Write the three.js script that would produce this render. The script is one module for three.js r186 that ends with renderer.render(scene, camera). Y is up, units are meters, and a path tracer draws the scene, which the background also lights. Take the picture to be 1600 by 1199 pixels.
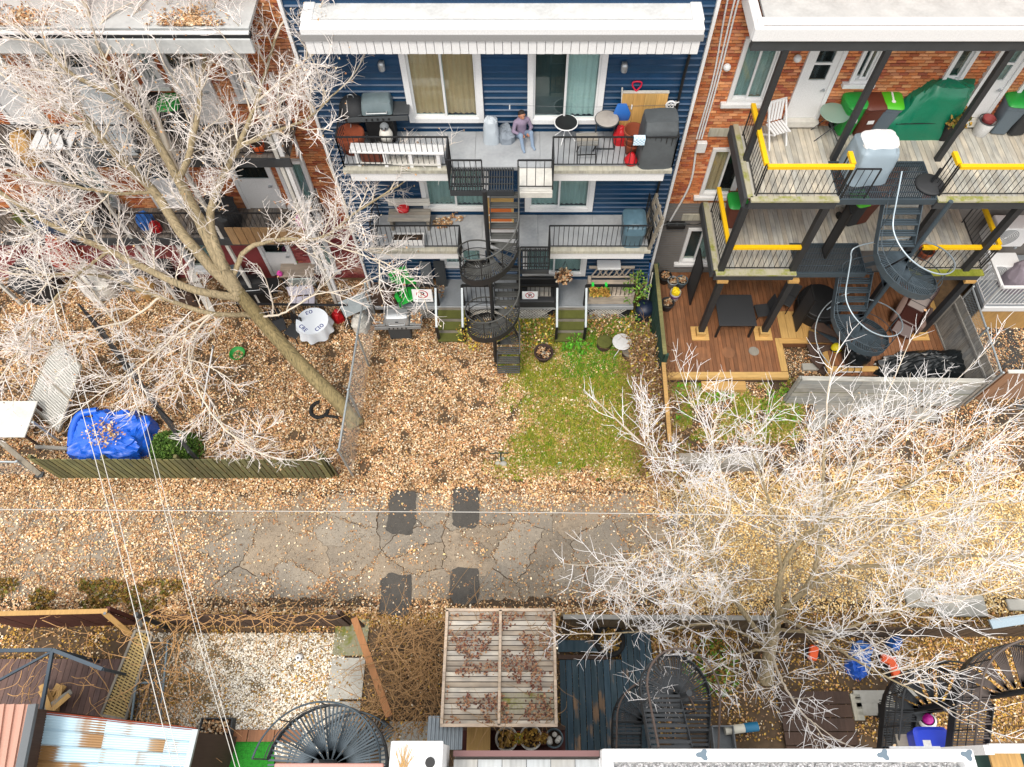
import * as THREE from 'three';
import { mergeGeometries, toCreasedNormals } from 'three/addons/utils/BufferGeometryUtils.js';
import { RoundedBoxGeometry } from 'three/addons/geometries/RoundedBoxGeometry.js';
import { ImprovedNoise } from 'three/addons/math/ImprovedNoise.js';
import { MarchingCubes } from 'three/addons/objects/MarchingCubes.js';

// ------------------------------------------------------------------ camera, sky, light, exposure
const scene = new THREE.Scene();
const CAM_H = 19.2, TILT = THREE.MathUtils.degToRad(61.45);
const camera = new THREE.PerspectiveCamera(56.75, 1600 / 1199, 0.1, 400);
camera.position.set(0, CAM_H, 0);
camera.rotation.set(-TILT, 0, 0);
camera.setViewOffset(1600, 1199, -18, 0, 1600, 1199);
scene.add(camera);
const renderer = new THREE.WebGLRenderer({ antialias: true });
renderer.toneMapping = THREE.LinearToneMapping;
renderer.toneMappingExposure = 1.82;
renderer.shadowMap.enabled = true;
const SUN = new THREE.Vector3(-0.25, 1, 0.42).normalize();
{
  const W = 128, H = 64, d = new Float32Array(W * H * 4);   // overcast: brighter towards the zenith and round the veiled sun
  for (let j = 0; j < H; j++) for (let i = 0; i < W; i++) {
    const el = ((j + 0.5) / H - 0.5) * Math.PI, az = ((i + 0.5) / W - 0.5) * 2 * Math.PI;
    const dir = new THREE.Vector3(Math.cos(el) * Math.cos(az), Math.sin(el), Math.cos(el) * Math.sin(az));
    const s = Math.max(0, dir.dot(SUN)), up = Math.max(0, Math.sin(el));
    const L = el < 0 ? 0.25 : 0.62 + 0.5 * up + 0.75 * Math.pow(s, 6);
    d.set([L * 1.0, L * 1.0, L * 1.0, 1], (j * W + i) * 4);
  }
  const sky = new THREE.DataTexture(d, W, H, THREE.RGBAFormat, THREE.FloatType);
  sky.mapping = THREE.EquirectangularReflectionMapping;
  sky.magFilter = sky.minFilter = THREE.LinearFilter; sky.needsUpdate = true;
  scene.background = sky; scene.environment = sky;
}
const sun = new THREE.DirectionalLight(0xfff2e2, 1.25);
sun.position.copy(SUN).multiplyScalar(60); sun.target.position.set(0, 0, -8);
sun.castShadow = true; sun.shadow.radius = 26; sun.shadow.mapSize.set(2048, 2048);
Object.assign(sun.shadow.camera, { left: -25, right: 25, top: 25, bottom: -25, near: 1, far: 120 });
scene.add(sun, sun.target);

// ------------------------------------------------------------------ helpers
let seed = 7;
function R() { seed |= 0; seed = seed + 0x6D2B79F5 | 0; let t = Math.imul(seed ^ seed >>> 15, 1 | seed); t = t + Math.imul(t ^ t >>> 7, 61 | t) ^ t; return ((t ^ t >>> 14) >>> 0) / 4294967296; }
const rr = (a, b) => a + (b - a) * R(), pick = (a) => a[Math.floor(R() * a.length)], clamp = THREE.MathUtils.clamp, sstep = THREE.MathUtils.smoothstep;
const noise = new ImprovedNoise();
const fbm = (x, y, z = 0, o = 4) => { let s = 0, a = 0.5; for (let i = 0; i < o; i++) { s += a * noise.noise(x, y, z + i * 7.3); x *= 2.03; y *= 2.03; a *= 0.5; } return s; };
const V = (x, y, z) => new THREE.Vector3(x, y, z);
// survey of the place: a sight line of the 1600 x 1199 photograph cut with a level (P) or an upright plane (Z)
const ray = (u, v) => { const dx = (u - 818) / 1110, dy = (v - 599.5) / 1110; return V(dx, -Math.sin(TILT) - dy * Math.cos(TILT), -Math.cos(TILT) + dy * Math.sin(TILT)); };
const P = (u, v, y = 0) => { const d = ray(u, v); return d.multiplyScalar((y - CAM_H) / d.y).add(V(0, CAM_H, 0)); };
const Z = (u, v, z) => { const d = ray(u, v); return d.multiplyScalar(z / d.z).add(V(0, CAM_H, 0)); };

function triUV(g) {
  if (g.index) g = g.toNonIndexed();
  const p = g.attributes.position.array, n = p.length / 9, uv = new Float32Array(n * 6), ou = R() * 7, ov = R() * 7;
  for (let i = 0; i < n; i++) {
    const q = i * 9, ax = p[q + 3] - p[q], ay = p[q + 4] - p[q + 1], az = p[q + 5] - p[q + 2], bx = p[q + 6] - p[q], by = p[q + 7] - p[q + 1], bz = p[q + 8] - p[q + 2];
    const nx = Math.abs(ay * bz - az * by), ny = Math.abs(az * bx - ax * bz), nz = Math.abs(ax * by - ay * bx);
    for (let k = 0; k < 3; k++) {
      const x = p[q + k * 3], y = p[q + k * 3 + 1], z = p[q + k * 3 + 2];
      uv[i * 6 + k * 2] = ou + (ny >= nx && ny >= nz ? x : nx >= nz ? z : x);
      uv[i * 6 + k * 2 + 1] = ov + (ny >= nx && ny >= nz ? z : y);
    }
  }
  g.setAttribute('uv', new THREE.BufferAttribute(uv, 2));
  return g;
}
const strip = (g) => { g = g.index ? g.toNonIndexed() : g; for (const k of Object.keys(g.attributes)) if (k !== 'position' && k !== 'normal') g.deleteAttribute(k); if (!g.attributes.normal) g.computeVertexNormals(); return g; };
const join = (gs) => mergeGeometries(gs.map(strip));
const names = new Map();
function numbered(n) { const c = names.get(n) ?? 0; names.set(n, c + 1); return c ? n + '_' + String(c).padStart(3, '0') : n; }
function obj(name, geos, m, parent, ud) {
  const g = triUV(Array.isArray(geos) ? join(geos) : strip(geos));
  const o = new THREE.Mesh(g, m); o.name = numbered(name); o.castShadow = o.receiveShadow = true;
  if (ud) Object.assign(o.userData, ud);
  (parent ?? scene).add(o); return o;
}
function same(name, src, parent) { const o = new THREE.Mesh(src.geometry, src.material); o.name = numbered(name); o.castShadow = o.receiveShadow = true; o.userData = {}; parent.add(o); return o; }
function tag(o, label, category, group) { o.userData.label = label; o.userData.category = category; if (group) o.userData.group = group; return o; }
function thing(name, label, category, p = [0, 0, 0], ry = 0, group) {
  const o = new THREE.Group(); o.name = numbered(name); scene.add(o);
  if (p.isVector3) o.position.copy(p); else o.position.set(...p);
  o.rotation.y = ry; return tag(o, label, category, group);
}
const part = (name, parent, p = [0, 0, 0], ry = 0) => { const o = new THREE.Group(); o.name = numbered(name); parent.add(o); if (p.isVector3) o.position.copy(p); else o.position.set(...p); o.rotation.y = ry; return o; };
function copy(src, label, p, ry = 0) { const c = src.clone(); c.name = numbered(src.name.replace(/_\d+$/, '')); c.traverse((o) => { if (o !== c) o.name = numbered(o.name.replace(/_\d+$/, '')); o.userData = { ...o.userData }; }); c.userData.label = label; if (p.isVector3) c.position.copy(p); else c.position.set(...p); c.rotation.y = ry; scene.add(c); return c; }
const structure = (o) => { o.userData.kind = 'structure'; return o; }, stuff = (o) => { o.userData.kind = 'stuff'; return o; };
// shapes
const B = (w, h, d, x = 0, y = 0, z = 0, rx = 0, ry = 0, rz = 0) => { const g = new THREE.BoxGeometry(w, h, d); if (rx || ry || rz) g.applyMatrix4(new THREE.Matrix4().makeRotationFromEuler(new THREE.Euler(rx, ry, rz))); return g.translate(x, y, z); };
const RB = (w, h, d, x = 0, y = 0, z = 0, r = 0.015, rx = 0, ry = 0, rz = 0) => { const g = new RoundedBoxGeometry(w, h, d, 2, Math.min(r, w / 2.1, h / 2.1, d / 2.1)); if (rx || ry || rz) g.applyMatrix4(new THREE.Matrix4().makeRotationFromEuler(new THREE.Euler(rx, ry, rz))); return g.translate(x, y, z); };
const span = (a, b) => { a = a.isVector3 ? a.clone() : V(...a); b = b.isVector3 ? b.clone() : V(...b); return [a, b]; };
function bar(a, b, w, h = w) { [a, b] = span(a, b); const d = b.clone().sub(a), L = d.length(), g = new THREE.BoxGeometry(w, h, L); const m = new THREE.Matrix4().lookAt(b, a, Math.abs(d.y) > 0.99 * L ? V(0, 0, 1) : V(0, 1, 0)); m.setPosition(a.add(b).multiplyScalar(0.5)); return g.applyMatrix4(m); }
function rod(a, b, r0, r1 = r0, n = 8) { [a, b] = span(a, b); const d = b.clone().sub(a), L = d.length(), g = new THREE.CylinderGeometry(r1, r0, L, n, 1); const q = new THREE.Quaternion().setFromUnitVectors(V(0, 1, 0), d.normalize()); return g.applyMatrix4(new THREE.Matrix4().compose(a.add(b).multiplyScalar(0.5), q, V(1, 1, 1))); }
const CY = (r0, r1, h, x = 0, y = 0, z = 0, n = 20, open = false) => new THREE.CylinderGeometry(r1, r0, h, n, 1, open).translate(x, y + h / 2, z);
const LA = (pts, n = 20, x = 0, y = 0, z = 0) => new THREE.LatheGeometry(pts.map((p) => new THREE.Vector2(...p)), n).translate(x, y, z);
const TB = (pts, r, seg = 24, n = 6, closed = false) => new THREE.TubeGeometry(new THREE.CatmullRomCurve3(pts.map((p) => p.isVector3 ? p : V(...p)), closed), seg, r, n, closed);
function tubeR(pts, rad, n = 4) {                                      // a tapering tube through points
  const pos = [], idx = [], up = V(0.31, 0.2, 0.93), t = V(), s = V(), b = V(), N = pts.length;
  for (let i = 0; i < N; i++) {
    t.subVectors(pts[Math.min(i + 1, N - 1)], pts[Math.max(i - 1, 0)]).normalize();
    s.crossVectors(t, Math.abs(t.dot(up)) > 0.95 ? V(1, 0, 0) : up).normalize(); b.crossVectors(t, s);
    for (let k = 0; k < n; k++) { const a = k / n * 2 * Math.PI, c = Math.cos(a) * rad[i], e = Math.sin(a) * rad[i]; pos.push(pts[i].x + s.x * c + b.x * e, pts[i].y + s.y * c + b.y * e, pts[i].z + s.z * c + b.z * e); }
    if (i) for (let k = 0; k < n; k++) { const q = (i - 1) * n, k2 = (k + 1) % n; idx.push(q + k, q + k2, q + n + k, q + k2, q + n + k2, q + n + k); }
  }
  const g = new THREE.BufferGeometry(); g.setAttribute('position', new THREE.Float32BufferAttribute(pos, 3)); g.setIndex(idx); g.computeVertexNormals(); return g;
}
function ring(w, d, y, { e = 4, n = 28, x = 0, z = 0 } = {}) {           // superellipse outline
  return Array.from({ length: n }, (_, i) => { const a = -i / n * 2 * Math.PI, c = Math.cos(a), s = Math.sin(a); return [x + w / 2 * Math.sign(c) * Math.abs(c) ** (2 / e), y, z + d / 2 * Math.sign(s) * Math.abs(s) ** (2 / e)]; });
}
function loft(rings, { top = true, bottom = false, amp = 0, freq = 4, crease = 0.9, drape = 0 } = {}) {
  if (amp) {                                                            // cloth: finer rings, carried in over the top, with folds
    const mid = (r) => r.reduce((s, p) => [s[0] + p[0] / r.length, s[1] + p[1] / r.length, s[2] + p[2] / r.length], [0, 0, 0]), mix = (r, s, t) => r.map((p, i) => p.map((c, k) => c + (s[i][k] - c) * t));
    const out = []; rings.forEach((r, j) => { if (j) for (let k = 1; k < 4; k++) out.push(mix(rings[j - 1], r, k / 4)); out.push(r); });
    if (top) { const r = rings.at(-1), c = mid(r); for (const t of [0.35, 0.65, 0.85]) out.push(r.map((p) => [p[0] + (c[0] - p[0]) * t, p[1], p[2] + (c[2] - p[2]) * t])); }
    rings = out;
  }
  const n = rings[0].length, pos = [], idx = [], ox = R() * 50;
  rings.forEach((r, j) => r.forEach((p) => { const k = amp ? amp * (fbm(p[0] * freq + ox, p[1] * freq * 0.6, p[2] * freq, 2) * 1.3 + 0.9 * (0.3 - Math.abs(noise.noise(p[0] * freq * 1.3 + ox, p[1] * freq * 0.5, p[2] * freq * 1.3))) + 0.45 * (0.3 - Math.abs(noise.noise(p[0] * freq * 2.9, p[1] * freq * 1.1 + ox, p[2] * freq * 2.9)))) : 0; pos.push(p[0] * (1 + k), p[1] + (j ? k * 0.55 : 0), p[2] * (1 + k)); }));
  for (let j = 1; j < rings.length; j++) for (let i = 0; i < n; i++) { const a = (j - 1) * n + i, b = (j - 1) * n + (i + 1) % n; idx.push(a, b, a + n, b, b + n, a + n); }
  const cap = (j, flip) => { const c = pos.length / 3, m = [0, 0, 0]; for (let i = 0; i < n; i++) for (let k = 0; k < 3; k++) m[k] += pos[(j * n + i) * 3 + k] / n; pos.push(...m); for (let i = 0; i < n; i++) { const a = j * n + i, b = j * n + (i + 1) % n; flip ? idx.push(b, a, c) : idx.push(a, b, c); } };
  if (top) cap(rings.length - 1, false); if (bottom) cap(0, true);
  const g = new THREE.BufferGeometry(); g.setAttribute('position', new THREE.Float32BufferAttribute(pos, 3)); g.setIndex(idx); g.computeVertexNormals();
  return toCreasedNormals(g, crease);
}
function prism(poly, y0, y1) {                                          // upright prism over a plan outline [[x, z], ...]
  const s = new THREE.Shape(poly.map(([x, z]) => new THREE.Vector2(x, -z)));
  return new THREE.ExtrudeGeometry(s, { depth: y1 - y0, bevelEnabled: false }).rotateX(-Math.PI / 2).translate(0, y0, 0);
}
const shift = (g, x, y, z) => g.translate(x, y, z), turn = (g, ry) => g.rotateY(ry);

// ------------------------------------------------------------------ textures
function dataTex(n, fn, rep = 1, srgb = false) {
  const d = new Uint8Array(n * n * 4);
  for (let j = 0; j < n; j++) for (let i = 0; i < n; i++) { const c = fn(i / n, j / n, i, j); const a = Array.isArray(c) ? c : [c, c, c]; d.set([clamp(a[0], 0, 1) * 255, clamp(a[1], 0, 1) * 255, clamp(a[2], 0, 1) * 255, 255], (j * n + i) * 4); }
  const t = new THREE.DataTexture(d, n, n); t.wrapS = t.wrapT = THREE.RepeatWrapping; t.repeat.set(rep, rep); t.magFilter = THREE.LinearFilter; t.minFilter = THREE.LinearMipmapLinearFilter; t.generateMipmaps = true;
  if (srgb) t.colorSpace = THREE.SRGBColorSpace; t.needsUpdate = true; return t;
}
const tile = (f) => (u, v, s) => { const a = f(u * s, v * s), b = f((u - 1) * s, v * s), c = f(u * s, (v - 1) * s), d = f((u - 1) * s, (v - 1) * s), x = sstep(u, 0, 1), y = sstep(v, 0, 1); return (a * (1 - x) + b * x) * (1 - y) + (c * (1 - x) + d * x) * y; };
const tf = tile((x, y) => fbm(x, y, 1.7, 5)), tf2 = tile((x, y) => fbm(x, y, 9.1, 3));
const TX = {
  grime: dataTex(256, (u, v) => 0.86 + 0.34 * tf(u, v, 5) + 0.16 * tf2(u, v, 31), 0.45),
  fine: dataTex(256, (u, v) => 0.92 + 0.22 * tf2(u, v, 40) + (R() - 0.5) * 0.05, 0.8),
  wood: dataTex(256, (u, v) => 0.84 + 0.42 * tile((x, y) => fbm(x * 9, y * 0.7, 3.3, 4))(u, v, 6) + 0.18 * tf(u, v, 4), 0.6),
  woodX: null,
  old: dataTex(256, (u, v) => { const s = tile((x, y) => fbm(x * 8, y * 0.6, 5.1, 4))(u, v, 5), b = tf(u, v, 5); return [0.8 + 0.55 * s + 0.5 * b, 0.79 + 0.55 * s + 0.45 * b, 0.77 + 0.56 * s + 0.35 * b]; }, 0.5),
  speck: dataTex(512, (u, v) => { const r = R(), s = tf(u, v, 4), k = 0.78 + 0.26 * (R() - 0.5) + (r > 0.9 ? 0.22 : r < 0.1 ? -0.34 : 0) + 0.55 * s + 0.3 * tf2(u, v, 26); return [k, k * (1 - 0.05 * s), k * (1 - 0.14 * s)]; }, 0.3),
  stone: dataTex(256, (u, v) => { const a = tf2(u, v, 60), b = tf(u, v, 22); return [0.66 + 0.9 * a + 0.4 * b, 0.65 + 0.9 * a + 0.4 * b, 0.63 + 0.88 * a + 0.36 * b]; }, 0.6),
  rust: dataTex(512, (u, v) => { const n = tile((x, y) => fbm(x * 0.8, y * 6, 2.2, 5))(u, v, 4), k = sstep(n, 0.04, 0.2); return [0.95 * (1 - k) + 0.62 * k, 0.97 * (1 - k) + 0.27 * k, 1 * (1 - k) + 0.1 * k]; }, 0.35),
  worn: dataTex(256, (u, v) => { const s = tile((x, y) => fbm(x * 7, y * 0.8, 6.1, 4))(u, v, 5), k = sstep(tf(u, v, 3) + 0.35 * s, 0.1, 0.26); return [0.034 * (1 - k) + 0.2 * k + 0.05 * s, 0.062 * (1 - k) + 0.13 * k + 0.06 * s, 0.082 * (1 - k) + 0.08 * k + 0.07 * s]; }, 0.4),
  rust2: dataTex(512, (u, v) => { const n = tile((x, y) => fbm(x * 0.7, y * 6, 12.2, 5))(u, v, 4), k = sstep(n, -0.03, 0.09); return [0.95 * (1 - k) + 0.6 * k, 0.97 * (1 - k) + 0.24 * k, 1 * (1 - k) + 0.08 * k]; }, 0.35),
  moss: dataTex(256, (u, v) => { const k = sstep(tf(u, v, 5) + 0.5 * tf2(u, v, 24), -0.1, 0.3), s = tile((x, y) => fbm(x * 9, y * 0.7, 3.3, 4))(u, v, 6); return [0.8 * (1 - k) + 0.5 * k + 0.3 * s, 0.8 * (1 - k) + 0.56 * k + 0.3 * s, 0.76 * (1 - k) + 0.14 * k + 0.25 * s]; }, 0.5),
  bark: dataTex(256, (u, v) => { const s = tile((x, y) => fbm(x * 6, y * 1.2, 5.1, 5))(u, v, 6); const w = sstep(tf(u, v, 7), 0.05, 0.25) * 0.28; return [0.76 + 1.25 * s + w, 0.77 + 1.2 * s + w, 0.74 + 1.15 * s + w * 0.9]; }, 1.1),
};
TX.woodX = TX.wood.clone(); TX.woodX.rotation = Math.PI / 2; TX.woodX.needsUpdate = true;
TX.oldX = TX.old.clone(); TX.oldX.rotation = Math.PI / 2; TX.oldX.needsUpdate = true;
const M = (hex, rough = 0.8, map = null, o = {}) => new THREE.MeshStandardMaterial({ color: hex, roughness: rough, map, bumpMap: o.bump ?? null, bumpScale: o.bs ?? 0.004, metalness: o.metal ?? 0, side: THREE.DoubleSide });
const tones = (hex, n, rough, map, dv = 0.12, o) => Array.from({ length: n }, (_, i) => { const m = M(hex, rough, map, o), k = 1 + dv * (n > 1 ? i / (n - 1) * 2 - 1 : 0); m.color.multiplyScalar(k); m.color.r *= 1 + 0.04 * Math.sin(i * 2.1); m.color.b *= 1 - 0.05 * Math.sin(i * 2.1); return m; });
const m = {
  white: M(0xdedfe0, 0.55, TX.fine), whiteOld: M(0xcfcdc6, 0.75, TX.grime), membrane: M(0xd6d7d6, 0.85, TX.grime, { bump: TX.speck, bs: 0.01 }), membraneGrey: M(0xb9bdbd, 0.9, TX.grime), greyTrim: M(0x8d8d8d, 0.7, TX.fine),
  glass: new THREE.MeshPhysicalMaterial({ color: 0xe8f2f2, roughness: 0.04, transmission: 1, thickness: 0 }),
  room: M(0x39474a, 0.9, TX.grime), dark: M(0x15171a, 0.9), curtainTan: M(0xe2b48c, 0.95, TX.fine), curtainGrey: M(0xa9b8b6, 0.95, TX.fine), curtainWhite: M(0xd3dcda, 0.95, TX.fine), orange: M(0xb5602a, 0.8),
  iron: M(0x1d1f22, 0.55, TX.fine), ironGrey: M(0x46535c, 0.5, TX.grime, { metal: 0.2 }), ironWorn: M(0x34383c, 0.6, TX.grime), railLight: M(0xa9b8c2, 0.35, null, { metal: 0.5 }), steel: M(0xb4b9bd, 0.35, TX.fine, { metal: 0.6 }), galv: M(0xa7afb3, 0.45, TX.fine, { metal: 0.5 }),
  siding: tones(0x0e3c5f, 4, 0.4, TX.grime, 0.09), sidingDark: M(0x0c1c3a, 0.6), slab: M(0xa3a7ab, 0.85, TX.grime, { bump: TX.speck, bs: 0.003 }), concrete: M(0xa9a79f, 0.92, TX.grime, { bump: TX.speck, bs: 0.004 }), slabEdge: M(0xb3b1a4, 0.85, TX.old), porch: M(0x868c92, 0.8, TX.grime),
  brick: M(0xffffff, 0.9, TX.fine), mortar: M(0xc4b5a4, 0.95, TX.grime), stucco: M(0x7b7671, 0.95, TX.grime), redPaint: M(0x8c3b3c, 0.8, TX.grime),
  post: M(0x2b2d30, 0.6, TX.woodX), fasciaDark: M(0x3a3d40, 0.65, TX.grime), yellow: M(0xe6b810, 0.5, TX.fine), planks: tones(0xbfbbb0, 5, 0.85, TX.old, 0.12), planks2: tones(0xb2b0a8, 5, 0.85, TX.old, 0.08), mossEdge: M(0xb0ab97, 0.9, TX.moss), mossGreen: M(0x8d8f33, 0.9, TX.moss),
  redDeck: tones(0x85593a, 6, 0.7, TX.old, 0.2), pine: tones(0xc79f5f, 4, 0.7, TX.woodX, 0.1), pineZ: tones(0xc39a5a, 4, 0.7, TX.wood, 0.1), oldWood: tones(0x8f897e, 5, 0.88, TX.old, 0.14), oldWoodX: tones(0x93908a, 5, 0.88, TX.oldX, 0.12), greenWood: tones(0x6d6c47, 6, 0.9, TX.old, 0.24), brownWood: tones(0x4d3a30, 5, 0.85, TX.wood, 0.18), paleWood: M(0xcfc5b8, 0.85, TX.oldX), tanWood: M(0xb58f56, 0.8, TX.wood), blueDeck: tones(0xffffff, 6, 0.85, TX.worn, 0.14), darkFence: M(0x16362f, 0.8, TX.wood), moss: M(0x565a26, 0.95, TX.grime),
  asphalt: tones(0x968a7a, 6, 0.95, TX.speck, 0.1, { bump: TX.speck, bs: 0.012 }), patch: M(0x4e4b47, 0.95, TX.speck, { bump: TX.speck, bs: 0.012 }),
  barkBig: M(0x94845f, 0.95, TX.bark, { bump: TX.bark, bs: 0.02 }), limb: M(0xa09074, 0.95, TX.bark, { bump: TX.bark, bs: 0.01 }), twig: M(0xe6dfda, 0.8), twigPale: M(0xeceaea, 0.8), twigMid: M(0xc6bbaa, 0.9), vine: tones(0xa8845a, 2, 0.95, null, 0.2),
  black: M(0x141517, 0.6, TX.fine), charcoal: M(0x2b2d30, 0.7, TX.fine), grey: M(0x6d7276, 0.7, TX.fine), greyBlue: M(0x55656e, 0.6, TX.fine), darkGrey: M(0x3c4043, 0.75, TX.fine), terracotta: M(0x8a4226, 0.85, TX.grime), red: M(0xb3121c, 0.5), blue: M(0x2a66b4, 0.5), green: M(0x1f8f38, 0.45, TX.fine), lime: M(0x46a81e, 0.45), brownBin: M(0x5a2a1c, 0.55, TX.fine), greyBin: M(0x5b6872, 0.55, TX.fine), soil: M(0x35271c, 1, TX.stone), pink: M(0xd64aa6, 0.6), wheel: M(0x101112, 0.8),
};
m.skin = M(0xa8745a, 0.6); m.mauve = M(0x887a90, 0.9, TX.fine); m.jeans = M(0x7e91a8, 0.9, TX.fine); m.hair = M(0x201813, 0.8);

// ------------------------------------------------------------------ ground, alley, fallen leaves
const box01 = (x, a, b, s) => sstep(x, a - s, a + s) * (1 - sstep(x, b - s, b + s));
const grassy = (x, z) => clamp(box01(x + 2.4 * fbm(x * 0.7, z * 0.7, 4, 4), 0.1, 3.9, 0.9) * box01(z + 1.2 * fbm(x * 0.8, z * 0.8, 8), -13.2, -7.7, 0.6) * (0.62 + 2.2 * (fbm(x * 1.1, z * 1.1, 2.2) + 0.24)), 0, 1);
const mossy = (x, z) => 0.7 * box01(x, 4.3, 8.2, 0.5) * box01(z, -10.4, -8.6, 0.3) * sstep(fbm(x * 1.2, z * 1.2, 6), -0.1, 0.2);
const PATCHPX = [[609, 648, 767, 836], [708, 747, 762, 825], [597, 641, 897, 963], [704, 748, 887, 945]], PATCH = PATCHPX.map(([a, b, c, d]) => { const p = P(a, c, 0.04), q = P(b, d, 0.04); return [p.x, q.x, p.z, q.z]; });
function litter(x, z) {                                                 // share of the ground that fallen leaves cover
  const n = fbm(x * 0.9, z * 0.9, 12, 4), f = fbm(x * 3.1, z * 3.1, 3, 3);
  let d = 0;
  if (z < -7.0) {
    if (x < -5.0) d = 0.85 + 0.6 * n - 0.5 * box01(x, -9.8, -8.2, 0.5) * box01(z, -11, -8.8, 0.6);
    else if (x < 4.1) d = 0.98 + 0.35 * n - 0.72 * grassy(x, z);
    else if (x < 8.4) d = 0.45 + 0.8 * n; else d = 0.5 + 1.3 * n;
    if (z > -7.7) d = Math.max(d, 0.95);
  } else if (z < -3.75) {
    const top = 1 - sstep(z, -6.9, -6.05), bot = sstep(z, -4.7, -3.95), right = sstep(x + 1.5 * n, 2.6, 4.6), left = 1 - sstep(x + 1.2 * n, -9.6, -7.6);
    d = 0.03 + 0.8 * top * (0.4 + sstep(n + 0.6 * f, -0.25, 0.15)) + 0.34 * bot * (0.2 + sstep(n, -0.15, 0.25)) + 0.72 * right * (0.55 + sstep(n + f, -0.2, 0.2) * 0.55) + 0.75 * left * (0.3 + sstep(n + f, -0.25, 0.2)) + 0.3 * sstep(n + 0.7 * f, 0.16, 0.42);
    if (x > -4.2 && x < 2.6 && z < -6) d = Math.min(d, 0.3 + top * 0.3 + 0.9 * sstep(n + f, 0.0, 0.25) + 0.8 * sstep(-z, 6.6, 6.9));
  } else {
    d = x < -8 ? 0.3 + n : x > 1.2 && x < 5.5 && z < -2.7 ? 0.8 : x > 9.5 ? 0.85 + n * 0.5 : 0.2 + n * 0.6;
    if (z < -3.25) d = Math.max(d, 0.75 + n);
  }
  for (const [a, b, c, e] of PATCH) d *= 1 - 0.93 * box01(x, a, b, 0.05) * box01(z, c, e, 0.05);
  if (z < -7.2) d *= 1 - 0.85 * sstep(fbm(x * 1.9, z * 1.9, 66, 3), 0.1, 0.26);
  return clamp(d, 0, 1);
}
const straw = (x, z) => sstep(x + 1.6 * fbm(x * 0.3, z * 0.3, 30), 2.2, 5.5) * sstep(z, -8.4, -6.6) * 0.9 + 0.06;   // paler, yellower leaves under the light tree
{
  const W = 2048, H = 1024, x0 = -24, x1 = 24, z0 = -20, z1 = 4, d = new Uint8Array(W * H * 4), c = new THREE.Color();
  for (let j = 0; j < H; j++) for (let i = 0; i < W; i++) {
    const x = x0 + (i + 0.5) / W * (x1 - x0), z = z1 - (j + 0.5) / H * (z1 - z0);
    const L = litter(x, z), g = Math.max(grassy(x, z), mossy(x, z)), f = R(), q = 0.5 + fbm(x * 5, z * 5, 1, 3);
    let r = 0.25 + 0.12 * q, gg = 0.2 + 0.1 * q, b = 0.15 + 0.08 * q;                       // soil
    const mud = x > 8 && z < -7 && z > -9.6 ? 0.75 * sstep(fbm(x * 0.7, z * 0.7, 19), -0.1, 0.15) : 0; r *= 1 - mud * 0.35; gg *= 1 - mud * 0.28; b *= 1 - mud * 0.15;
    if (z > -7.05 && z < -3.7) { r = 0.36 + 0.1 * q; gg = 0.31 + 0.09 * q; b = 0.27 + 0.08 * q; }
    const k = L * (0.55 + 0.45 * f); r += (0.5 - r) * k * 0.8; gg += (0.39 - gg) * k * 0.8; b += (0.25 - b) * k * 0.8;
    const gk = g * 0.9; r += (0.42 - 0.1 * f - r) * gk; gg += (0.46 - 0.1 * f - gg) * gk; b += (0.12 - b) * gk;
    d.set([clamp(r, 0, 1) * 255, clamp(gg, 0, 1) * 255, clamp(b, 0, 1) * 255, 255], (j * W + i) * 4);
  }
  const t = new THREE.DataTexture(d, W, H); t.colorSpace = THREE.SRGBColorSpace; t.magFilter = THREE.LinearFilter; t.minFilter = THREE.LinearFilter; t.flipY = false; t.needsUpdate = true;
  const g = new THREE.PlaneGeometry(160, 160, 80, 80).rotateX(-Math.PI / 2), p = g.attributes.position, uv = g.attributes.uv;
  for (let i = 0; i < p.count; i++) uv.setXY(i, (p.getX(i) - x0) / (x1 - x0), (z1 - p.getZ(i)) / (z1 - z0));
  t.wrapS = t.wrapT = THREE.MirroredRepeatWrapping;
  const gr = new THREE.Mesh(g, new THREE.MeshStandardMaterial({ map: t, roughness: 0.97 })); gr.name = 'ground'; gr.receiveShadow = true; scene.add(structure(gr));
}
const crackPts = [];
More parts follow.
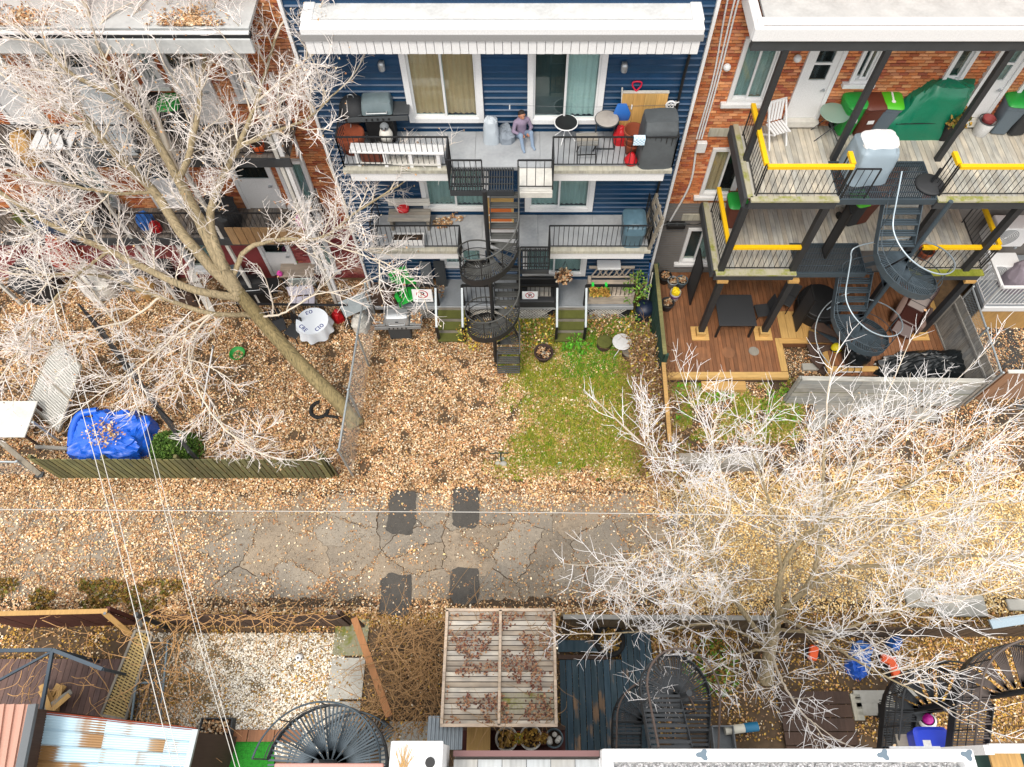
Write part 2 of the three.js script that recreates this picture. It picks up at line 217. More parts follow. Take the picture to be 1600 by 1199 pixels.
// the alley: a thin bed with the cracked asphalt pieces lying in it
{
  const al = thing('alley', 'cracked asphalt back alley strewn with brown fallen leaves', 'alley'); structure(al); delete al.userData.category;
  obj('alley_bed', prism([[-24, -6.95], [24, -6.95], [24, -3.75], [-24, -3.75]], -0.06, 0.006), M(0x5d4b3a, 0.98, TX.stone), al);
  const sites = [];
  for (let i = 0; i < 25; i++) for (let j = 0; j < 3; j++) { const q = [-15.6 + i * 1.3 + rr(-0.65, 0.65) + (j % 2) * 0.6, -6.35 + j * 1.07 + rr(-0.45, 0.45)]; sites.push(q); if (R() < 0.28) sites.push([q[0] + rr(-0.5, 0.5), q[1] + rr(-0.4, 0.4)]); }
  const warp = (x, z) => [x + 0.3 * fbm(x * 1.3, z * 1.3, 40, 2) + 0.2 * fbm(x * 5, z * 5, 43, 3), z + 0.3 * fbm(x * 1.3, z * 1.3, 50, 2) + 0.2 * fbm(x * 5, z * 5, 53, 3)];
  for (const s of sites) {
    let poly = [[-17, -6.85], [17, -6.85], [17, -3.95], [-17, -3.95]];
    for (const o of sites) {
      if (o === s || Math.hypot(o[0] - s[0], o[1] - s[1]) > 4) continue;
      const mx = (s[0] + o[0]) / 2, mz = (s[1] + o[1]) / 2, nx = o[0] - s[0], nz = o[1] - s[1], side = (q) => (q[0] - mx) * nx + (q[1] - mz) * nz, out = [];
      for (let i = 0; i < poly.length; i++) { const a = poly[i], b = poly[(i + 1) % poly.length], da = side(a), db = side(b); if (da <= 0) out.push(a); if (da * db < 0) { const t = da / (da - db); out.push([a[0] + (b[0] - a[0]) * t, a[1] + (b[1] - a[1]) * t]); } }
      poly = out;
    }
    if (poly.length < 3) continue;
    const fine = [];
    for (let i = 0; i < poly.length; i++) { const a = poly[i], b = poly[(i + 1) % poly.length], n = Math.max(1, Math.ceil(Math.hypot(b[0] - a[0], b[1] - a[1]) / 0.08)); for (let k = 0; k < n; k++) fine.push(warp(a[0] + (b[0] - a[0]) * k / n, a[1] + (b[1] - a[1]) * k / n)); }
    const cx = fine.reduce((q, w) => q + w[0], 0) / fine.length, cz = fine.reduce((q, w) => q + w[1], 0) / fine.length;
    for (let k = 0; k < fine.length; k++) if (fbm(fine[k][0] * 0.8, fine[k][1] * 0.8, 31) > -0.02) crackPts.push(fine[k]);
    const gap = R() < 0.25 ? 0.02 : rr(0.003, 0.009), sh = fine.map(([x, z]) => { const L = Math.hypot(x - cx, z - cz); return [x + (cx - x) / L * gap, z + (cz - z) / L * gap]; });
    obj('asphalt_slab', prism(sh, 0.0, 0.026 + rr(0, 0.012)), pick(m.asphalt), al);
  }
  for (const [u0, u1, v0, v1] of PATCHPX) {
    const a = P(u0, v0, 0.04), b = P(u1, v1, 0.04), w = b.x - a.x, d = b.z - a.z, pts = [];
    for (let i = 0; i < 40; i++) { const t = i / 40 * 2 * Math.PI, c = Math.cos(t), s = Math.sin(t), e = 0.4; const x = a.x + w / 2 + w / 2 * Math.sign(c) * Math.abs(c) ** e, z = a.z + d / 2 + d / 2 * Math.sign(s) * Math.abs(s) ** e; pts.push([x + 0.16 * fbm(x * 4, z * 4, 2), z + 0.16 * fbm(x * 4, z * 4, 5)]); }
    obj('asphalt_patch', prism(pts, 0.01, 0.05), m.patch, al);
  }
}
function leafGeo() {
  const p = [[0, 0, -0.5], [0.3, 0.12, -0.15], [0.26, 0.1, 0.25], [0, 0.02, 0.5], [-0.26, 0.16, 0.25], [-0.3, 0.14, -0.15]], f = [[0, 2, 1], [0, 3, 2], [0, 4, 3], [0, 5, 4]], pos = [];
  for (const t of f) for (const i of t) pos.push(...p[i]);
  const g = new THREE.BufferGeometry(); g.setAttribute('position', new THREE.Float32BufferAttribute(pos, 3)); g.computeVertexNormals(); return g;
}
const LEAF = leafGeo();
const leafCols = ['#cda87c', '#b88e64', '#e2cfae', '#a87e56', '#8f6e4c', '#d6b890', '#bf9468', '#785a40', '#e8dac2', '#c8a074', '#bd8458'].map((c) => new THREE.Color(c)), strawCols = ['#dcc28c', '#c9a768', '#e8d8b4', '#b78f54', '#d8b878'].map((c) => new THREE.Color(c)), goldCols = ['#b08a3a', '#9c7430', '#c6a04c', '#8a6a2c'].map((c) => new THREE.Color(c));
const leafMat = new THREE.MeshStandardMaterial({ color: 0xffffff, roughness: 0.85, side: THREE.DoubleSide });
function scatter(name, label, cat, n, place, parent, geo = LEAF, mat = leafMat) {
  const list = [], d = new THREE.Object3D(); d.rotation.order = 'YXZ';
  for (let i = 0; i < n; i++) { const q = place(i); if (q) list.push(q); }
  const im = new THREE.InstancedMesh(geo, mat, list.length); im.name = numbered(name); im.castShadow = im.receiveShadow = true;
  list.forEach((q, i) => { d.position.set(q.x, q.y, q.z); d.rotation.set(q.rx ?? rr(-0.5, 0.5), rr(0, 6.28), q.rz ?? rr(-0.4, 0.4)); d.scale.set(q.s, q.sy ?? q.s, q.s); d.updateMatrix(); im.setMatrixAt(i, d.matrix); im.setColorAt(i, q.c); });
  stuff(im); if (label) { im.userData.label = label; im.userData.category = cat; }
  (parent ?? scene).add(im); return im;
}
const shade = (c, k) => c.clone().multiplyScalar(k);
scatter('fallen_leaves', 'brown fallen leaves covering the yards and alley', 'leaves', 680000, () => {
  const x = rr(-18, 16), z = rr(-14.3, -0.6); if (z < -13 && x > -5.1) return null;
  if (R() > litter(x, z) ** 1.1) return null;
  const s = straw(x, z), c = z > -3.6 ? pick(R() < 0.55 ? goldCols : leafCols) : R() < s ? pick(strawCols) : pick(leafCols);
  return { x, z, y: 0.045 + R() * 0.03, s: 0.024 + 0.062 * R() * R() + 0.018 * R() * (s > 0.6 ? 0.85 : 1), c: shade(c, rr(0.62, 1.2) * (1.04 + 0.75 * fbm(x * 1.7, z * 1.7, 71, 3))) };
});
{ const gc = ['#9a9185', '#7d756a', '#b5aa98', '#5f5850', '#8a7258', '#a08460', '#c2b49c'].map((c) => new THREE.Color(c)), gg = new THREE.TetrahedronGeometry(0.6);
  scatter('alley_grit', 'grit and crumbs lying loose on the alley asphalt', 'grit', 60000, () => { const x = rr(-13, 13), z = rr(-6.95, -3.8); if (fbm(x * 1.4, z * 1.4, 55, 3) < rr(-0.35, 0.2)) return null; return { x, z, y: 0.042, s: 0.008 + 0.03 * R() * R(), c: shade(pick(gc), rr(0.6, 1.1)) }; }, null, gg); }
scatter('crack_debris', 'leaf crumbs lying in the cracks of the alley', 'leaves', 9000, () => { const q = pick(crackPts); return { x: q[0] + rr(-0.05, 0.05), z: q[1] + rr(-0.05, 0.05), y: 0.04 + R() * 0.015, s: rr(0.02, 0.05), c: shade(pick(leafCols), rr(0.4, 0.95)) }; });
{
  const pos = [];
  for (let k = 0; k < 6; k++) { const a = rr(0, 6.28), l = rr(0.3, 0.7), w = 0.09, ax = Math.cos(a), az = Math.sin(a), ox = rr(-0.4, 0.4), oz = rr(-0.4, 0.4); pos.push(ox - az * w, 0, oz + ax * w, ox + az * w, 0, oz - ax * w, ox + ax * l, rr(0.7, 1), oz + az * l); }
  const g = new THREE.BufferGeometry(); g.setAttribute('position', new THREE.Float32BufferAttribute(pos, 3)); g.computeVertexNormals();
  const gc = ['#b0ac34', '#a0a42e', '#c4b848', '#7c941e', '#cabf60', '#5aa01e'].map((c) => new THREE.Color(c));
  scatter('grass', 'mossy green grass in the yard below the blue house', 'grass', 110000, () => { const x = rr(-1.2, 8.4), z = rr(-13, -7.3), q = Math.max(grassy(x, z), mossy(x, z)); if (R() > q * 1.6) return null; const bright = x > 1.2 && x < 2.9 && z < -10.6 ? 0.5 : 0; return { x, z, y: 0.0, s: rr(0.06, 0.15), sy: rr(0.04, 0.15), rx: 0, rz: 0, c: shade(R() < bright ? gc[5] : pick(gc), rr(0.7, 1.15)) }; }, null, g);
}

// ------------------------------------------------------------------ builders for houses
function stair(name, label, o, group) {
  const { x, z, y0, rise, segs, r0 = 0.07, r1 = 0.85, s = 1, mt, mr = mt, ms = mt, rails = [0.3, 0.6, 0.9], poleTop = y0 + 0.9, poleBot = 0, slats = 5, inner = false } = o;
  const t = thing(name, label, 'spiral staircase', [x, 0, z], 0, group);
  obj('centre_pole', rod([0, poleBot, 0], [0, poleTop, 0], 0.055, 0.055, 12), ms, t);
  let y = y0; const path = [], ipath = [], e = (a) => [Math.cos(a), Math.sin(a)];
  let k = 0;
  for (const g of segs) {
    if (g.turn === undefined) {
      const [ex, ez] = e(g.at), hx = -s * ez, hz = s * ex, rm = (r0 + r1) / 2;
      for (let i = 0; i < g.n; i++) {
        y -= rise; const along = g.before ? -(g.n - i - 0.5) * g.run : (i + 0.5) * g.run, cx = ex * rm + hx * along, cz = ez * rm + hz * along, sl = [];
        for (let q = 0; q < slats; q++) { const w = ((q + 0.5) / slats - 0.5) * (g.run + 0.05), ax = cx + hx * w, az = cz + hz * w, L = (r1 - r0) / 2; sl.push(bar([ax - ex * L, y, az - ez * L], [ax + ex * L, y, az + ez * L], (g.run + 0.05) / slats * 0.62, 0.03)); }
        obj('tread', sl, Array.isArray(mt) ? mt[k++ % mt.length] : mt, t);
        path.push(V(cx + ex * (r1 - r0) / 2, y, cz + ez * (r1 - r0) / 2)); ipath.push(V(cx - ex * (r1 - r0) / 2, y, cz - ez * (r1 - r0) / 2));
      }
    } else {
      const da = g.turn / g.n;
      for (let i = 0; i < g.n; i++) {
        y -= rise; const a = g.at + s * da * (i + 0.5), sl = [], nb = g.slats ?? 6;
        for (let q = 0; q < nb; q++) { const b = a + s * da * 1.08 * ((q + 0.5) / nb - 0.5), [ex, ez] = e(b), wd = 0.5 * da * r1 / nb; sl.push(bar([ex * r0, y, ez * r0], [ex * r1, y, ez * r1], Math.max(0.016, wd * 0.85), 0.026)); }
        const [e1x, e1z] = e(a - da * 0.5), [e2x, e2z] = e(a + da * 0.5); sl.push(bar([e1x * r1 * 0.66, y - 0.02, e1z * r1 * 0.66], [e2x * r1 * 0.66, y - 0.02, e2z * r1 * 0.66], 0.03, 0.02));
        obj('tread', sl, Array.isArray(mt) ? mt[k++ % mt.length] : mt, t);
        for (const f of [-0.25, 0.25]) { const [ex, ez] = e(a + s * da * f); path.push(V(ex * r1, y - f * rise, ez * r1)); }
      }
    }
  }
  const band = []; for (let i = 1; i < path.length; i++) if (path[i].distanceTo(path[i - 1]) < 1.2) band.push(bar(path[i - 1], path[i], 0.022, 0.2));
  obj('outer_stringer', band, ms, t);
  { let ib = []; for (let i = 1; i <= ipath.length; i++) { const go = i < ipath.length && ipath[i].distanceTo(ipath[i - 1]) < 0.5; if (go) ib.push(bar(ipath[i - 1], ipath[i], 0.022, 0.17)); else if (ib.length) { obj('inner_stringer', ib, ms, t); ib = []; } } }
  for (const h of rails) obj(h === Math.max(...rails) ? 'handrail' : 'mid_rail', TB(path.map((q) => V(q.x, q.y + h, q.z)), h === Math.max(...rails) ? 0.02 : 0.011, path.length * 3, 6), h === Math.max(...rails) ? mr : ms, t);
  const hi = Math.max(...rails), posts = []; for (let i = 0; i < path.length; i += 3) posts.push(rod(path[i], path[i].clone().add(V(0, hi, 0)), 0.012));
  obj('rail_posts', posts, ms, t, { kind: 'stuff' });
  return t;
}
function railing(parent, a, b, h, mt, { top = mt, topW = 0.035, pitch = 0.13, topName = 'top_rail', bal = 0.009 } = {}) {    // a, b at the floor
  [a, b] = span(a, b); const up = V(0, h, 0), lo = V(0, 0.1, 0), L = a.distanceTo(b), n = Math.max(1, Math.round(L / pitch)), bars = [];
  const r = obj(topName, bar(a.clone().add(up), b.clone().add(up), topW, topW * 0.8), top, parent);
  for (let i = 1; i < n; i++) { const q = a.clone().lerp(b, i / n); bars.push(rod(q.clone().add(lo), q.clone().add(up), bal, bal, 5)); }
  bars.push(bar(a.clone().add(lo), b.clone().add(lo), 0.02)); for (const q of [a, b]) bars.push(bar(q, q.clone().add(up), 0.028));
  obj('balusters', bars, mt, parent, { kind: 'stuff' });
  return r;
}
function slidingWindow(parent, name, x0, x1, y0, y1, z, { casing = 0.13, mull = true, curtain = null, curtain2 = curtain, sill = 0, room = m.room, casingMat = m.white } = {}) {
  const w = part(name, parent, [(x0 + x1) / 2, y0, z]), W = x1 - x0, H = y1 - y0, c = casing;
  obj('casing', [B(c, H, 0.1, -W / 2 + c / 2, H / 2, 0.05), B(c, H, 0.1, W / 2 - c / 2, H / 2, 0.05), B(W - 2 * c, c, 0.095, 0, H - c / 2, 0.05), B(W - 2 * c, c * 0.9, 0.11, 0, c * 0.45, 0.05)], casingMat, w);
  const iw = W - 2 * c, ih = H - 1.9 * c, yb = c * 0.9, f = 0.05, g = [];
  for (const [a, b, zz] of mull ? [[-iw / 2, 0.03, -0.015], [-0.03, iw / 2, 0.03]] : [[-iw / 2, iw / 2, 0.01]]) {
    obj('sash', [B(f, ih, 0.04, a + f / 2, yb + ih / 2, zz), B(f, ih, 0.04, b - f / 2, yb + ih / 2, zz), B(b - a - 2 * f, f, 0.038, (a + b) / 2, yb + f / 2, zz), B(b - a - 2 * f, f, 0.038, (a + b) / 2, yb + ih - f / 2, zz)], m.white, w);
    obj('pane', B(b - a - 2 * f, ih - 2 * f, 0.006, (a + b) / 2, yb + ih / 2, zz), m.glass, w);
  }
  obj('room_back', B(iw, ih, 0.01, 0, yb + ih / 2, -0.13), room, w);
  const cur = (a, b, mt) => { const pl = new THREE.PlaneGeometry(b - a, ih - 0.06, 40, 1), p = pl.attributes.position; for (let i = 0; i < p.count; i++) p.setZ(i, 0.018 * Math.sin(p.getX(i) * 46) + 0.01 * Math.sin(p.getX(i) * 19 + 1)); pl.computeVertexNormals(); obj('curtain', pl.translate((a + b) / 2, yb + ih / 2, -0.075), mt, w); };
  if (curtain) cur(-iw / 2 + 0.02, 0, curtain); if (curtain2) cur(0, iw / 2 - 0.02, curtain2);
  if (sill) obj('sill', RB(W + 2 * sill, 0.11, 0.2, 0, -0.055, 0.07, 0.01), m.white, w);
  return w;
}
// boards or bricks of one row, left out where an opening is
function gaps(x0, x1, ya, yb, holes) { let s = [[x0, x1]]; for (const [a, b, c, d] of holes) if (yb > c && ya < d) s = s.flatMap(([p, q]) => [[p, Math.min(q, a)], [Math.max(p, b), q]].filter(([u, v]) => v - u > 0.02)); return s; }
function wallCore(parent, x0, x1, y0, y1, z, thick, holes, mt, name = 'wall') {                // a wall with real openings
  const ys = [...new Set([y0, y1, ...holes.flatMap((h) => [h[2], h[3]])])].filter((y) => y >= y0 && y <= y1).sort((a, b) => a - b), gs = [];
  for (let i = 1; i < ys.length; i++) for (const [a, b] of gaps(x0, x1, ys[i - 1] + 0.001, ys[i] - 0.001, holes)) gs.push(B(b - a, ys[i] - ys[i - 1], thick, (a + b) / 2, (ys[i] + ys[i - 1]) / 2, z - thick / 2));
  return obj(name, gs, mt, parent);
}
const brickCols = ['#d0804e', '#c26f42', '#d89260', '#b0603e', '#d28858', '#dfa06e', '#a85c44', '#cf8250', '#be7e5c', '#da986c'].map((c) => new THREE.Color(c));
const brickGeo = triUV(new THREE.BoxGeometry(0.203, 0.06, 0.05));
function bricks(parent, x0, x1, y0, y1, z, holes, cols = brickCols) {
  const list = []; let row = 0;
  for (let y = y0; y < y1 - 0.05; y += 0.085, row++) for (const [a, b] of gaps(x0, x1, y, y + 0.075, holes)) {
    const off = (row % 2) * 0.11; for (let x = Math.floor((a - off) / 0.22) * 0.22 + off; x < b; x += 0.22) { const p = Math.max(x, a), q = Math.min(x + 0.208, b); if (q - p > 0.03) list.push([(p + q) / 2, y + 0.04, (q - p) / 0.205]); }
  }
  const im = new THREE.InstancedMesh(brickGeo, m.brick, list.length), d = new THREE.Object3D(); im.name = numbered('bricks'); im.castShadow = im.receiveShadow = true;
  list.forEach(([x, y, s], i) => { d.position.set(x, y, z + rr(-0.004, 0.004)); d.scale.set(s, 1, 1); d.updateMatrix(); im.setMatrixAt(i, d.matrix); const st = sstep(fbm(x * 0.9, y * 0.9, 60 + z), 0.12, 0.4); im.setColorAt(i, shade(pick(cols), rr(0.75, 1.12)).lerp(new THREE.Color('#c9a78e'), st * 0.45)); });
  parent.add(stuff(im)); return im;
}

// ------------------------------------------------------------------ the blue house
const BZ = -13.8, BX0 = -5.0, BX1 = 4.0, L3 = 6.84, L2 = 3.86, L1 = 0.82;
const blue = thing('blue_house', 'three storey house clad in dark blue clapboard with two grey balconies and white roof', 'house', [0, 0, 0]);
{
  const win = (u0, v0, u1, v1, h) => { const a = Z(u0, v0, BZ), b = Z(u1, v1, BZ), y = (a.y + b.y) / 2; return [a.x, b.x, y, y + h]; };
  const w3a = win(641, 187, 757, 188, 2.05), w3b = win(824, 189, 938, 190, 2.05), w2a = win(663, 326, 766, 326, 1.95), w2b = win(820, 327, 925, 327, 1.95), w1a = win(690, 414, 760, 416, 1.9), w1b = win(816, 428, 914, 428, 1.9);
  const holes = [w3a, w3b, w2a, w2b, w1a, w1b], inner = holes.map(([a, b, c, d]) => [a + 0.12, b - 0.12, c + 0.11, d - 0.12]);
  const wall = wallCore(blue, BX0, BX1, 0, 12.2, BZ - 0.03, 0.22, inner, m.sidingDark);
  for (let y = 0.1, k = 0; y < 12.1; y += 0.175, k++) for (const [a, b] of gaps(BX0 + 0.06, BX1 - 0.06, y, y + 0.175, holes)) {
    const s = new THREE.Shape([[0, 0], [-0.056, 0], [-0.056, 0.01], [-0.026, 0.034], [-0.012, 0.172], [0, 0.172]].map((q) => new THREE.Vector2(...q)));
    obj('siding_board', new THREE.ExtrudeGeometry(s, { depth: b - a, bevelEnabled: false }).rotateY(Math.PI / 2).translate(a, y, BZ - 0.03), m.siding[(k * 7 + (a > 0 ? 1 : 0)) % 4], wall);
  }
  obj('corner_trim', B(0.07, 12.2, 0.12, BX0 + 0.02, 6.1, BZ + 0.01), m.white, blue); obj('corner_trim', B(0.07, 12.2, 0.12, BX1 - 0.02, 6.1, BZ + 0.01), m.white, blue);
  slidingWindow(blue, 'patio_door', ...w3a, BZ, { curtain: m.curtainTan }); slidingWindow(blue, 'patio_door', ...w3b, BZ, { curtain: null, curtain2: m.curtainWhite });
  slidingWindow(blue, 'patio_door', ...w2a, BZ, { curtain: m.curtainGrey }); slidingWindow(blue, 'patio_door', ...w2b, BZ, { curtain: m.curtainGrey });
  slidingWindow(blue, 'patio_door', ...w1a, BZ, { curtain: m.curtainWhite }); slidingWindow(blue, 'patio_door', ...w1b, BZ, { curtain: m.curtainGrey });
  // canopy roof
  const rf = part('canopy_roof', blue), rz = -13.05, xa = Z(482, 80, rz).x, xb = Z(1090, 78, rz).x, yb = Z(800, 80, rz).y, cx = (xa + xb) / 2, cw = xb - xa;
  obj('roof_membrane', B(cw - 0.3, 0.06, 2.0, cx, yb + 0.52, rz - 1.25), m.membrane, rf);
  obj('roof_edge', [RB(cw + 0.06, 0.16, 0.3, cx, yb + 0.5, rz - 0.05, 0.03), RB(0.24, 0.16, 2.0, xa + 0.06, yb + 0.5, rz - 1.2, 0.03), RB(0.24, 0.16, 2.0, xb - 0.06, yb + 0.5, rz - 1.2, 0.03)], m.white, rf);
  obj('drip_edge', B(cw + 0.08, 0.14, 0.02, cx, yb + 0.38, rz + 0.11), m.greyTrim, rf);
  const n = 46; for (let i = 0; i < n; i++) obj('fascia_panel', B(cw / n - 0.012, 0.34, 0.025, xa + (i + 0.5) * cw / n, yb + 0.16, rz + 0.06 + (i % 2) * 0.006), m.white, rf);
  obj('soffit', B(cw, 0.04, 0.8, cx, yb + 0.02, rz - 0.36), m.white, rf);
  for (const [u, v] of [[597, 98], [975, 100]]) { const q = Z(u, v, BZ), l = part('wall_lamp', blue, [q.x, q.y, BZ]); obj('lamp_shade', LA([[0.02, 0], [0.07, 0.02], [0.075, 0.16], [0.05, 0.22], [0, 0.23]], 14, 0, -0.1, 0.14), m.steel, l); obj('lamp_bracket', [CY(0.03, 0.03, 0.12, 0, -0.05, 0).rotateX(Math.PI / 2), B(0.1, 0.14, 0.02, 0, 0, 0.02)], m.galv, l); }
  const dp0 = Z(1077, 82, BZ), dp1 = Z(1058, 160, BZ); obj('downpipe', TB([[dp0.x, dp0.y, BZ + 0.08], [dp0.x - 0.02, (dp0.y + dp1.y) / 2, BZ + 0.08], [dp1.x, dp1.y, BZ + 0.08], [dp1.x, L2, BZ + 0.08]], 0.035, 30), m.black, blue);
  // balconies
  const fz = -12.6;
  for (const [lv, uL, uR, v, la, lb, ra, rb] of [[L3, 538, 1048, 250, 540, 706, 862, 1048], [L2, 578, 1016, 384, 588, 722, 857, 1012]]) {
    const b = part('balcony', blue), X = (u) => P(u, v, lv).x, x0 = X(uL), x1 = X(uR), g0 = X(lb), g1 = X(ra);
    for (let i = 0, k = 5; i < k; i++) obj('deck_panel', B((x1 - x0) / k - 0.006, 0.12, BZ - fz > 0 ? 0 : fz - BZ - 0.02, x0 + (i + 0.5) * (x1 - x0) / k, lv - 0.06, (BZ + fz) / 2 + 0.02), m.slab, b);
    obj('deck_edge', B(g0 - x0, 0.1, 0.16, (x0 + g0) / 2, lv - 0.045, fz + 0.06), m.slabEdge, b); obj('deck_edge', B(x1 - g1, 0.1, 0.16, (x1 + g1) / 2, lv - 0.045, fz + 0.06), m.slabEdge, b);
    obj('white_fascia', B(g0 - x0 - 0.2, 0.24, 0.06, (x0 + g0) / 2 + 0.05, lv - 0.26, fz + 0.06), m.white, b); obj('white_fascia', B(x1 - g1 - 0.2, 0.24, 0.06, (x1 + g1) / 2 - 0.05, lv - 0.26, fz + 0.06), m.white, b);
    railing(b, [X(la), lv, fz + 0.03], [g0, lv, fz + 0.03], 0.92, m.iron); railing(b, [g1, lv, fz + 0.03], [X(rb), lv, fz + 0.03], 0.92, m.iron);
    railing(b, [X(la), lv, BZ + 0.1], [X(la), lv, fz + 0.03], 0.92, m.iron); railing(b, [X(rb), lv, BZ + 0.1], [X(rb), lv, fz + 0.03], 0.92, m.iron);
    railing(b, [g0, lv, fz + 0.03], [g0, lv, fz + 0.72], 0.92, m.iron, { pitch: 0.1 }); railing(b, [g1, lv, fz + 0.03], [g1, lv, fz + 0.72], 0.92, m.iron);
    const lx0 = lv === L3 ? g0 : X(808), lx1 = lv === L3 ? X(803) : g1, gr = [];
    for (let x = lx0 + 0.03; x < lx1; x += 0.062) gr.push(B(0.026, 0.04, 0.74, x, lv - 0.03, fz + 0.4));
    for (const dz of [0.06, 0.28, 0.5, 0.72]) gr.push(B(lx1 - lx0, 0.034, 0.03, (lx0 + lx1) / 2, lv - 0.062, fz + dz)); gr.push(B(lx1 - lx0, 0.16, 0.03, (lx0 + lx1) / 2, lv - 0.09, fz + 0.76));
    obj('landing_grate', gr, m.ironWorn, b);
    if (lv === L3) { const wx0 = X(810), wx1 = g1; obj('white_landing', [B(wx1 - wx0, 0.06, 0.72, (wx0 + wx1) / 2, lv - 0.05, fz + 0.4), B(wx1 - wx0, 0.16, 0.03, (wx0 + wx1) / 2, lv - 0.13, fz + 0.78)], m.whiteOld, b); railing(b, [wx0, lv, fz + 0.73], [wx1, lv, fz + 0.73], 0.9, m.iron, { pitch: 0.2 }); railing(b, [g0, lv, fz + 0.73], [X(757), lv, fz + 0.73], 0.9, m.iron); }
    else railing(b, [lx0 + 0.1, lv, fz + 0.73], [lx1, lv, fz + 0.73], 0.9, m.iron);
  }
  // porch
  const p = part('porch', blue), PX = (u, v = 480) => P(u, v, L1).x, pf = P(800, 478, L1).z, x0 = PX(585), x1 = PX(990);
  for (let i = 0; i < 6; i++) obj('deck_panel', B((x1 - x0) / 6 - 0.006, 0.1, pf - BZ - 0.02, x0 + (i + 0.5) * (x1 - x0) / 6, L1 - 0.05, (BZ + pf) / 2), m.porch, p);
  obj('deck_edge', B(x1 - x0, 0.14, 0.04, (x0 + x1) / 2, L1 - 0.08, pf + 0.02), m.slab, p);
  for (const [u0, u1] of [[590, 684], [722, 872], [910, 988]]) {
    const a = PX(u0), b = PX(u1), gs = []; for (let x = a - 0.6; x < b; x += 0.1) for (const s of [1, -1]) { const xs = s > 0 ? x : x + 0.62, xe = s > 0 ? x + 0.62 : x; const c0 = [xs, 0.06, pf - 0.03 + s * 0.006], c1 = [xe, 0.68, pf - 0.03 + s * 0.006]; const lim = (q) => Math.max(a, Math.min(b, q)); if (xs >= a && xs <= b && xe >= a && xe <= b) gs.push(bar(c0, c1, 0.03, 0.006)); }
    if (gs.length) obj('lattice_skirt', gs, m.whiteOld, p, { kind: 'stuff' });
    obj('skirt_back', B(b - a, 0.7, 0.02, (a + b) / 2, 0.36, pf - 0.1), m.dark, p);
    railing(p, [a + 0.05, L1, pf - 0.08], [b - 0.03, L1, pf - 0.08], 0.95, m.black, { topW: 0.07, pitch: 0.14, bal: 0.011 });
  }
  for (const [u0, u1] of [[690, 720], [874, 908]]) {
    const a = PX(u0), b = PX(u1); for (let k = 0; k < 3; k++) { obj('step', B(b - a + 0.25, 0.06, 0.32, (a + b) / 2, L1 - 0.2 * (k + 1), pf + 0.18 + 0.3 * k), m.moss, p); obj('riser', B(b - a + 0.2, 0.16, 0.03, (a + b) / 2, L1 - 0.12 - 0.2 * k, pf + 0.03 + 0.3 * k), m.oldWoodX[1], p); }
    for (const x of [a - 0.1, b + 0.1]) { obj('newel_post', [B(0.08, 1.05, 0.08, x, L1 + 0.45, pf - 0.05), B(0.08, 0.95, 0.08, x, 0.5, pf + 0.85)], m.black, p); obj('stair_rail', bar([x, L1 + 0.92, pf - 0.05], [x, 0.94, pf + 0.88], 0.06), m.galv, p); }
  }
  stair('spiral_staircase', 'black iron spiral staircase with slatted treads in front of the blue house', { x: -0.86, z: -11.2, y0: L3, rise: 0.186, s: 1, r1: 0.75, poleTop: 7.5, mt: M(0x4b4c4a, 0.7, TX.grime), ms: m.iron, slats: 4, rails: [0.3, 0.6, 0.9], segs: [{ at: 0, n: 5, run: 0.15, before: true }, { at: 0, turn: Math.PI * 1.5, n: 10 }, { at: 0, n: 5, run: 0.15, before: true }, { at: 0, turn: Math.PI * 2, n: 11 }, { at: 0, n: 3, run: 0.22 }] });
}

// ------------------------------------------------------------------ the brick house on the right
const RZ = -14.5, D3 = 6.42, D2 = 3.62, DG = 0.4, RF = -12.0;
const house = thing('brick_house', 'orange brick house right of the blue house with weathered decks and yellow rails', 'house', [0, 0, 0]);
function plankFloor(parent, x0, x1, z0, z1, y, mats, w = 0.14, name = 'plank') { const n = Math.round((x1 - x0) / w), ww = (x1 - x0) / n; for (let i = 0; i < n; i++) obj(name, B(ww - 0.009, 0.035, z1 - z0, x0 + (i + 0.5) * ww, y - 0.018 + rr(-0.002, 0.002), (z0 + z1) / 2), pick(mats), parent); }
function grate(parent, x0, x1, z0, z1, y, mt) { const g = []; for (let x = x0 + 0.02; x < x1; x += 0.045) g.push(B(0.014, 0.03, z1 - z0, x, y - 0.02, (z0 + z1) / 2)); for (let z = z0 + 0.1; z < z1; z += 0.22) g.push(B(x1 - x0, 0.028, 0.012, (x0 + x1) / 2, y - 0.021, z)); for (const z of [z0, z1]) g.push(B(x1 - x0, 0.18, 0.025, (x0 + x1) / 2, y - 0.08, z)); for (const x of [x0, x1]) g.push(B(0.025, 0.18, z1 - z0, x, y - 0.08, (z0 + z1) / 2)); return obj('landing_grate', g, mt, parent, { kind: 'stuff' }); }
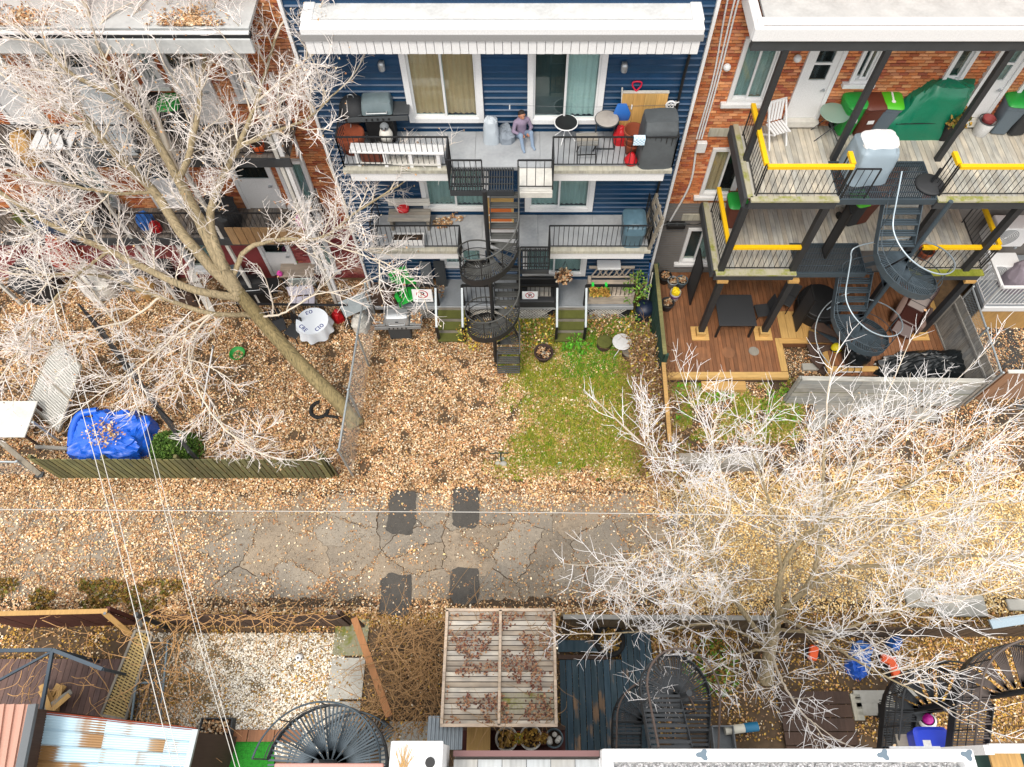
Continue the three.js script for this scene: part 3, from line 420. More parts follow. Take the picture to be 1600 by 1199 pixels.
{
  const W = (u0, v0, u1, v1, h) => { const a = Z(u0, v0, RZ), b = Z(u1, v1, RZ), y = (a.y + b.y) / 2; return [a.x, b.x, y, y + h]; };
  const wA = W(1135, 157, 1194, 158, 1.75), dA = W(1220, 190, 1274, 190, 2.45), wB = W(1326, 126, 1357, 127, 1.3), wC = W(1469, 125, 1500, 126, 1.3), dB = W(1488, 190, 1535, 190, 2.5), wD = W(1575, 160, 1640, 160, 1.6);
  const wE = W(1092, 303, 1146, 304, 1.75), wF = W(1060, 408, 1107, 409, 1.65), dC = W(1300, 318, 1345, 318, 2.1), dD = W(1385, 318, 1430, 318, 2.1);
  const holes = [wA, dA, wB, wC, dB, wD, wE, wF, dC, dD], inner = holes.map(([a, b, c, d]) => [a + 0.08, b - 0.08, c + 0.07, d - 0.07]);
  const x0 = BX1 + 0.05, x1 = 19;
  wallCore(house, x0, x1, 0, 13, RZ - 0.012, 0.24, inner, m.mortar);
  const ySt = 3.55;
  bricks(house, x0 + 0.02, x1, ySt, 12.9, RZ, holes);
  wallCore(house, x0, x1, 0, ySt - 0.01, RZ + 0.02, 0.05, holes, m.stucco, 'stucco_wall');
  for (let y = 0.12; y < ySt; y += 0.11) for (const [a, b] of gaps(x0, x1, y, y + 0.02, holes)) if (a < 7) obj('stucco_joint', B(Math.min(b, 7) - a, 0.012, 0.01, (a + Math.min(b, 7)) / 2, y, RZ + 0.024), m.grey, house);
  const win = (h, o) => slidingWindow(house, 'window', ...h, RZ - 0.02, { casing: 0.09, sill: 0.14, ...o });
  win(wA, { curtain: m.curtainGrey, curtain2: m.curtainGrey, room: m.dark }); win(wB, {}); win(wC, { mull: false }); win(wD, {}); win(wE, { curtain: m.curtainTan, curtain2: null, room: m.dark }); win(wF, { curtain2: m.curtainGrey });
  const door = (h, two) => {
    const [a, b, c, d] = h, g = part('door', house, [(a + b) / 2, c, RZ]), W2 = b - a, H2 = d - c;
    obj('door_frame', [B(0.1, H2, 0.14, -W2 / 2 + 0.05, H2 / 2, 0.02), B(0.1, H2, 0.14, W2 / 2 - 0.05, H2 / 2, 0.02), B(W2 - 0.2, 0.1, 0.14, 0, H2 - 0.05, 0.02)], m.white, g);
    obj('door_leaf', [B(W2 - 0.2, 1.1, 0.045, 0, 0.72, 0.03), B(0.14, H2 - 1.37, 0.045, -W2 / 2 + 0.17, 1.27 + (H2 - 1.37) / 2, 0.03), B(0.14, H2 - 1.37, 0.045, W2 / 2 - 0.17, 1.27 + (H2 - 1.37) / 2, 0.03), B(W2 - 0.48, 0.05, 0.045, 0, 1.72, 0.03)], m.white, g);
    obj('door_glass', B(W2 - 0.48, H2 - 1.4, 0.008, 0, 1.27 + (H2 - 1.4) / 2, 0.02), m.glass, g); obj('room_back', B(W2 - 0.3, H2 - 1.3, 0.01, 0, 1.25 + (H2 - 1.4) / 2, -0.1), two ? m.curtainGrey : m.dark, g);
    obj('threshold', B(W2, 0.16, 0.22, 0, 0.08, 0.1), m.whiteOld, g); obj('handle', [CY(0.03, 0.03, 0.05, 0, 0, 0).rotateX(Math.PI / 2).translate(W2 / 2 - 0.18, 1.02, 0.06), B(0.1, 0.02, 0.02, W2 / 2 - 0.22, 1.02, 0.11)], m.steel, g);
  };
  door(dA); door(dB, true); door(dC); door(dD, true);
  for (const [u, v] of [[1245, 86], [1135, 100]]) { const q = Z(u, v, RZ), l = part('wall_lamp', house, [q.x, q.y, RZ]); obj('lamp_globe', new THREE.SphereGeometry(0.09, 14, 10).translate(0, 0, 0.12), m.white, l); obj('lamp_bracket', CY(0.045, 0.045, 0.06, 0, 0, 0).rotateX(Math.PI / 2).translate(0, 0, 0.03), m.galv, l); }
  for (const [ua, ub] of [[1136, 1088], [1147, 1092], [1153, 1096]]) { const a = Z(ua, 0, RZ), b = Z(ub, 215, RZ); obj('conduit', TB([[a.x, a.y + 1, RZ + 0.05], [a.x, a.y, RZ + 0.05], [b.x, (a.y + b.y) / 2, RZ + 0.05], [b.x, b.y, RZ + 0.05]], 0.022, 20), m.white, house); }
  const jb = Z(1095, 226, RZ); obj('junction_box', RB(0.26, 0.34, 0.12, jb.x, jb.y, RZ + 0.08, 0.02), m.white, house);
  const c0 = Z(1078, 285, RZ), c1 = Z(1046, 345, RZ); obj('conduit', TB([[jb.x - 0.1, jb.y - 0.1, RZ + 0.05], [c0.x, c0.y, RZ + 0.05], [c1.x, c1.y, RZ + 0.05]], 0.03, 20), m.white, house);
  for (const [u, v, w] of [[1133, 205, 0.5], [1090, 338, 0.55]]) { const q = Z(u, v, RZ); obj('concrete_lintel', B(w * 1.7, 0.26, 0.05, q.x, q.y, RZ + 0.03), m.slabEdge, house); }
  // canopy roof with its beam and posts
  const cz = -13.25, a = Z(1172, 76, cz), rf = part('canopy_roof', house), xe = 18.5, cw = xe - a.x, cx = (xe + a.x) / 2;
  obj('beam', B(cw, 0.24, 0.14, cx, a.y + 0.1, cz - 0.02), m.fasciaDark, rf);
  obj('roof_edge', [RB(cw + 0.1, 0.3, 0.12, cx, a.y + 0.38, cz + 0.05, 0.03), RB(0.2, 0.34, 1.5, a.x + 0.04, a.y + 0.38, cz - 0.72, 0.03), RB(cw, 0.1, 0.16, cx, a.y + 0.56, cz - 0.09, 0.03)], m.white, rf);
  obj('roof_membrane', B(cw - 0.2, 0.06, 1.3, cx + 0.1, a.y + 0.5, cz - 0.75), m.membraneGrey, rf);
  const topPosts = [[1165, 250], [1301, 250], [1464, 249]].map(([u, v]) => P(u, v, D3)); topPosts.push(topPosts[2].clone().add(V(2.6, 0, 0)));
  for (const q of topPosts) obj('post', B(0.13, a.y - D3, 0.13, q.x, (a.y + D3) / 2, cz), m.post, house);
  // upper deck
  const X3 = (u, v = 316) => P(u, v, D3).x, X2 = (u, v = 436) => P(u, v, D2).x, xL = X3(1174), lz0 = P(1390, 252, D3).z, b3 = part('upper_deck', house);
  const gA = X3(1312), gB = X3(1467), xR = 17;
  plankFloor(b3, xL, gA, RZ + 0.05, RF, D3, m.planks); plankFloor(b3, gA, gB, RZ + 0.05, lz0, D3, m.planks2); plankFloor(b3, gB, xR, RZ + 0.05, RF, D3, m.planks);
  grate(b3, gA + 0.01, gB - 0.01, lz0 + 0.02, RF + 0.05, D3 + 0.003, m.ironGrey);
  for (const [p, q] of [[xL, gA], [gB, xR]]) { obj('edge_board', B(q - p, 0.05, 0.16, (p + q) / 2, D3 - 0.0, RF + 0.05), m.mossEdge, b3); obj('rim_beam', B(q - p, 0.26, 0.09, (p + q) / 2, D3 - 0.17, RF + 0.03), m.fasciaDark, b3); }
  obj('rim_beam', B(0.08, 0.3, RF - RZ, xL - 0.1, D3 - 0.16, (RF + RZ) / 2), m.fasciaDark, b3); obj('edge_board', B(0.13, 0.04, RF - RZ, xL, D3 + 0.005, (RF + RZ) / 2), m.mossEdge, b3);
  const yr = { top: m.yellow, topW: 0.105, topName: 'yellow_rail', pitch: 0.15 };
  railing(b3, [xL + 0.14, D3, RF - 0.05], [gA, D3, RF - 0.05], 0.95, m.iron, yr); railing(b3, [xL + 0.12, D3, RZ + 0.4], [xL + 0.12, D3, RF - 0.12], 0.95, m.iron, yr); railing(b3, [gB + 0.05, D3, RF - 0.05], [xR, D3, RF - 0.05], 0.95, m.iron, yr);
  railing(b3, [gA, D3, RF - 0.12], [gA, D3, RF - 0.5], 0.95, m.iron, yr); railing(b3, [gB + 0.05, D3, RF - 0.12], [gB + 0.05, D3, RF - 0.5], 0.95, m.iron, yr);
  railing(b3, [gA + 0.05, D3, RF + 0.02], [X3(1352), D3, RF + 0.02], 0.95, m.iron, { pitch: 0.16 });
  // middle deck
  const b2 = part('lower_deck', house), yL = X2(1120), hA = X2(1246), hB = X2(1420), yR = X2(1540), l2 = P(1300, 380, D2).z;
  plankFloor(b2, yL, hA, RZ + 0.05, RF, D2, m.planks2); plankFloor(b2, hA, hB, RZ + 0.05, l2, D2, m.planks2); plankFloor(b2, hB, yR, RZ + 0.05, RF, D2, m.planks2);
  grate(b2, hA + 0.01, X2(1352, 420), l2 + 0.02, RF + 0.1, D2 + 0.003, m.ironGrey); plankFloor(b2, X2(1352, 420) + 0.02, hB, l2 + 0.01, l2 + 0.25, D2, m.planks2);
  obj('edge_board', B(hA - yL, 0.05, 0.2, (yL + hA) / 2, D2, RF + 0.08), m.mossEdge, b2); obj('edge_board', B(yR - hB, 0.05, 0.2, (yR + hB) / 2, D2, RF + 0.08), m.mossGreen, b2);
  for (const [p, q] of [[yL, hA], [hB, yR]]) obj('rim_beam', B(q - p, 0.26, 0.09, (p + q) / 2, D2 - 0.17, RF + 0.06), m.fasciaDark, b2);
  obj('rim_beam', B(0.08, 0.3, RF - RZ, yL - 0.05, D2 - 0.16, (RF + RZ) / 2), m.fasciaDark, b2); obj('edge_board', B(0.14, 0.045, RF - RZ, yL + 0.03, D2 + 0.004, (RF + RZ) / 2), m.mossEdge, b2);
  railing(b2, [yL + 0.2, D2, RF - 0.02], [hA, D2, RF - 0.02], 0.95, m.iron, yr); railing(b2, [yL + 0.14, D2, RZ + 0.4], [yL + 0.14, D2, RF - 0.1], 0.95, m.iron, yr); railing(b2, [hB, D2, RF - 0.02], [yR - 0.05, D2, RF - 0.02], 0.95, m.iron, yr); railing(b2, [yR - 0.05, D2, RZ + 0.8], [yR - 0.05, D2, RF - 0.1], 0.95, m.iron, yr);
  for (const [u, v] of [[1128, 434], [1241, 436], [1394, 420], [1512, 434]]) { const q = P(u, v, D2); obj('post', B(0.16, D3 - 0.3 - D2, 0.16, q.x, (D3 - 0.3 + D2) / 2, RF - 0.02), m.post, house); }
  for (const [u, v] of [[1094, 527], [1192, 524], [1337, 505], [1436, 523]]) { const q = P(u, v, DG), z = u === 1337 ? q.z : RF; obj('post', B(0.17, D2 - 0.4 - DG, 0.17, q.x, (D2 - 0.4 + DG) / 2, z), m.post, house); obj('post_cap', B(0.3, 0.1, 0.24, q.x, D2 - 0.36, z + 0.02), m.pine[1], house); if (u !== 1337) { obj('post_base', B(0.54, 0.04, 0.5, q.x, DG + 0.02, z), m.pine[3], house); obj('post_foot', B(0.27, 0.2, 0.27, q.x, DG + 0.12, z), m.pine[2], house); } }
}
stair('spiral_staircase', 'grey steel spiral staircase with pale handrail between the brick house decks', { x: 9.72, z: -11.35, y0: D3, rise: 0.2, s: -1, r1: 1.0, poleTop: 7.0, poleBot: 0.2, mt: m.ironGrey, ms: m.ironGrey, mr: m.railLight, slats: 3, rails: [0.35, 0.95], segs: [{ at: Math.PI, n: 5, run: 0.17, before: true }, { at: Math.PI, turn: Math.PI * 1.5, n: 9, slats: 10 }, { at: Math.PI, n: 5, run: 0.17, before: true }, { at: Math.PI, turn: Math.PI * 1.75, n: 10, slats: 10 }] });
// privacy screens on the decks
function screen(label, u0, v0, u1, v1, yb, yt) { const a = P(u0, v0, yt), b = P(u1, v1, yt), t = thing('privacy_screen', label, 'screen', [a.x, yb, (a.z + b.z) / 2]); const d = Math.abs(b.z - a.z), h = yt - yb; obj('panel', B(0.03, h - 0.08, d - 0.06, 0, h / 2, 0), m.charcoal, t); obj('frame', [B(0.045, h, 0.04, 0, h / 2, d / 2), B(0.045, h, 0.04, 0, h / 2, -d / 2), B(0.045, 0.04, d, 0, h - 0.02, 0), B(0.045, 0.04, d, 0, 0.02, 0)], m.black, t); }
screen('tall black privacy screen on the red deck below the grey stucco window', 1094, 389, 1081, 419, DG, 2.3);
screen('black privacy screen on the red deck beside the round black tub', 1268, 445, 1256, 470, DG, 2.1);
screen('black privacy screen hanging by the post under the upper deck', 1326, 318, 1318, 334, D2 + 0.35, D2 + 2.1);
// ------------------------------------------------------------------ the red-brown deck in its yard
{
  const t = thing('wooden_deck', 'low red brown wooden deck with pale pine border under the brick house', 'deck');
  const G = (u, v) => P(u, v, DG), x0 = G(1040, 560).x, xr = G(1222, 580).x, zf = G(1130, 583).z, xE = G(1470, 520).x, zS = G(1290, 530).z;
  plankFloor(t, x0, xr, RZ + 0.1, zf, DG, m.redDeck, 0.13); plankFloor(t, xr, G(1282, 500).x, RZ + 0.1, zS, DG, m.redDeck, 0.13); plankFloor(t, G(1282, 500).x, xE, RZ + 0.1, zf + 0.1, DG, m.redDeck, 0.13);
  obj('border_board', B(xr - x0 + 0.18, 0.05, 0.2, (x0 + xr) / 2 + 0.08, DG + 0.005, zf + 0.08), m.pine[2], t); obj('border_board', B(0.2, 0.05, zf - zS - 0.03, xr + 0.07, DG + 0.006, (zf + zS) / 2 - 0.03), m.pineZ[2], t);
  obj('skirt_board', B(xr - x0 + 0.16, 0.2, 0.04, (x0 + xr) / 2 + 0.08, DG - 0.13, zf + 0.17), m.brownWood[3], t); obj('skirt_board', B(xr - x0 + 0.16, 0.06, 0.05, (x0 + xr) / 2 + 0.08, DG - 0.055, zf + 0.175), m.pine[0], t);
  const h0 = G(1212, 488), h1 = G(1282, 488); for (let i = 0; i < 6; i++) obj('pale_board', B((h1.x - h0.x) / 6 - 0.01, 0.04, zS - h0.z, h0.x + (i + 0.5) * (h1.x - h0.x) / 6, DG + 0.03, (zS + h0.z) / 2), pick(m.pineZ), t);
  obj('border_board', B(h1.x - xr - 0.02, 0.05, 0.18, (h1.x + xr) / 2 + 0.09, DG + 0.008, zS + 0.07), m.pine[1], t); obj('skirt_board', B(h1.x - xr, 0.2, 0.04, (h1.x + xr) / 2 + 0.1, DG - 0.12, zS + 0.15), m.redDeck[0], t);
  const b0 = G(1285, 545), b1 = G(1372, 575); obj('border_board', B(0.16, 0.05, b1.z - b0.z, b0.x + 0.05, DG + 0.009, (b0.z + b1.z) / 2), m.pineZ[0], t); obj('border_board', B(b1.x - b0.x, 0.05, 0.18, (b0.x + b1.x) / 2, DG + 0.007, b1.z + 0.05), m.pine[3], t);
  obj('skirt_board', B(b1.x - b0.x, 0.3, 0.04, (b0.x + b1.x) / 2, DG - 0.17, b1.z + 0.16), m.pine[1], t);
  obj('border_board', B(0.16, 0.05, G(1480, 525).z - G(1465, 460).z, xE + 0.02, DG + 0.007, (G(1480, 525).z + G(1465, 460).z) / 2), m.pineZ[3], t);
  const s0 = P(1097, 608, 0.2), s1 = P(1166, 608, 0.2); obj('step', B(s1.x - s0.x, 0.06, 0.3, (s0.x + s1.x) / 2, 0.2, zf + 0.34), m.pine[0], t); obj('step_riser', B(s1.x - s0.x, 0.15, 0.04, (s0.x + s1.x) / 2, 0.09, zf + 0.47), m.pine[3], t);
  for (const [u, v, r] of [[1097, 553, 0.24], [1138, 551, 0.2], [1178, 549, 0.16]]) { const q = G(u, v); obj('worn_patch', CY(r, r, 0.004, q.x, DG + 0.002, q.z, 24), u === 1178 ? m.oldWood[2] : m.redDeck[5], t); }
  const cb = P(1270, 576, 0); tag(obj('concrete_block', RB(0.72, 0.14, 0.24, 0, 0.07, 0, 0.02), m.concrete), 'pale concrete block on the soil at the foot of the dark winder steps', 'block').position.copy(cb);
  const w = thing('winder_steps', 'dark weathered wooden winder steps leading down to the soil beside the red deck', 'steps', P(1305, 552, 0.0)); for (let i = 0; i < 5; i++) { const a = Math.PI * (0.62 + i * 0.13), c = Math.cos(a), s = Math.sin(a), a2 = a + 0.42, pl = [[0.06 * c, 0.06 * s], [1.05 * c, 1.05 * s], [1.05 * Math.cos(a2), 1.05 * Math.sin(a2)], [0.06 * Math.cos(a2), 0.06 * Math.sin(a2)]]; obj('tread', prism(pl, 0.1 + i * 0.16, 0.14 + i * 0.16), m.brownWood[i % 3], w); }
  obj('handrail', TB(Array.from({ length: 8 }, (_, i) => { const a = Math.PI * (0.72 + i * 0.11); return [1.03 * Math.cos(a), 0.75 + i * 0.15, 1.03 * Math.sin(a)]; }), 0.018, 24), m.galv, w);
}

// ------------------------------------------------------------------ things on the right-hand decks
function bin(label, bodyM, lidM, p, ry, group, { emblem, w = 0.5, h = 0.92 } = {}) {
  const t = thing('wheeled_bin', label, 'bin', p, ry, group);
  obj('body', loft([ring(w * 0.76, w * 0.82, 0.05, { e: 7 }), ring(w * 0.8, w * 0.86, 0.3, { e: 7 }), ring(w, w * 1.08, h - 0.1, { e: 7 }), ring(w * 1.08, w * 1.16, h - 0.08, { e: 7 }), ring(w * 1.08, w * 1.16, h, { e: 7 })], { bottom: true, crease: 0.6 }), bodyM, t);
  obj('lid', loft([ring(w * 1.12, w * 1.2, h + 0.005, { e: 6, z: 0.01 }), ring(w * 1.14, w * 1.24, h + 0.03, { e: 6, z: 0.02 }), ring(w * 1.02, w * 1.1, h + 0.08, { e: 5, z: 0.01 }), ring(w * 0.6, w * 0.7, h + 0.105, { e: 4 })], { bottom: true, crease: 0.7 }), lidM, t);
  obj('handle', [rod([-w * 0.4, h + 0.03, -w * 0.66], [w * 0.4, h + 0.03, -w * 0.66], 0.018), B(0.04, 0.05, 0.12, -w * 0.4, h + 0.02, -w * 0.6), B(0.04, 0.05, 0.12, w * 0.4, h + 0.02, -w * 0.6)], bodyM, t);
  for (const s of [-1, 1]) obj('wheel', CY(0.11, 0.11, 0.05, 0, -0.025, 0, 18).rotateZ(Math.PI / 2).translate(s * w * 0.48, 0.11, -w * 0.4), m.wheel, t);
  if (emblem === 'bar') obj('emblem', [prism([[-0.022, -0.2], [0.022, -0.2], [0.022, 0.1], [-0.022, 0.1]], h + 0.106, h + 0.111), CY(0.05, 0.05, 0.006, 0, h + 0.106, 0.14, 16)], m.white, t);
  if (emblem === 'label') obj('sticker', B(0.16, 0.1, 0.006, 0.02, h * 0.55, w * 0.49, -0.09), m.white, t);
  if (emblem === 'loop') { const g = []; for (let k = 0; k < 3; k++) { const a = k * 2.094 + 1.57, b = a + 1.35, c = (q, r) => [Math.cos(q) * r, Math.sin(q) * r]; g.push(bar([...c(a, 0.075), 0], [...c(b, 0.075), 0], 0.03, 0.006)); const [tx, ty] = c(b + 0.12, 0.075); g.push(new THREE.ConeGeometry(0.03, 0.05, 3).rotateZ(b + 0.3).translate(tx, ty, 0)); } obj('recycling_mark', join(g).translate(0, h * 0.55, w * 0.535), m.white, t); }
  return t;
}
const onD3 = (u, v) => P(u, v, D3), onD2 = (u, v) => P(u, v, D2), onG = (u, v, y = DG) => P(u, v, y);
bin('all green wheeled bin beside the round glass table on the upper deck', m.green, m.green, onD3(1315, 205), 0.15, 'wheeled bins on the brick house decks', { emblem: 'label' });
bin('brown wheeled bin between the all green bin and the lime lidded bin', m.brownBin, m.brownBin, onD3(1341, 206), 0.1, 'wheeled bins on the brick house decks', { emblem: 'label' });
bin('grey wheeled bin with lime lid and white mark next to the green tarpaulin cover', m.greyBin, m.lime, onD3(1367, 205), -0.12, 'wheeled bins on the brick house decks', { emblem: 'bar' });
bin('grey wheeled bin with green lid beside the white bucket at the right edge', m.greyBin, m.green, onD3(1556, 203), -0.1, 'wheeled bins on the brick house decks', {});
bin('black wheeled bin with white recycling mark at the far right of the upper deck', m.charcoal, m.darkGrey, onD3(1582, 205), 0.1, 'wheeled bins on the brick house decks', { emblem: 'loop' });
bin('brown wheeled bin with bright green lid at the left end of the lower deck', m.brownBin, m.green, onD2(1140, 350), 0, 'wheeled bins on the brick house decks', {});
bin('green lidded wheeled bin under the upper landing beside the brown bin', m.charcoal, m.lime, onD2(1326, 346), 0.3, 'wheeled bins on the brick house decks', {});
bin('brown wheeled bin under the upper landing on the lower deck', m.brownBin, m.brownBin, onD2(1339, 343), 0.3, 'wheeled bins on the brick house decks', {});
{ // folding chair
  const t = thing('folding_chair', 'white slatted folding chair on the upper brick house deck', 'chair', onD3(1206, 219), 0.35), s = [];
  for (let i = 0; i < 6; i++) obj('seat_slat', B(0.055, 0.02, 0.42, -0.2 + i * 0.08, 0.44 + 0, 0.05), m.white, t);
  for (let i = 0; i < 5; i++) obj('back_slat', B(0.06, 0.5, 0.02, -0.17 + i * 0.085, 0.72, -0.24, -0.25), m.white, t);
  for (const x of [-0.24, 0.24]) { obj('leg', bar([x, 0, 0.3], [x, 0.95, -0.3], 0.035), m.white, t); obj('leg', bar([x * 0.9, 0, -0.32], [x * 0.9, 0.44, 0.26], 0.035), m.white, t); }
  obj('top_bar', B(0.52, 0.06, 0.03, 0, 0.96, -0.31), m.white, t);
  const q = thing('round_table', 'round glass top table on folding wire legs by the white door', 'table', onD3(1288, 212)); obj('table_top', [CY(0.34, 0.34, 0.018, 0, 0.7, 0, 32), TB(Array.from({ length: 16 }, (_, i) => [0.345 * Math.cos(i / 16 * 6.283), 0.71, 0.345 * Math.sin(i / 16 * 6.283)]), 0.012, 48, 6, true)], M(0x7c9488, 0.15), q);
  for (const [a, b] of [[[-0.3, 0, 0.2], [0.2, 0.7, 0.2]], [[0.3, 0, 0.2], [-0.2, 0.7, 0.2]], [[-0.3, 0, -0.2], [0.2, 0.7, -0.2]], [[0.3, 0, -0.2], [-0.2, 0.7, -0.2]]]) obj('leg', rod(a, b, 0.012), m.darkGrey, q);
}
function tarpCover(name, label, cat, p, rings, mt, ry = 0, amp = 0.05, freq = 3.2, edge) { const t = thing(name, label, cat, p, ry); obj('cover', loft(rings, { amp, freq, crease: 0.55 }), mt, t); if (edge) edge(t); return t; }
{
  const cov = M(0x0f6f52, 0.32, TX.fine);
  const c = tarpCover('tarpaulin_cover', 'shiny green tarpaulin draped over a bulky thing against the brick wall', 'tarpaulin', onD3(1424, 198), [ring(1.75, 0.95, 0.0, { e: 5, n: 48 }), ring(1.72, 0.9, 0.35, { e: 5, n: 48, x: 0.02 }), ring(1.45, 0.84, 0.8, { e: 4, n: 48, x: 0.14 }), ring(1.15, 0.72, 1.15, { e: 4, n: 48, x: 0.28 }), ring(1.0, 0.6, 1.35, { e: 3.5, n: 48, x: 0.34, z: -0.05 }), ring(0.5, 0.3, 1.39, { e: 3, n: 48, x: 0.34, z: -0.06 })], cov, 0, 0.15, 2.8);
  obj('cord', TB([[-0.7, 0.45, 0.42], [0.1, 0.5, 0.45], [0.8, 0.42, 0.4]], 0.012, 20), m.dark, c);
  const g = tarpCover('furniture_cover', 'pale grey translucent cover with white top standing on the upper landing', 'cover', onD3(1347, 268), [ring(1.0, 0.95, 0.0, { e: 5, n: 40 }), ring(0.98, 0.9, 0.5, { e: 5, n: 40 }), ring(0.92, 0.78, 0.85, { e: 5, n: 40 }), ring(0.8, 0.62, 0.98, { e: 4, n: 40 })], M(0x8b9ba6, 0.45), 0.05, 0.12, 3);
  obj('top_sheet', loft([ring(0.86, 0.62, 0.97, { e: 4, n: 32 }), ring(0.84, 0.6, 1.02, { e: 4, n: 32 }), ring(0.5, 0.3, 1.04, { e: 3, n: 32 })], { amp: 0.06, freq: 4 }), m.white, g);
  const pl = thing('planter', 'black square planter with withered golden plants beside the green tarpaulin', 'planter', onD3(1476, 212)); obj('box', [loft([ring(0.4, 0.4, 0, { e: 9 }), ring(0.48, 0.48, 0.5, { e: 9 })], { top: false, crease: 0.5 })], m.black, pl); obj('soil', CY(0.2, 0.2, 0.04, 0, 0.4, 0), m.soil, pl);
  scatter('withered_leaves', null, null, 260, () => ({ x: rr(-0.25, 0.25), y: rr(0.45, 0.75), z: rr(-0.2, 0.3), s: rr(0.06, 0.13), rx: rr(-1.2, 1.2), rz: rr(-1.2, 1.2), c: shade(pick(R() < 0.3 ? [new THREE.Color('#5f6d1e')] : goldCols), rr(0.6, 1)) }), pl);
  const hb = thing('hose_box', 'small brown box with flat lid against the wall behind the planter', 'box', onD3(1479, 193)); obj('box', RB(0.5, 0.5, 0.35, 0, 0.25, 0, 0.03), m.brownBin, hb); obj('lid', RB(0.54, 0.06, 0.4, 0, 0.53, 0, 0.02), m.brownWood[2], hb);
  const bk = thing('bucket', 'white bucket with a dark rim holding a red pot near the right edge', 'bucket', onD3(1530, 208)); obj('pail', LA([[0.0, 0.02], [0.17, 0.0], [0.21, 0.42], [0.2, 0.42], [0.16, 0.03]], 24), m.white, bk); obj('rim', new THREE.TorusGeometry(0.21, 0.015, 8, 28).rotateX(Math.PI / 2).translate(0, 0.42, 0), m.darkGrey, bk); obj('red_pot', LA([[0, 0.3], [0.12, 0.3], [0.16, 0.48], [0.14, 0.48], [0.1, 0.34], [0, 0.34]], 20), M(0x8a3b3b, 0.7), bk);
  const ps = thing('parasol_base', 'dark round parasol base with short tube on the steel landing', 'parasol base', onD3(1452, 290)); obj('disc', LA([[0, 0], [0.34, 0], [0.35, 0.05], [0.3, 0.09], [0.06, 0.13], [0, 0.13]], 32), m.charcoal, ps); obj('tube', CY(0.035, 0.035, 0.45, 0, 0.1, 0, 14), m.iron, ps);
  const ct = thing('flower_pot', 'terracotta flower pot behind the yellow rail of the lower deck', 'pot', onD2(1441, 402)); obj('pot', LA([[0, 0], [0.13, 0], [0.19, 0.26], [0.21, 0.26], [0.21, 0.31], [0.17, 0.31], [0.13, 0.05], [0, 0.05]], 22), m.terracotta, ct); obj('soil', CY(0.17, 0.17, 0.02, 0, 0.25, 0), m.soil, ct);
}
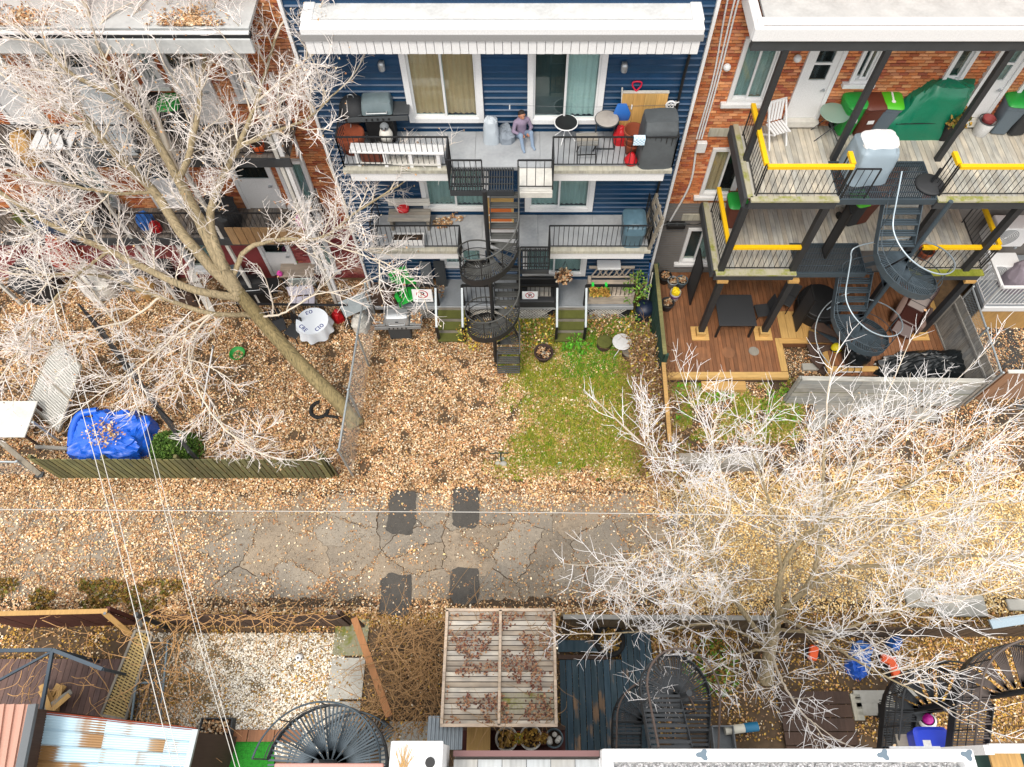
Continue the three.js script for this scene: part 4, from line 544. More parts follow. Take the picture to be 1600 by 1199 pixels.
{ // on the red deck
  const t = thing('patio_table', 'square dark grey patio table under the brick house decks', 'table', onG(1140, 505), 0), W = 1.15;
  obj('table_top', [RB(W, 0.04, W, 0, 0.72, 0, 0.015), CY(0.03, 0.03, 0.006, 0, 0.741, 0, 14)], m.charcoal, t); for (const x of [-1, 1]) for (const z of [-1, 1]) obj('leg', B(0.06, 0.7, 0.06, x * (W / 2 - 0.06), 0.35, z * (W / 2 - 0.06)), m.black, t); obj('apron', [B(W - 0.1, 0.08, 0.03, 0, 0.65, W / 2 - 0.06), B(W - 0.1, 0.08, 0.03, 0, 0.65, -W / 2 + 0.06)], m.black, t);
  const chair = (label, p, ry) => { const c = thing('patio_chair', label, 'chair', p, ry, 'dark chairs on the red deck'); obj('seat', RB(0.46, 0.04, 0.46, 0, 0.43, 0, 0.02), m.charcoal, c); obj('backrest', RB(0.46, 0.5, 0.035, 0, 0.72, -0.24, 0.02, -0.18), m.charcoal, c); for (const x of [-0.2, 0.2]) for (const z of [-0.2, 0.2]) obj('leg', rod([x, 0, z * 1.15], [x, 0.43, z], 0.016), m.black, c); return c; };
  chair('dark patio chair pulled up to the right side of the square table', onG(1186, 497), -1.45); chair('dark patio chair leaning back beneath the deck between two posts', onG(1222, 480), -0.6);
  const tub = thing('round_tub', 'round black covered tub in the shade below the steel landing', 'tub', onG(1272, 488)); obj('body', LA([[0, 0], [0.62, 0], [0.66, 0.1], [0.66, 0.6], [0.62, 0.66], [0, 0.7]], 36), m.black, tub); obj('cover_strap', TB(Array.from({ length: 20 }, (_, i) => [0.67 * Math.cos(i / 20 * 6.283), 0.5, 0.67 * Math.sin(i / 20 * 6.283)]), 0.012, 40, 5, true), m.charcoal, tub);
  const leather = M(0x3b1d18, 0.4, TX.fine), arm = M(0x77625a, 0.6, TX.fine), rc = thing('recliner_armchair', 'brown leather recliner armchair lying open on the red deck', 'armchair', onG(1413, 506), -0.62);
  obj('seat', RB(0.62, 0.22, 0.62, 0, 0.4, 0.05, 0.07), leather, rc); obj('base', RB(0.6, 0.3, 0.7, 0, 0.16, 0, 0.05), m.dark, rc); obj('backrest', RB(0.62, 0.2, 0.95, 0, 0.68, -0.66, 0.08, 0.62), leather, rc); obj('footrest', RB(0.6, 0.12, 0.42, 0, 0.32, 0.52, 0.05, 0.5), leather, rc); for (const x of [-0.4, 0.4]) obj('armrest', loft([ring(0.16, 0.85, 0.25, { e: 4, x, z: -0.05 }), ring(0.2, 0.95, 0.56, { e: 3, x, z: -0.05 }), ring(0.17, 0.9, 0.63, { e: 3, x, z: -0.05 }), ring(0.08, 0.7, 0.65, { e: 3, x, z: -0.05 })]), arm, rc);
  obj('back_tuft', Array.from({ length: 3 }, (_, i) => RB(0.5, 0.02, 0.03, 0, 0.62 + i * 0.16, -0.42 - i * 0.22, 0.008, 0.62)), m.dark, rc);
  const bt = M(0x14191c, 0.3, TX.fine);
  tarpCover('black_tarpaulin', 'wrinkled black tarpaulin heap along the inside of the grey plank fence', 'tarpaulin', P(1440, 583, DG - 0.1), [ring(2.9, 1.3, 0, { e: 2.4, n: 64 }), ring(2.7, 1.15, 0.22, { e: 2.6, n: 64 }), ring(2.1, 0.9, 0.5, { e: 2.6, n: 64, x: 0.2 }), ring(1.2, 0.6, 0.72, { e: 2.4, n: 64, x: 0.35 }), ring(0.5, 0.25, 0.78, { e: 2, n: 64, x: 0.4 })], bt, 0.06, 0.22, 3.6);
  const bg = tarpCover('black_bag', 'bulging black plastic bag next to a yellow ball below the steel stairs', 'bag', onG(1334, 562), [ring(0.72, 0.62, 0, { e: 2.6 }), ring(0.8, 0.7, 0.2, { e: 2.6 }), ring(0.66, 0.6, 0.5, { e: 2.4 }), ring(0.25, 0.25, 0.66, { e: 2 })], bt, 0, 0.16, 6);
  const yb = thing('yellow_ball', 'yellow and black ball lying beside the black plastic bag', 'ball', onG(1304, 548)); obj('ball', new THREE.SphereGeometry(0.16, 24, 16).translate(0, 0.16, 0), M(0xd6c41c, 0.5), yb); obj('stripe', new THREE.TorusGeometry(0.158, 0.02, 8, 32).rotateX(1.2).rotateZ(0.5).translate(0, 0.16, 0), m.black, yb);
  const pots = [['dark pot of dry soil standing alone at the corner by the green fence', 1041, 482, 0.2, m.charcoal], ['grey tin pot behind the yellow striped pot', 1049, 448, 0.17, m.galv], ['blue grey glazed pot next to the grey window wall', 1063, 447, 0.18, m.greyBlue], ['black pot half hidden behind the other pots in the corner', 1037, 440, 0.2, m.black]];
  for (const [label, u, v, r, mt] of pots) { const c = thing('flower_pot', label, 'pot', onG(u, v)); obj('pot', LA([[0, 0], [r * 0.7, 0], [r, 0.3], [r * 1.06, 0.3], [r * 1.06, 0.34], [r * 0.9, 0.34], [r * 0.65, 0.04], [0, 0.04]], 24), mt, c); obj('soil', CY(r * 0.85, r * 0.88, 0.02, 0, 0.27, 0), m.soil, c); scatter('dry_stalks', null, null, 40, () => ({ x: rr(-r, r) * 0.6, y: 0.31 + R() * 0.06, z: rr(-r, r) * 0.6, s: rr(0.05, 0.1), c: shade(pick(leafCols), 0.6) }), c); }
  const yp = thing('striped_bucket', 'white and purple bucket with bright yellow contents among the pots', 'bucket', onG(1053, 466)); obj('pail', LA([[0, 0], [0.14, 0], [0.18, 0.34], [0.165, 0.34], [0.13, 0.03], [0, 0.03]], 24), m.white, yp); obj('band', CY(0.168, 0.178, 0.1, 0, 0.17, 0, 24, true), M(0x6b3d7a, 0.6), yp); obj('yellow_lump', loft([ring(0.26, 0.24, 0.28, { e: 2.4 }), ring(0.24, 0.22, 0.4, { e: 2.4 }), ring(0.1, 0.1, 0.46, { e: 2 })], { amp: 0.2, freq: 8 }), M(0xe3c81a, 0.6), yp);
  const rk = thing('boot_rack', 'small white tube rack on the pine edge board of the deck', 'rack', P(1325, 580, DG)); for (const x of [-0.3, -0.1, 0.1, 0.3]) obj('hoop', TB([[x, 0, 0.1], [x, 0.22, 0.08], [x, 0.25, 0], [x, 0.22, -0.08], [x, 0, -0.1]], 0.014, 16), m.black, rk); obj('rail', [rod([-0.36, 0.25, 0], [0.36, 0.25, 0], 0.016), rod([-0.36, 0.12, 0.1], [0.36, 0.12, 0.1], 0.014)], m.white, rk);
  const wb = thing('white_pot', 'white round pot behind the last post beside the grey fence', 'pot', onG(1484, 495)); obj('pot', LA([[0, 0], [0.17, 0], [0.22, 0.3], [0.2, 0.31], [0.15, 0.04], [0, 0.04]], 24), m.white, wb); obj('soil', CY(0.18, 0.18, 0.02, 0, 0.24, 0), m.soil, wb);
}

// ------------------------------------------------------------------ things on the blue house's balconies and porch
const on3 = (u, v) => P(u, v, L3), on2 = (u, v) => P(u, v, L2), on1 = (u, v) => P(u, v, L1), on0 = (u, v) => P(u, v, 0);
function barbecue(label, p, ry, lidM, bodyM, shelfM, { closedCab = true, w = 0.66 } = {}) {
  const t = thing('barbecue', label, 'barbecue', p, ry);
  obj('cabinet', RB(w, 0.62, 0.44, 0, 0.36, 0, 0.02), bodyM, t); obj('firebox', loft([ring(w, 0.44, 0.68, { e: 8 }), ring(w + 0.06, 0.5, 0.86, { e: 8 })], { bottom: true }), bodyM, t);
  obj('lid', loft([ring(w + 0.06, 0.5, 0.865, { e: 9 }), ring(w + 0.04, 0.47, 1.0, { e: 9, z: -0.01 }), ring(w + 0.01, 0.38, 1.12, { e: 8, z: -0.03 }), ring(w - 0.06, 0.22, 1.17, { e: 7, z: -0.05 })], { crease: 0.5 }), lidM, t);
  obj('lid_handle', [rod([-w * 0.35, 0.95, 0.29], [w * 0.35, 0.95, 0.29], 0.016), B(0.03, 0.03, 0.08, -w * 0.35, 0.95, 0.25), B(0.03, 0.03, 0.08, w * 0.35, 0.95, 0.25)], m.steel, t);
  for (const s of [-1, 1]) obj('side_shelf', RB(0.38, 0.04, 0.46, s * (w / 2 + 0.22), 0.85, 0, 0.015), shelfM, t);
  obj('control_panel', RB(w + 0.76, 0.12, 0.05, 0, 0.78, 0.27, 0.015, -0.25), shelfM, t); for (let i = 0; i < 5; i++) obj('knob', CY(0.022, 0.02, 0.035, 0, 0, 0, 12).rotateX(Math.PI / 2).translate(-0.26 + i * 0.13, 0.79, 0.29), m.black, t);
  for (const s of [-1, 1]) obj('wheel', CY(0.08, 0.08, 0.04, 0, -0.02, 0, 16).rotateZ(Math.PI / 2).translate(s * (w / 2 - 0.06), 0.08, 0.16), m.wheel, t);
  return t;
}
barbecue('blue grey lidded barbecue with dark side shelves on the upper blue house balcony', on3(600, 214), 0.05, M(0x6b7b80, 0.45, TX.grime), m.black, m.darkGrey);
const bs = barbecue('stainless steel barbecue standing on the leafy lawn below the porch', on0(628, 522), 0.03, m.steel, m.darkGrey, M(0x8d8f90, 0.5, TX.grime, { metal: 0.3 }), { w: 0.68 });
scatter('fallen_leaves_on_shelf', null, null, 130, (i) => ({ x: (i % 2 ? 1 : -1) * rr(0.42, 0.72), y: 0.885 + R() * 0.03, z: rr(-0.2, 0.2), s: rr(0.05, 0.09), c: shade(pick(leafCols), rr(0.7, 1)) }), bs); obj('emblem', B(0.09, 0.03, 0.006, 0, 1.02, 0.232, -0.5), m.dark, bs);
{
  const k = thing('kettle_grill', 'black round kettle grill half hidden behind the grey barbecue', 'grill', on3(563, 212)); obj('bowl', new THREE.SphereGeometry(0.33, 28, 10, 0, 6.283, 1.5, 1.64).translate(0, 0.78, 0), m.black, k); obj('lid', new THREE.SphereGeometry(0.335, 28, 12, 0, 6.283, 0, 1.5).translate(0, 0.8, 0), m.charcoal, k); obj('lid_handle', TB([[-0.07, 1.12, 0], [-0.05, 1.19, 0], [0.05, 1.19, 0], [0.07, 1.12, 0]], 0.012, 14), m.steel, k); for (let i = 0; i < 3; i++) { const a = i * 2.09; obj('leg', rod([0.36 * Math.cos(a), 0, 0.36 * Math.sin(a)], [0.2 * Math.cos(a), 0.55, 0.2 * Math.sin(a)], 0.014), m.steel, k); }
  const tp = thing('round_pot', 'big reddish clay pot at the left end of the upper balcony', 'pot', on3(553, 232)); obj('pot', LA([[0, 0], [0.2, 0], [0.33, 0.3], [0.34, 0.48], [0.3, 0.5], [0.26, 0.44], [0, 0.4]], 28), m.terracotta, tp); obj('saucer', CY(0.26, 0.28, 0.04, 0, 0, 0, 28), m.brownBin, tp);
  const bn = thing('white_bench', 'long white bench behind the left railing of the upper balcony', 'bench', on3(625, 256), -0.03); obj('seat_board', RB(2.2, 0.05, 0.3, 0, 0.46, 0, 0.012), m.white, bn); for (const x of [-0.95, -0.3, 0.3, 0.95]) obj('leg', B(0.08, 0.44, 0.24, x, 0.22, 0), m.white, bn); obj('lower_shelf', B(2.0, 0.04, 0.26, 0, 0.1, 0), m.whiteOld, bn); obj('storage_box', RB(0.5, 0.28, 0.22, -0.62, 0.27, 0, 0.02), m.brownBin, bn);
  const fg = thing('garden_figurine', 'grey and white garden figurine with dark eyes standing on the white bench', 'figurine', on3(607, 243).add(V(0, 0.3, -0.2))); obj('body', LA([[0, 0], [0.14, 0.01], [0.16, 0.18], [0.11, 0.32], [0, 0.34]], 20), m.whiteOld, fg); obj('head', new THREE.SphereGeometry(0.105, 20, 14).scale(1, 0.9, 1).translate(0, 0.4, 0.01), m.grey, fg); for (const x of [-0.04, 0.04]) obj('eye', new THREE.SphereGeometry(0.024, 10, 8).translate(x, 0.42, 0.095), m.black, fg); obj('beak', new THREE.ConeGeometry(0.02, 0.05, 8).rotateX(2).translate(0, 0.385, 0.115), m.terracotta, fg);
  const st = thing('round_side_table', 'small round black side table with white rim and crossed white legs', 'table', on3(883, 216)); obj('table_top', CY(0.27, 0.27, 0.03, 0, 0.46, 0, 32), m.black, st); obj('rim', new THREE.TorusGeometry(0.275, 0.016, 8, 40).rotateX(Math.PI / 2).translate(0, 0.48, 0), m.white, st); for (let i = 0; i < 4; i++) { const a = i * 1.571 + 0.4; obj('leg', rod([0.26 * Math.cos(a), 0, 0.26 * Math.sin(a)], [-0.1 * Math.cos(a), 0.46, -0.1 * Math.sin(a)], 0.013), m.white, st); }
  const sl = thing('folding_stool', 'grey wooden folding stool on black legs behind the right railing', 'stool', on3(915, 246), 0.05); for (let i = 0; i < 3; i++) obj('seat_slat', B(0.5, 0.03, 0.12, 0, 0.55, -0.14 + i * 0.135), m.oldWoodX[i], sl); for (const x of [-0.22, 0.22]) { obj('leg', bar([x, 0, 0.2], [x, 0.53, -0.16], 0.025), m.black, sl); obj('leg', bar([x * 0.9, 0, -0.2], [x * 0.9, 0.53, 0.16], 0.025), m.black, sl); } obj('stretcher', bar([-0.22, 0.18, 0.1], [0.22, 0.18, 0.1], 0.02), m.black, sl);
  const rs = thing('round_stool', 'round pale padded stool on a bent dark frame next to the blue shovel', 'stool', on3(944, 222)); obj('seat', LA([[0, 0.66], [0.26, 0.66], [0.28, 0.7], [0.25, 0.73], [0, 0.73]], 32), M(0xa8a29c, 0.7, TX.grime), rs); obj('seat_rim', new THREE.TorusGeometry(0.275, 0.018, 8, 40).rotateX(Math.PI / 2).translate(0, 0.69, 0), m.darkGrey, rs); for (const x of [-0.22, 0.22]) obj('frame_leg', TB([[x, 0.66, -0.05], [x, 0.3, -0.1], [x, 0.03, -0.12], [x, 0.02, 0.25]], 0.02, 20), m.darkGrey, rs); obj('foot_bar', rod([-0.22, 0.02, 0.25], [0.22, 0.02, 0.25], 0.02), m.darkGrey, rs);
  const f0 = on3(969, 204), sh = thing('snow_shovel', 'blue snow shovel with pale handle leaning on the blue siding', 'shovel', [f0.x, L3, BZ + 0.22]); obj('shaft', rod([0, 0, 0], [-0.12, 1.35, -0.1], 0.018), m.whiteOld, sh); obj('scoop', loft([ring(0.36, 0.05, 0.5, { e: 5, x: -0.05, z: -0.02 }), ring(0.4, 0.06, 0.75, { e: 5, x: -0.06, z: 0.03 }), ring(0.22, 0.05, 0.96, { e: 3, x: -0.08, z: -0.02 })], { bottom: true }), m.blue, sh);
  const r0 = Z(990, 160, BZ + 0.15), rd = thing('spade', 'spade with red grip and wooden shaft leaning behind the wooden board', 'spade', [r0.x, L3, BZ + 0.15]); obj('shaft', rod([-0.05, 0.15, 0.15], [0.03, 1.22, -0.07], 0.02), m.tanWood, rd); obj('grip', [TB([[0.03, 1.22, -0.07], [-0.07, 1.36, -0.09], [-0.06, 1.44, -0.1], [0.12, 1.44, -0.1], [0.13, 1.36, -0.09], [0.03, 1.22, -0.07]], 0.02, 30)], M(0xc2123a, 0.45), rd); obj('blade', B(0.24, 0.3, 0.02, -0.05, 0.15, 0.16, -0.15), m.grey, rd);
  const wb = thing('wooden_board', 'tall pale wooden board leaning between the spade and the covered barbecue', 'board', [Z(1006, 160, BZ + 0.1).x, L3, BZ + 0.2]); for (let i = 0; i < 4; i++) obj('board', B(0.26, 1.2, 0.025, -0.4 + i * 0.265, 0.6, 0, -0.1), m.pineZ[i], wb); obj('cap', B(1.1, 0.04, 0.06, 0, 1.2, -0.12), m.whiteOld, wb);
  tarpCover('barbecue_cover', 'tall dark grey fitted cover over a barbecue at the right end of the upper balcony', 'cover', on3(1021, 246), [ring(0.86, 0.8, 0, { e: 5, n: 40 }), ring(0.84, 0.76, 0.35, { e: 6, n: 40 }), ring(0.8, 0.68, 0.72, { e: 8, n: 40 }), ring(0.76, 0.62, 1.02, { e: 9, n: 40, z: -0.02 }), ring(0.74, 0.46, 1.2, { e: 9, n: 40, z: -0.06 })], M(0x4a4f52, 0.7, TX.grime), 0.05, 0.03, 5);
  const ps = thing('pot_stack', 'stack of terracotta pots with a red cone in front behind the right railing', 'pots', on3(985, 240)); for (const [y, r] of [[0.05, 0.18], [0.25, 0.2], [0.42, 0.23]]) obj('pot', LA([[0, y], [r * 0.75, y], [r, y + 0.26], [r * 1.08, y + 0.26], [r * 1.08, y + 0.31], [r * 0.92, y + 0.31], [r * 0.7, y + 0.05], [0, y + 0.05]], 26), m.terracotta, ps); obj('red_cone', LA([[0, 0], [0.15, 0.02], [0.16, 0.1], [0.05, 0.3], [0, 0.3]], 22, -0.02, 0, 0.3), m.red, ps);
  tarpCover('red_bag', 'crumpled red bag behind the stack of terracotta pots', 'bag', on3(972, 222), [ring(0.42, 0.3, 0, { e: 3 }), ring(0.46, 0.34, 0.2, { e: 3 }), ring(0.3, 0.2, 0.42, { e: 2.4 })], m.red, 0, 0.15, 7);
  const q = Z(1000, 216, -12.5), cl = thing('checked_cloth', 'pale blue checked cloth draped over the right railing', 'cloth', [q.x, L3 + 0.93, -12.55]); obj('cloth', [B(0.26, 0.012, 0.1, 0, 0.01, 0), B(0.26, 0.2, 0.012, 0, -0.09, 0.055, 0.12), B(0.26, 0.14, 0.012, 0, -0.06, -0.055)], new THREE.MeshStandardMaterial({ roughness: 0.9, map: dataTex(32, (u, v) => ((Math.floor(u * 4) + Math.floor(v * 4)) % 2 ? [0.75, 0.85, 0.92] : [0.35, 0.58, 0.75]), 6) }), cl);
  const pu = Z(1048, 164, BZ + 0.2), pl = thing('clothesline_pulley', 'white clothesline pulley on a hook at the corner of the blue house', 'pulley', pu); obj('wheel', [new THREE.TorusGeometry(0.1, 0.025, 8, 28), B(0.17, 0.025, 0.02), B(0.025, 0.17, 0.02)], m.white, pl); obj('hook', TB([[0.02, 0, 0], [0.14, 0.02, -0.05], [0.2, 0, -0.1], [0.14, -0.05, -0.18]], 0.016, 16), m.white, pl);
  tag(obj('clothesline', TB([[pu.x, pu.y, pu.z], [pu.x - 2, pu.y - 0.06, pu.z], [pu.x - 3.9, pu.y, pu.z]], 0.0035, 20, 5), m.grey), 'thin clothesline running along the upper windows of the blue house', 'clothesline');
  tag(obj('clothes_pegs', [-0.9, -3.75].map((x) => B(0.025, 0.11, 0.03, pu.x + x, pu.y - 0.06, pu.z)), m.white), 'two white pegs clipped on the upper clothesline', 'pegs'); stuff(scene.children.at(-1));
}
{ // a person sitting by the siding of the upper balcony
  const field = (caps, x0, y0, z0, size, res) => { const mc = new MarchingCubes(res, m.mauve, false, false, 60000); mc.reset(); const f = mc.field, a = V(0, 0, 0), pt = V(0, 0, 0); for (let k = 0; k < res; k++) for (let j = 0; j < res; j++) for (let i = 0; i < res; i++) { pt.set(x0 + (i / (res / 2) - 1) * size / 2 + size / 2, y0 + (j / (res / 2) - 1) * size / 2 + size / 2, z0 + (k / (res / 2) - 1) * size / 2 + size / 2); let d = 1e9; for (const [p, q, r1, r2] of caps) { const pq = a.subVectors(q, p), t = clamp((pt.clone().sub(p)).dot(pq) / pq.lengthSq(), 0, 1), dd = pt.distanceTo(p.clone().addScaledVector(pq, t)) - (r1 + (r2 - r1) * t); const h = Math.max(0, 0.03 - Math.abs(d - dd)) / 0.03; d = Math.min(d, dd) - h * h * 0.0075; } f[i + j * res + k * res * res] = -d; } mc.isolation = 0; mc.update(); const n = mc.count, g = new THREE.BufferGeometry(); const ps = mc.positionArray.slice(0, n * 3), ns = mc.normalArray.slice(0, n * 3); for (let i = 0; i < n; i++) { ps[i * 3] = x0 + ps[i * 3] * size / 2 + size / 2; ps[i * 3 + 1] = y0 + ps[i * 3 + 1] * size / 2 + size / 2; ps[i * 3 + 2] = z0 + ps[i * 3 + 2] * size / 2 + size / 2; } g.setAttribute('position', new THREE.BufferAttribute(ps, 3)); g.setAttribute('normal', new THREE.BufferAttribute(ns, 3)); return g; };
  const t = thing('person', 'person in mauve top and pale blue trousers sitting on the upper balcony floor', 'person', on3(815, 213), 0.35); t.scale.setScalar(0.88);
  const v = V, torso = [[v(0, 0.12, 0), v(0, 0.32, -0.02), 0.14, 0.13], [v(0, 0.32, -0.02), v(0, 0.52, 0), 0.13, 0.15], [v(-0.14, 0.54, 0), v(0.14, 0.54, 0), 0.075, 0.075], [v(0, 0.55, 0), v(0, 0.64, 0.02), 0.055, 0.05]];
  const arms = [-1, 1].flatMap((s) => [[v(s * 0.18, 0.53, 0), v(s * 0.26, 0.3, 0.06), 0.058, 0.046], [v(s * 0.26, 0.3, 0.06), v(s * 0.1, 0.3, 0.28), 0.044, 0.034]]);
  obj('body', field([...torso, ...arms], -0.5, -0.1, -0.5, 1.0, 56), m.mauve, t);
  const legs = [-1, 1].flatMap((s) => [[v(s * 0.09, 0.1, 0.02), v(s * 0.15, 0.36, 0.34), 0.085, 0.062], [v(s * 0.15, 0.36, 0.34), v(s * 0.14, 0.06, 0.5), 0.058, 0.042], [v(s * 0.14, 0.045, 0.48), v(s * 0.15, 0.035, 0.63), 0.042, 0.034]]);
  obj('trousers', field([[v(-0.08, 0.1, 0), v(0.08, 0.1, 0), 0.12, 0.12], ...legs], -0.6, -0.1, -0.4, 1.2, 60), m.jeans, t);
  obj('head', [field([[v(0, 0.76, 0.03), v(0, 0.72, 0.05), 0.085, 0.07], [v(0, 0.62, 0.01), v(0, 0.68, 0.03), 0.05, 0.05], [v(0, 0.735, 0.118), v(0, 0.71, 0.13), 0.012, 0.016], [v(-0.085, 0.74, 0.02), v(-0.085, 0.71, 0.02), 0.018, 0.014], [v(0.085, 0.74, 0.02), v(0.085, 0.71, 0.02), 0.018, 0.014]], -0.2, 0.52, -0.17, 0.4, 52)], m.skin, t);
  obj('hair', field([[v(0, 0.79, 0.0), v(0, 0.74, -0.03), 0.092, 0.085], [v(0, 0.72, -0.05), v(0, 0.6, -0.07), 0.07, 0.05]], -0.2, 0.5, -0.22, 0.4, 44), m.hair, t);
  for (const x of [-0.03, 0.03]) obj('eye', new THREE.SphereGeometry(0.01, 8, 6).translate(x, 0.75, 0.112), m.dark, t);
  obj('mouth', B(0.04, 0.008, 0.01, 0, 0.685, 0.115), M(0x6a2f2c, 0.6), t);
  for (const s of [-1, 1]) { const hd = [new THREE.SphereGeometry(0.036, 12, 8).scale(1, 0.55, 1.25).translate(s * 0.08, 0.31, 0.31)]; for (let i = 0; i < 4; i++) hd.push(tubeR([v(s * 0.08 + (i - 1.5) * 0.018, 0.315, 0.34), v(s * 0.075 + (i - 1.5) * 0.018, 0.312, 0.375), v(s * 0.07 + (i - 1.5) * 0.017, 0.298, 0.396 - Math.abs(i - 1.4) * 0.006)], [0.009, 0.0085, 0.006], 6)); hd.push(tubeR([v(s * 0.08 - s * 0.03, 0.31, 0.3), v(s * 0.035, 0.305, 0.325), v(s * 0.03, 0.295, 0.345)], [0.011, 0.009, 0.007], 6)); obj('hand', hd, m.skin, t); }
  tarpCover('pale_bag', 'pale translucent grey bag slumped between the left window and the person', 'bag', on3(768, 219), [ring(0.4, 0.36, 0, { e: 3 }), ring(0.36, 0.34, 0.3, { e: 3 }), ring(0.3, 0.26, 0.58, { e: 2.4 }), ring(0.14, 0.1, 0.68, { e: 2 })], M(0xa9b2ba, 0.5), 0, 0.12, 7);
  tarpCover('folded_blanket', 'bluish grey blanket bundle lying beside the sitting person', 'blanket', on3(791, 215), [ring(0.4, 0.5, 0, { e: 3 }), ring(0.42, 0.5, 0.16, { e: 3 }), ring(0.2, 0.3, 0.28, { e: 2.4 })], M(0x7d8690, 0.95), 0.2, 0.12, 7);
}
{ // middle balcony
  const crate = thing('wooden_cupboard', 'pale yellow wooden cupboard behind the stair treads on the middle balcony', 'cupboard', on2(783, 352)); obj('body', RB(0.72, 0.9, 0.34, 0, 0.47, 0, 0.015), m.pine[2], crate); for (const y of [0.32, 0.62]) obj('shelf_edge', B(0.66, 0.03, 0.03, 0, y, 0.18), m.whiteOld, crate); for (const y of [0.16, 0.47, 0.77]) obj('drawer', B(0.6, 0.22, 0.02, 0, y, 0.175), m.orange, crate);
  tarpCover('storage_bin', 'blue grey rounded plastic storage bin on the middle balcony', 'bin', on2(986, 372), [ring(0.56, 0.72, 0, { e: 5 }), ring(0.6, 0.76, 0.5, { e: 5 }), ring(0.64, 0.8, 0.54, { e: 5 }), ring(0.62, 0.74, 0.78, { e: 5 }), ring(0.4, 0.5, 0.86, { e: 4 })], M(0x53707f, 0.45, TX.grime), 0, 0.0);
  const pa = thing('wooden_pallet', 'weathered wooden pallet leaning at the right end of the middle balcony', 'pallet', on2(1012, 372), 0.1); for (let i = 0; i < 3; i++) obj('pallet_beam', B(0.07, 1.25, 0.09, 0.05, 0.62, -0.42 + i * 0.4, 0, 0, -0.14), m.oldWood[1], pa); for (let i = 0; i < 5; i++) obj('pallet_board', B(0.03, 0.12, 0.98, -0.02 + (0.12 + i * 0.25) * 0.14, 0.12 + i * 0.25, -0.02, 0, 0, -0.14), m.oldWoodX[i], pa);
  const be = thing('garden_bench', 'grey white weathered wooden bench at the back of the middle balcony', 'bench', on2(643, 352)); for (let i = 0; i < 4; i++) obj('seat_board', B(1.15, 0.035, 0.1, 0, 0.43, -0.15 + i * 0.112), m.oldWoodX[i], be); for (let i = 0; i < 2; i++) obj('back_board', B(1.15, 0.11, 0.03, 0, 0.6 + i * 0.14, -0.23), m.whiteOld, be); for (const x of [-0.5, 0.5]) obj('leg', B(0.07, 0.43, 0.4, x, 0.215, 0), m.oldWood[0], be);
  tarpCover('red_cushion', 'bright red cushion lying on the weathered bench', 'cushion', on2(634, 346).add(V(0, 0.46, 0)), [ring(0.3, 0.24, 0, { e: 3 }), ring(0.32, 0.26, 0.07, { e: 3 }), ring(0.2, 0.16, 0.13, { e: 3 })], m.red);
  const wp = thing('planter_box', 'white wooden planter box behind the left railing of the middle balcony', 'planter', on2(640, 382)); obj('box', [B(0.85, 0.28, 0.02, 0, 0.18, 0.13), B(0.85, 0.28, 0.02, 0, 0.18, -0.13), B(0.02, 0.28, 0.24, -0.415, 0.18, 0), B(0.02, 0.28, 0.24, 0.415, 0.18, 0)], m.white, wp); obj('soil', B(0.8, 0.03, 0.23, 0, 0.26, 0), m.soil, wp); for (const x of [-0.36, 0.36]) obj('foot', B(0.08, 0.06, 0.2, x, 0.02, 0), m.white, wp);
  for (const [u, v, n, r, nm] of [[692, 350, 160, 0.28, 'heap of orange leaves on the floor of the middle balcony'], [715, 341, 40, 0.22, 'few scattered leaves by the wall of the middle balcony']]) { const q = on2(u, v); scatter('leaf_heap', nm, 'leaves', n, () => { const a = rr(0, 6.28), d = r * Math.sqrt(R()); return { x: q.x + d * Math.cos(a), y: L2 + 0.02 + R() * 0.05, z: q.z + d * Math.sin(a) * 0.7, s: rr(0.05, 0.09), c: shade(pick(leafCols), rr(0.65, 0.95)) }; }); }
}
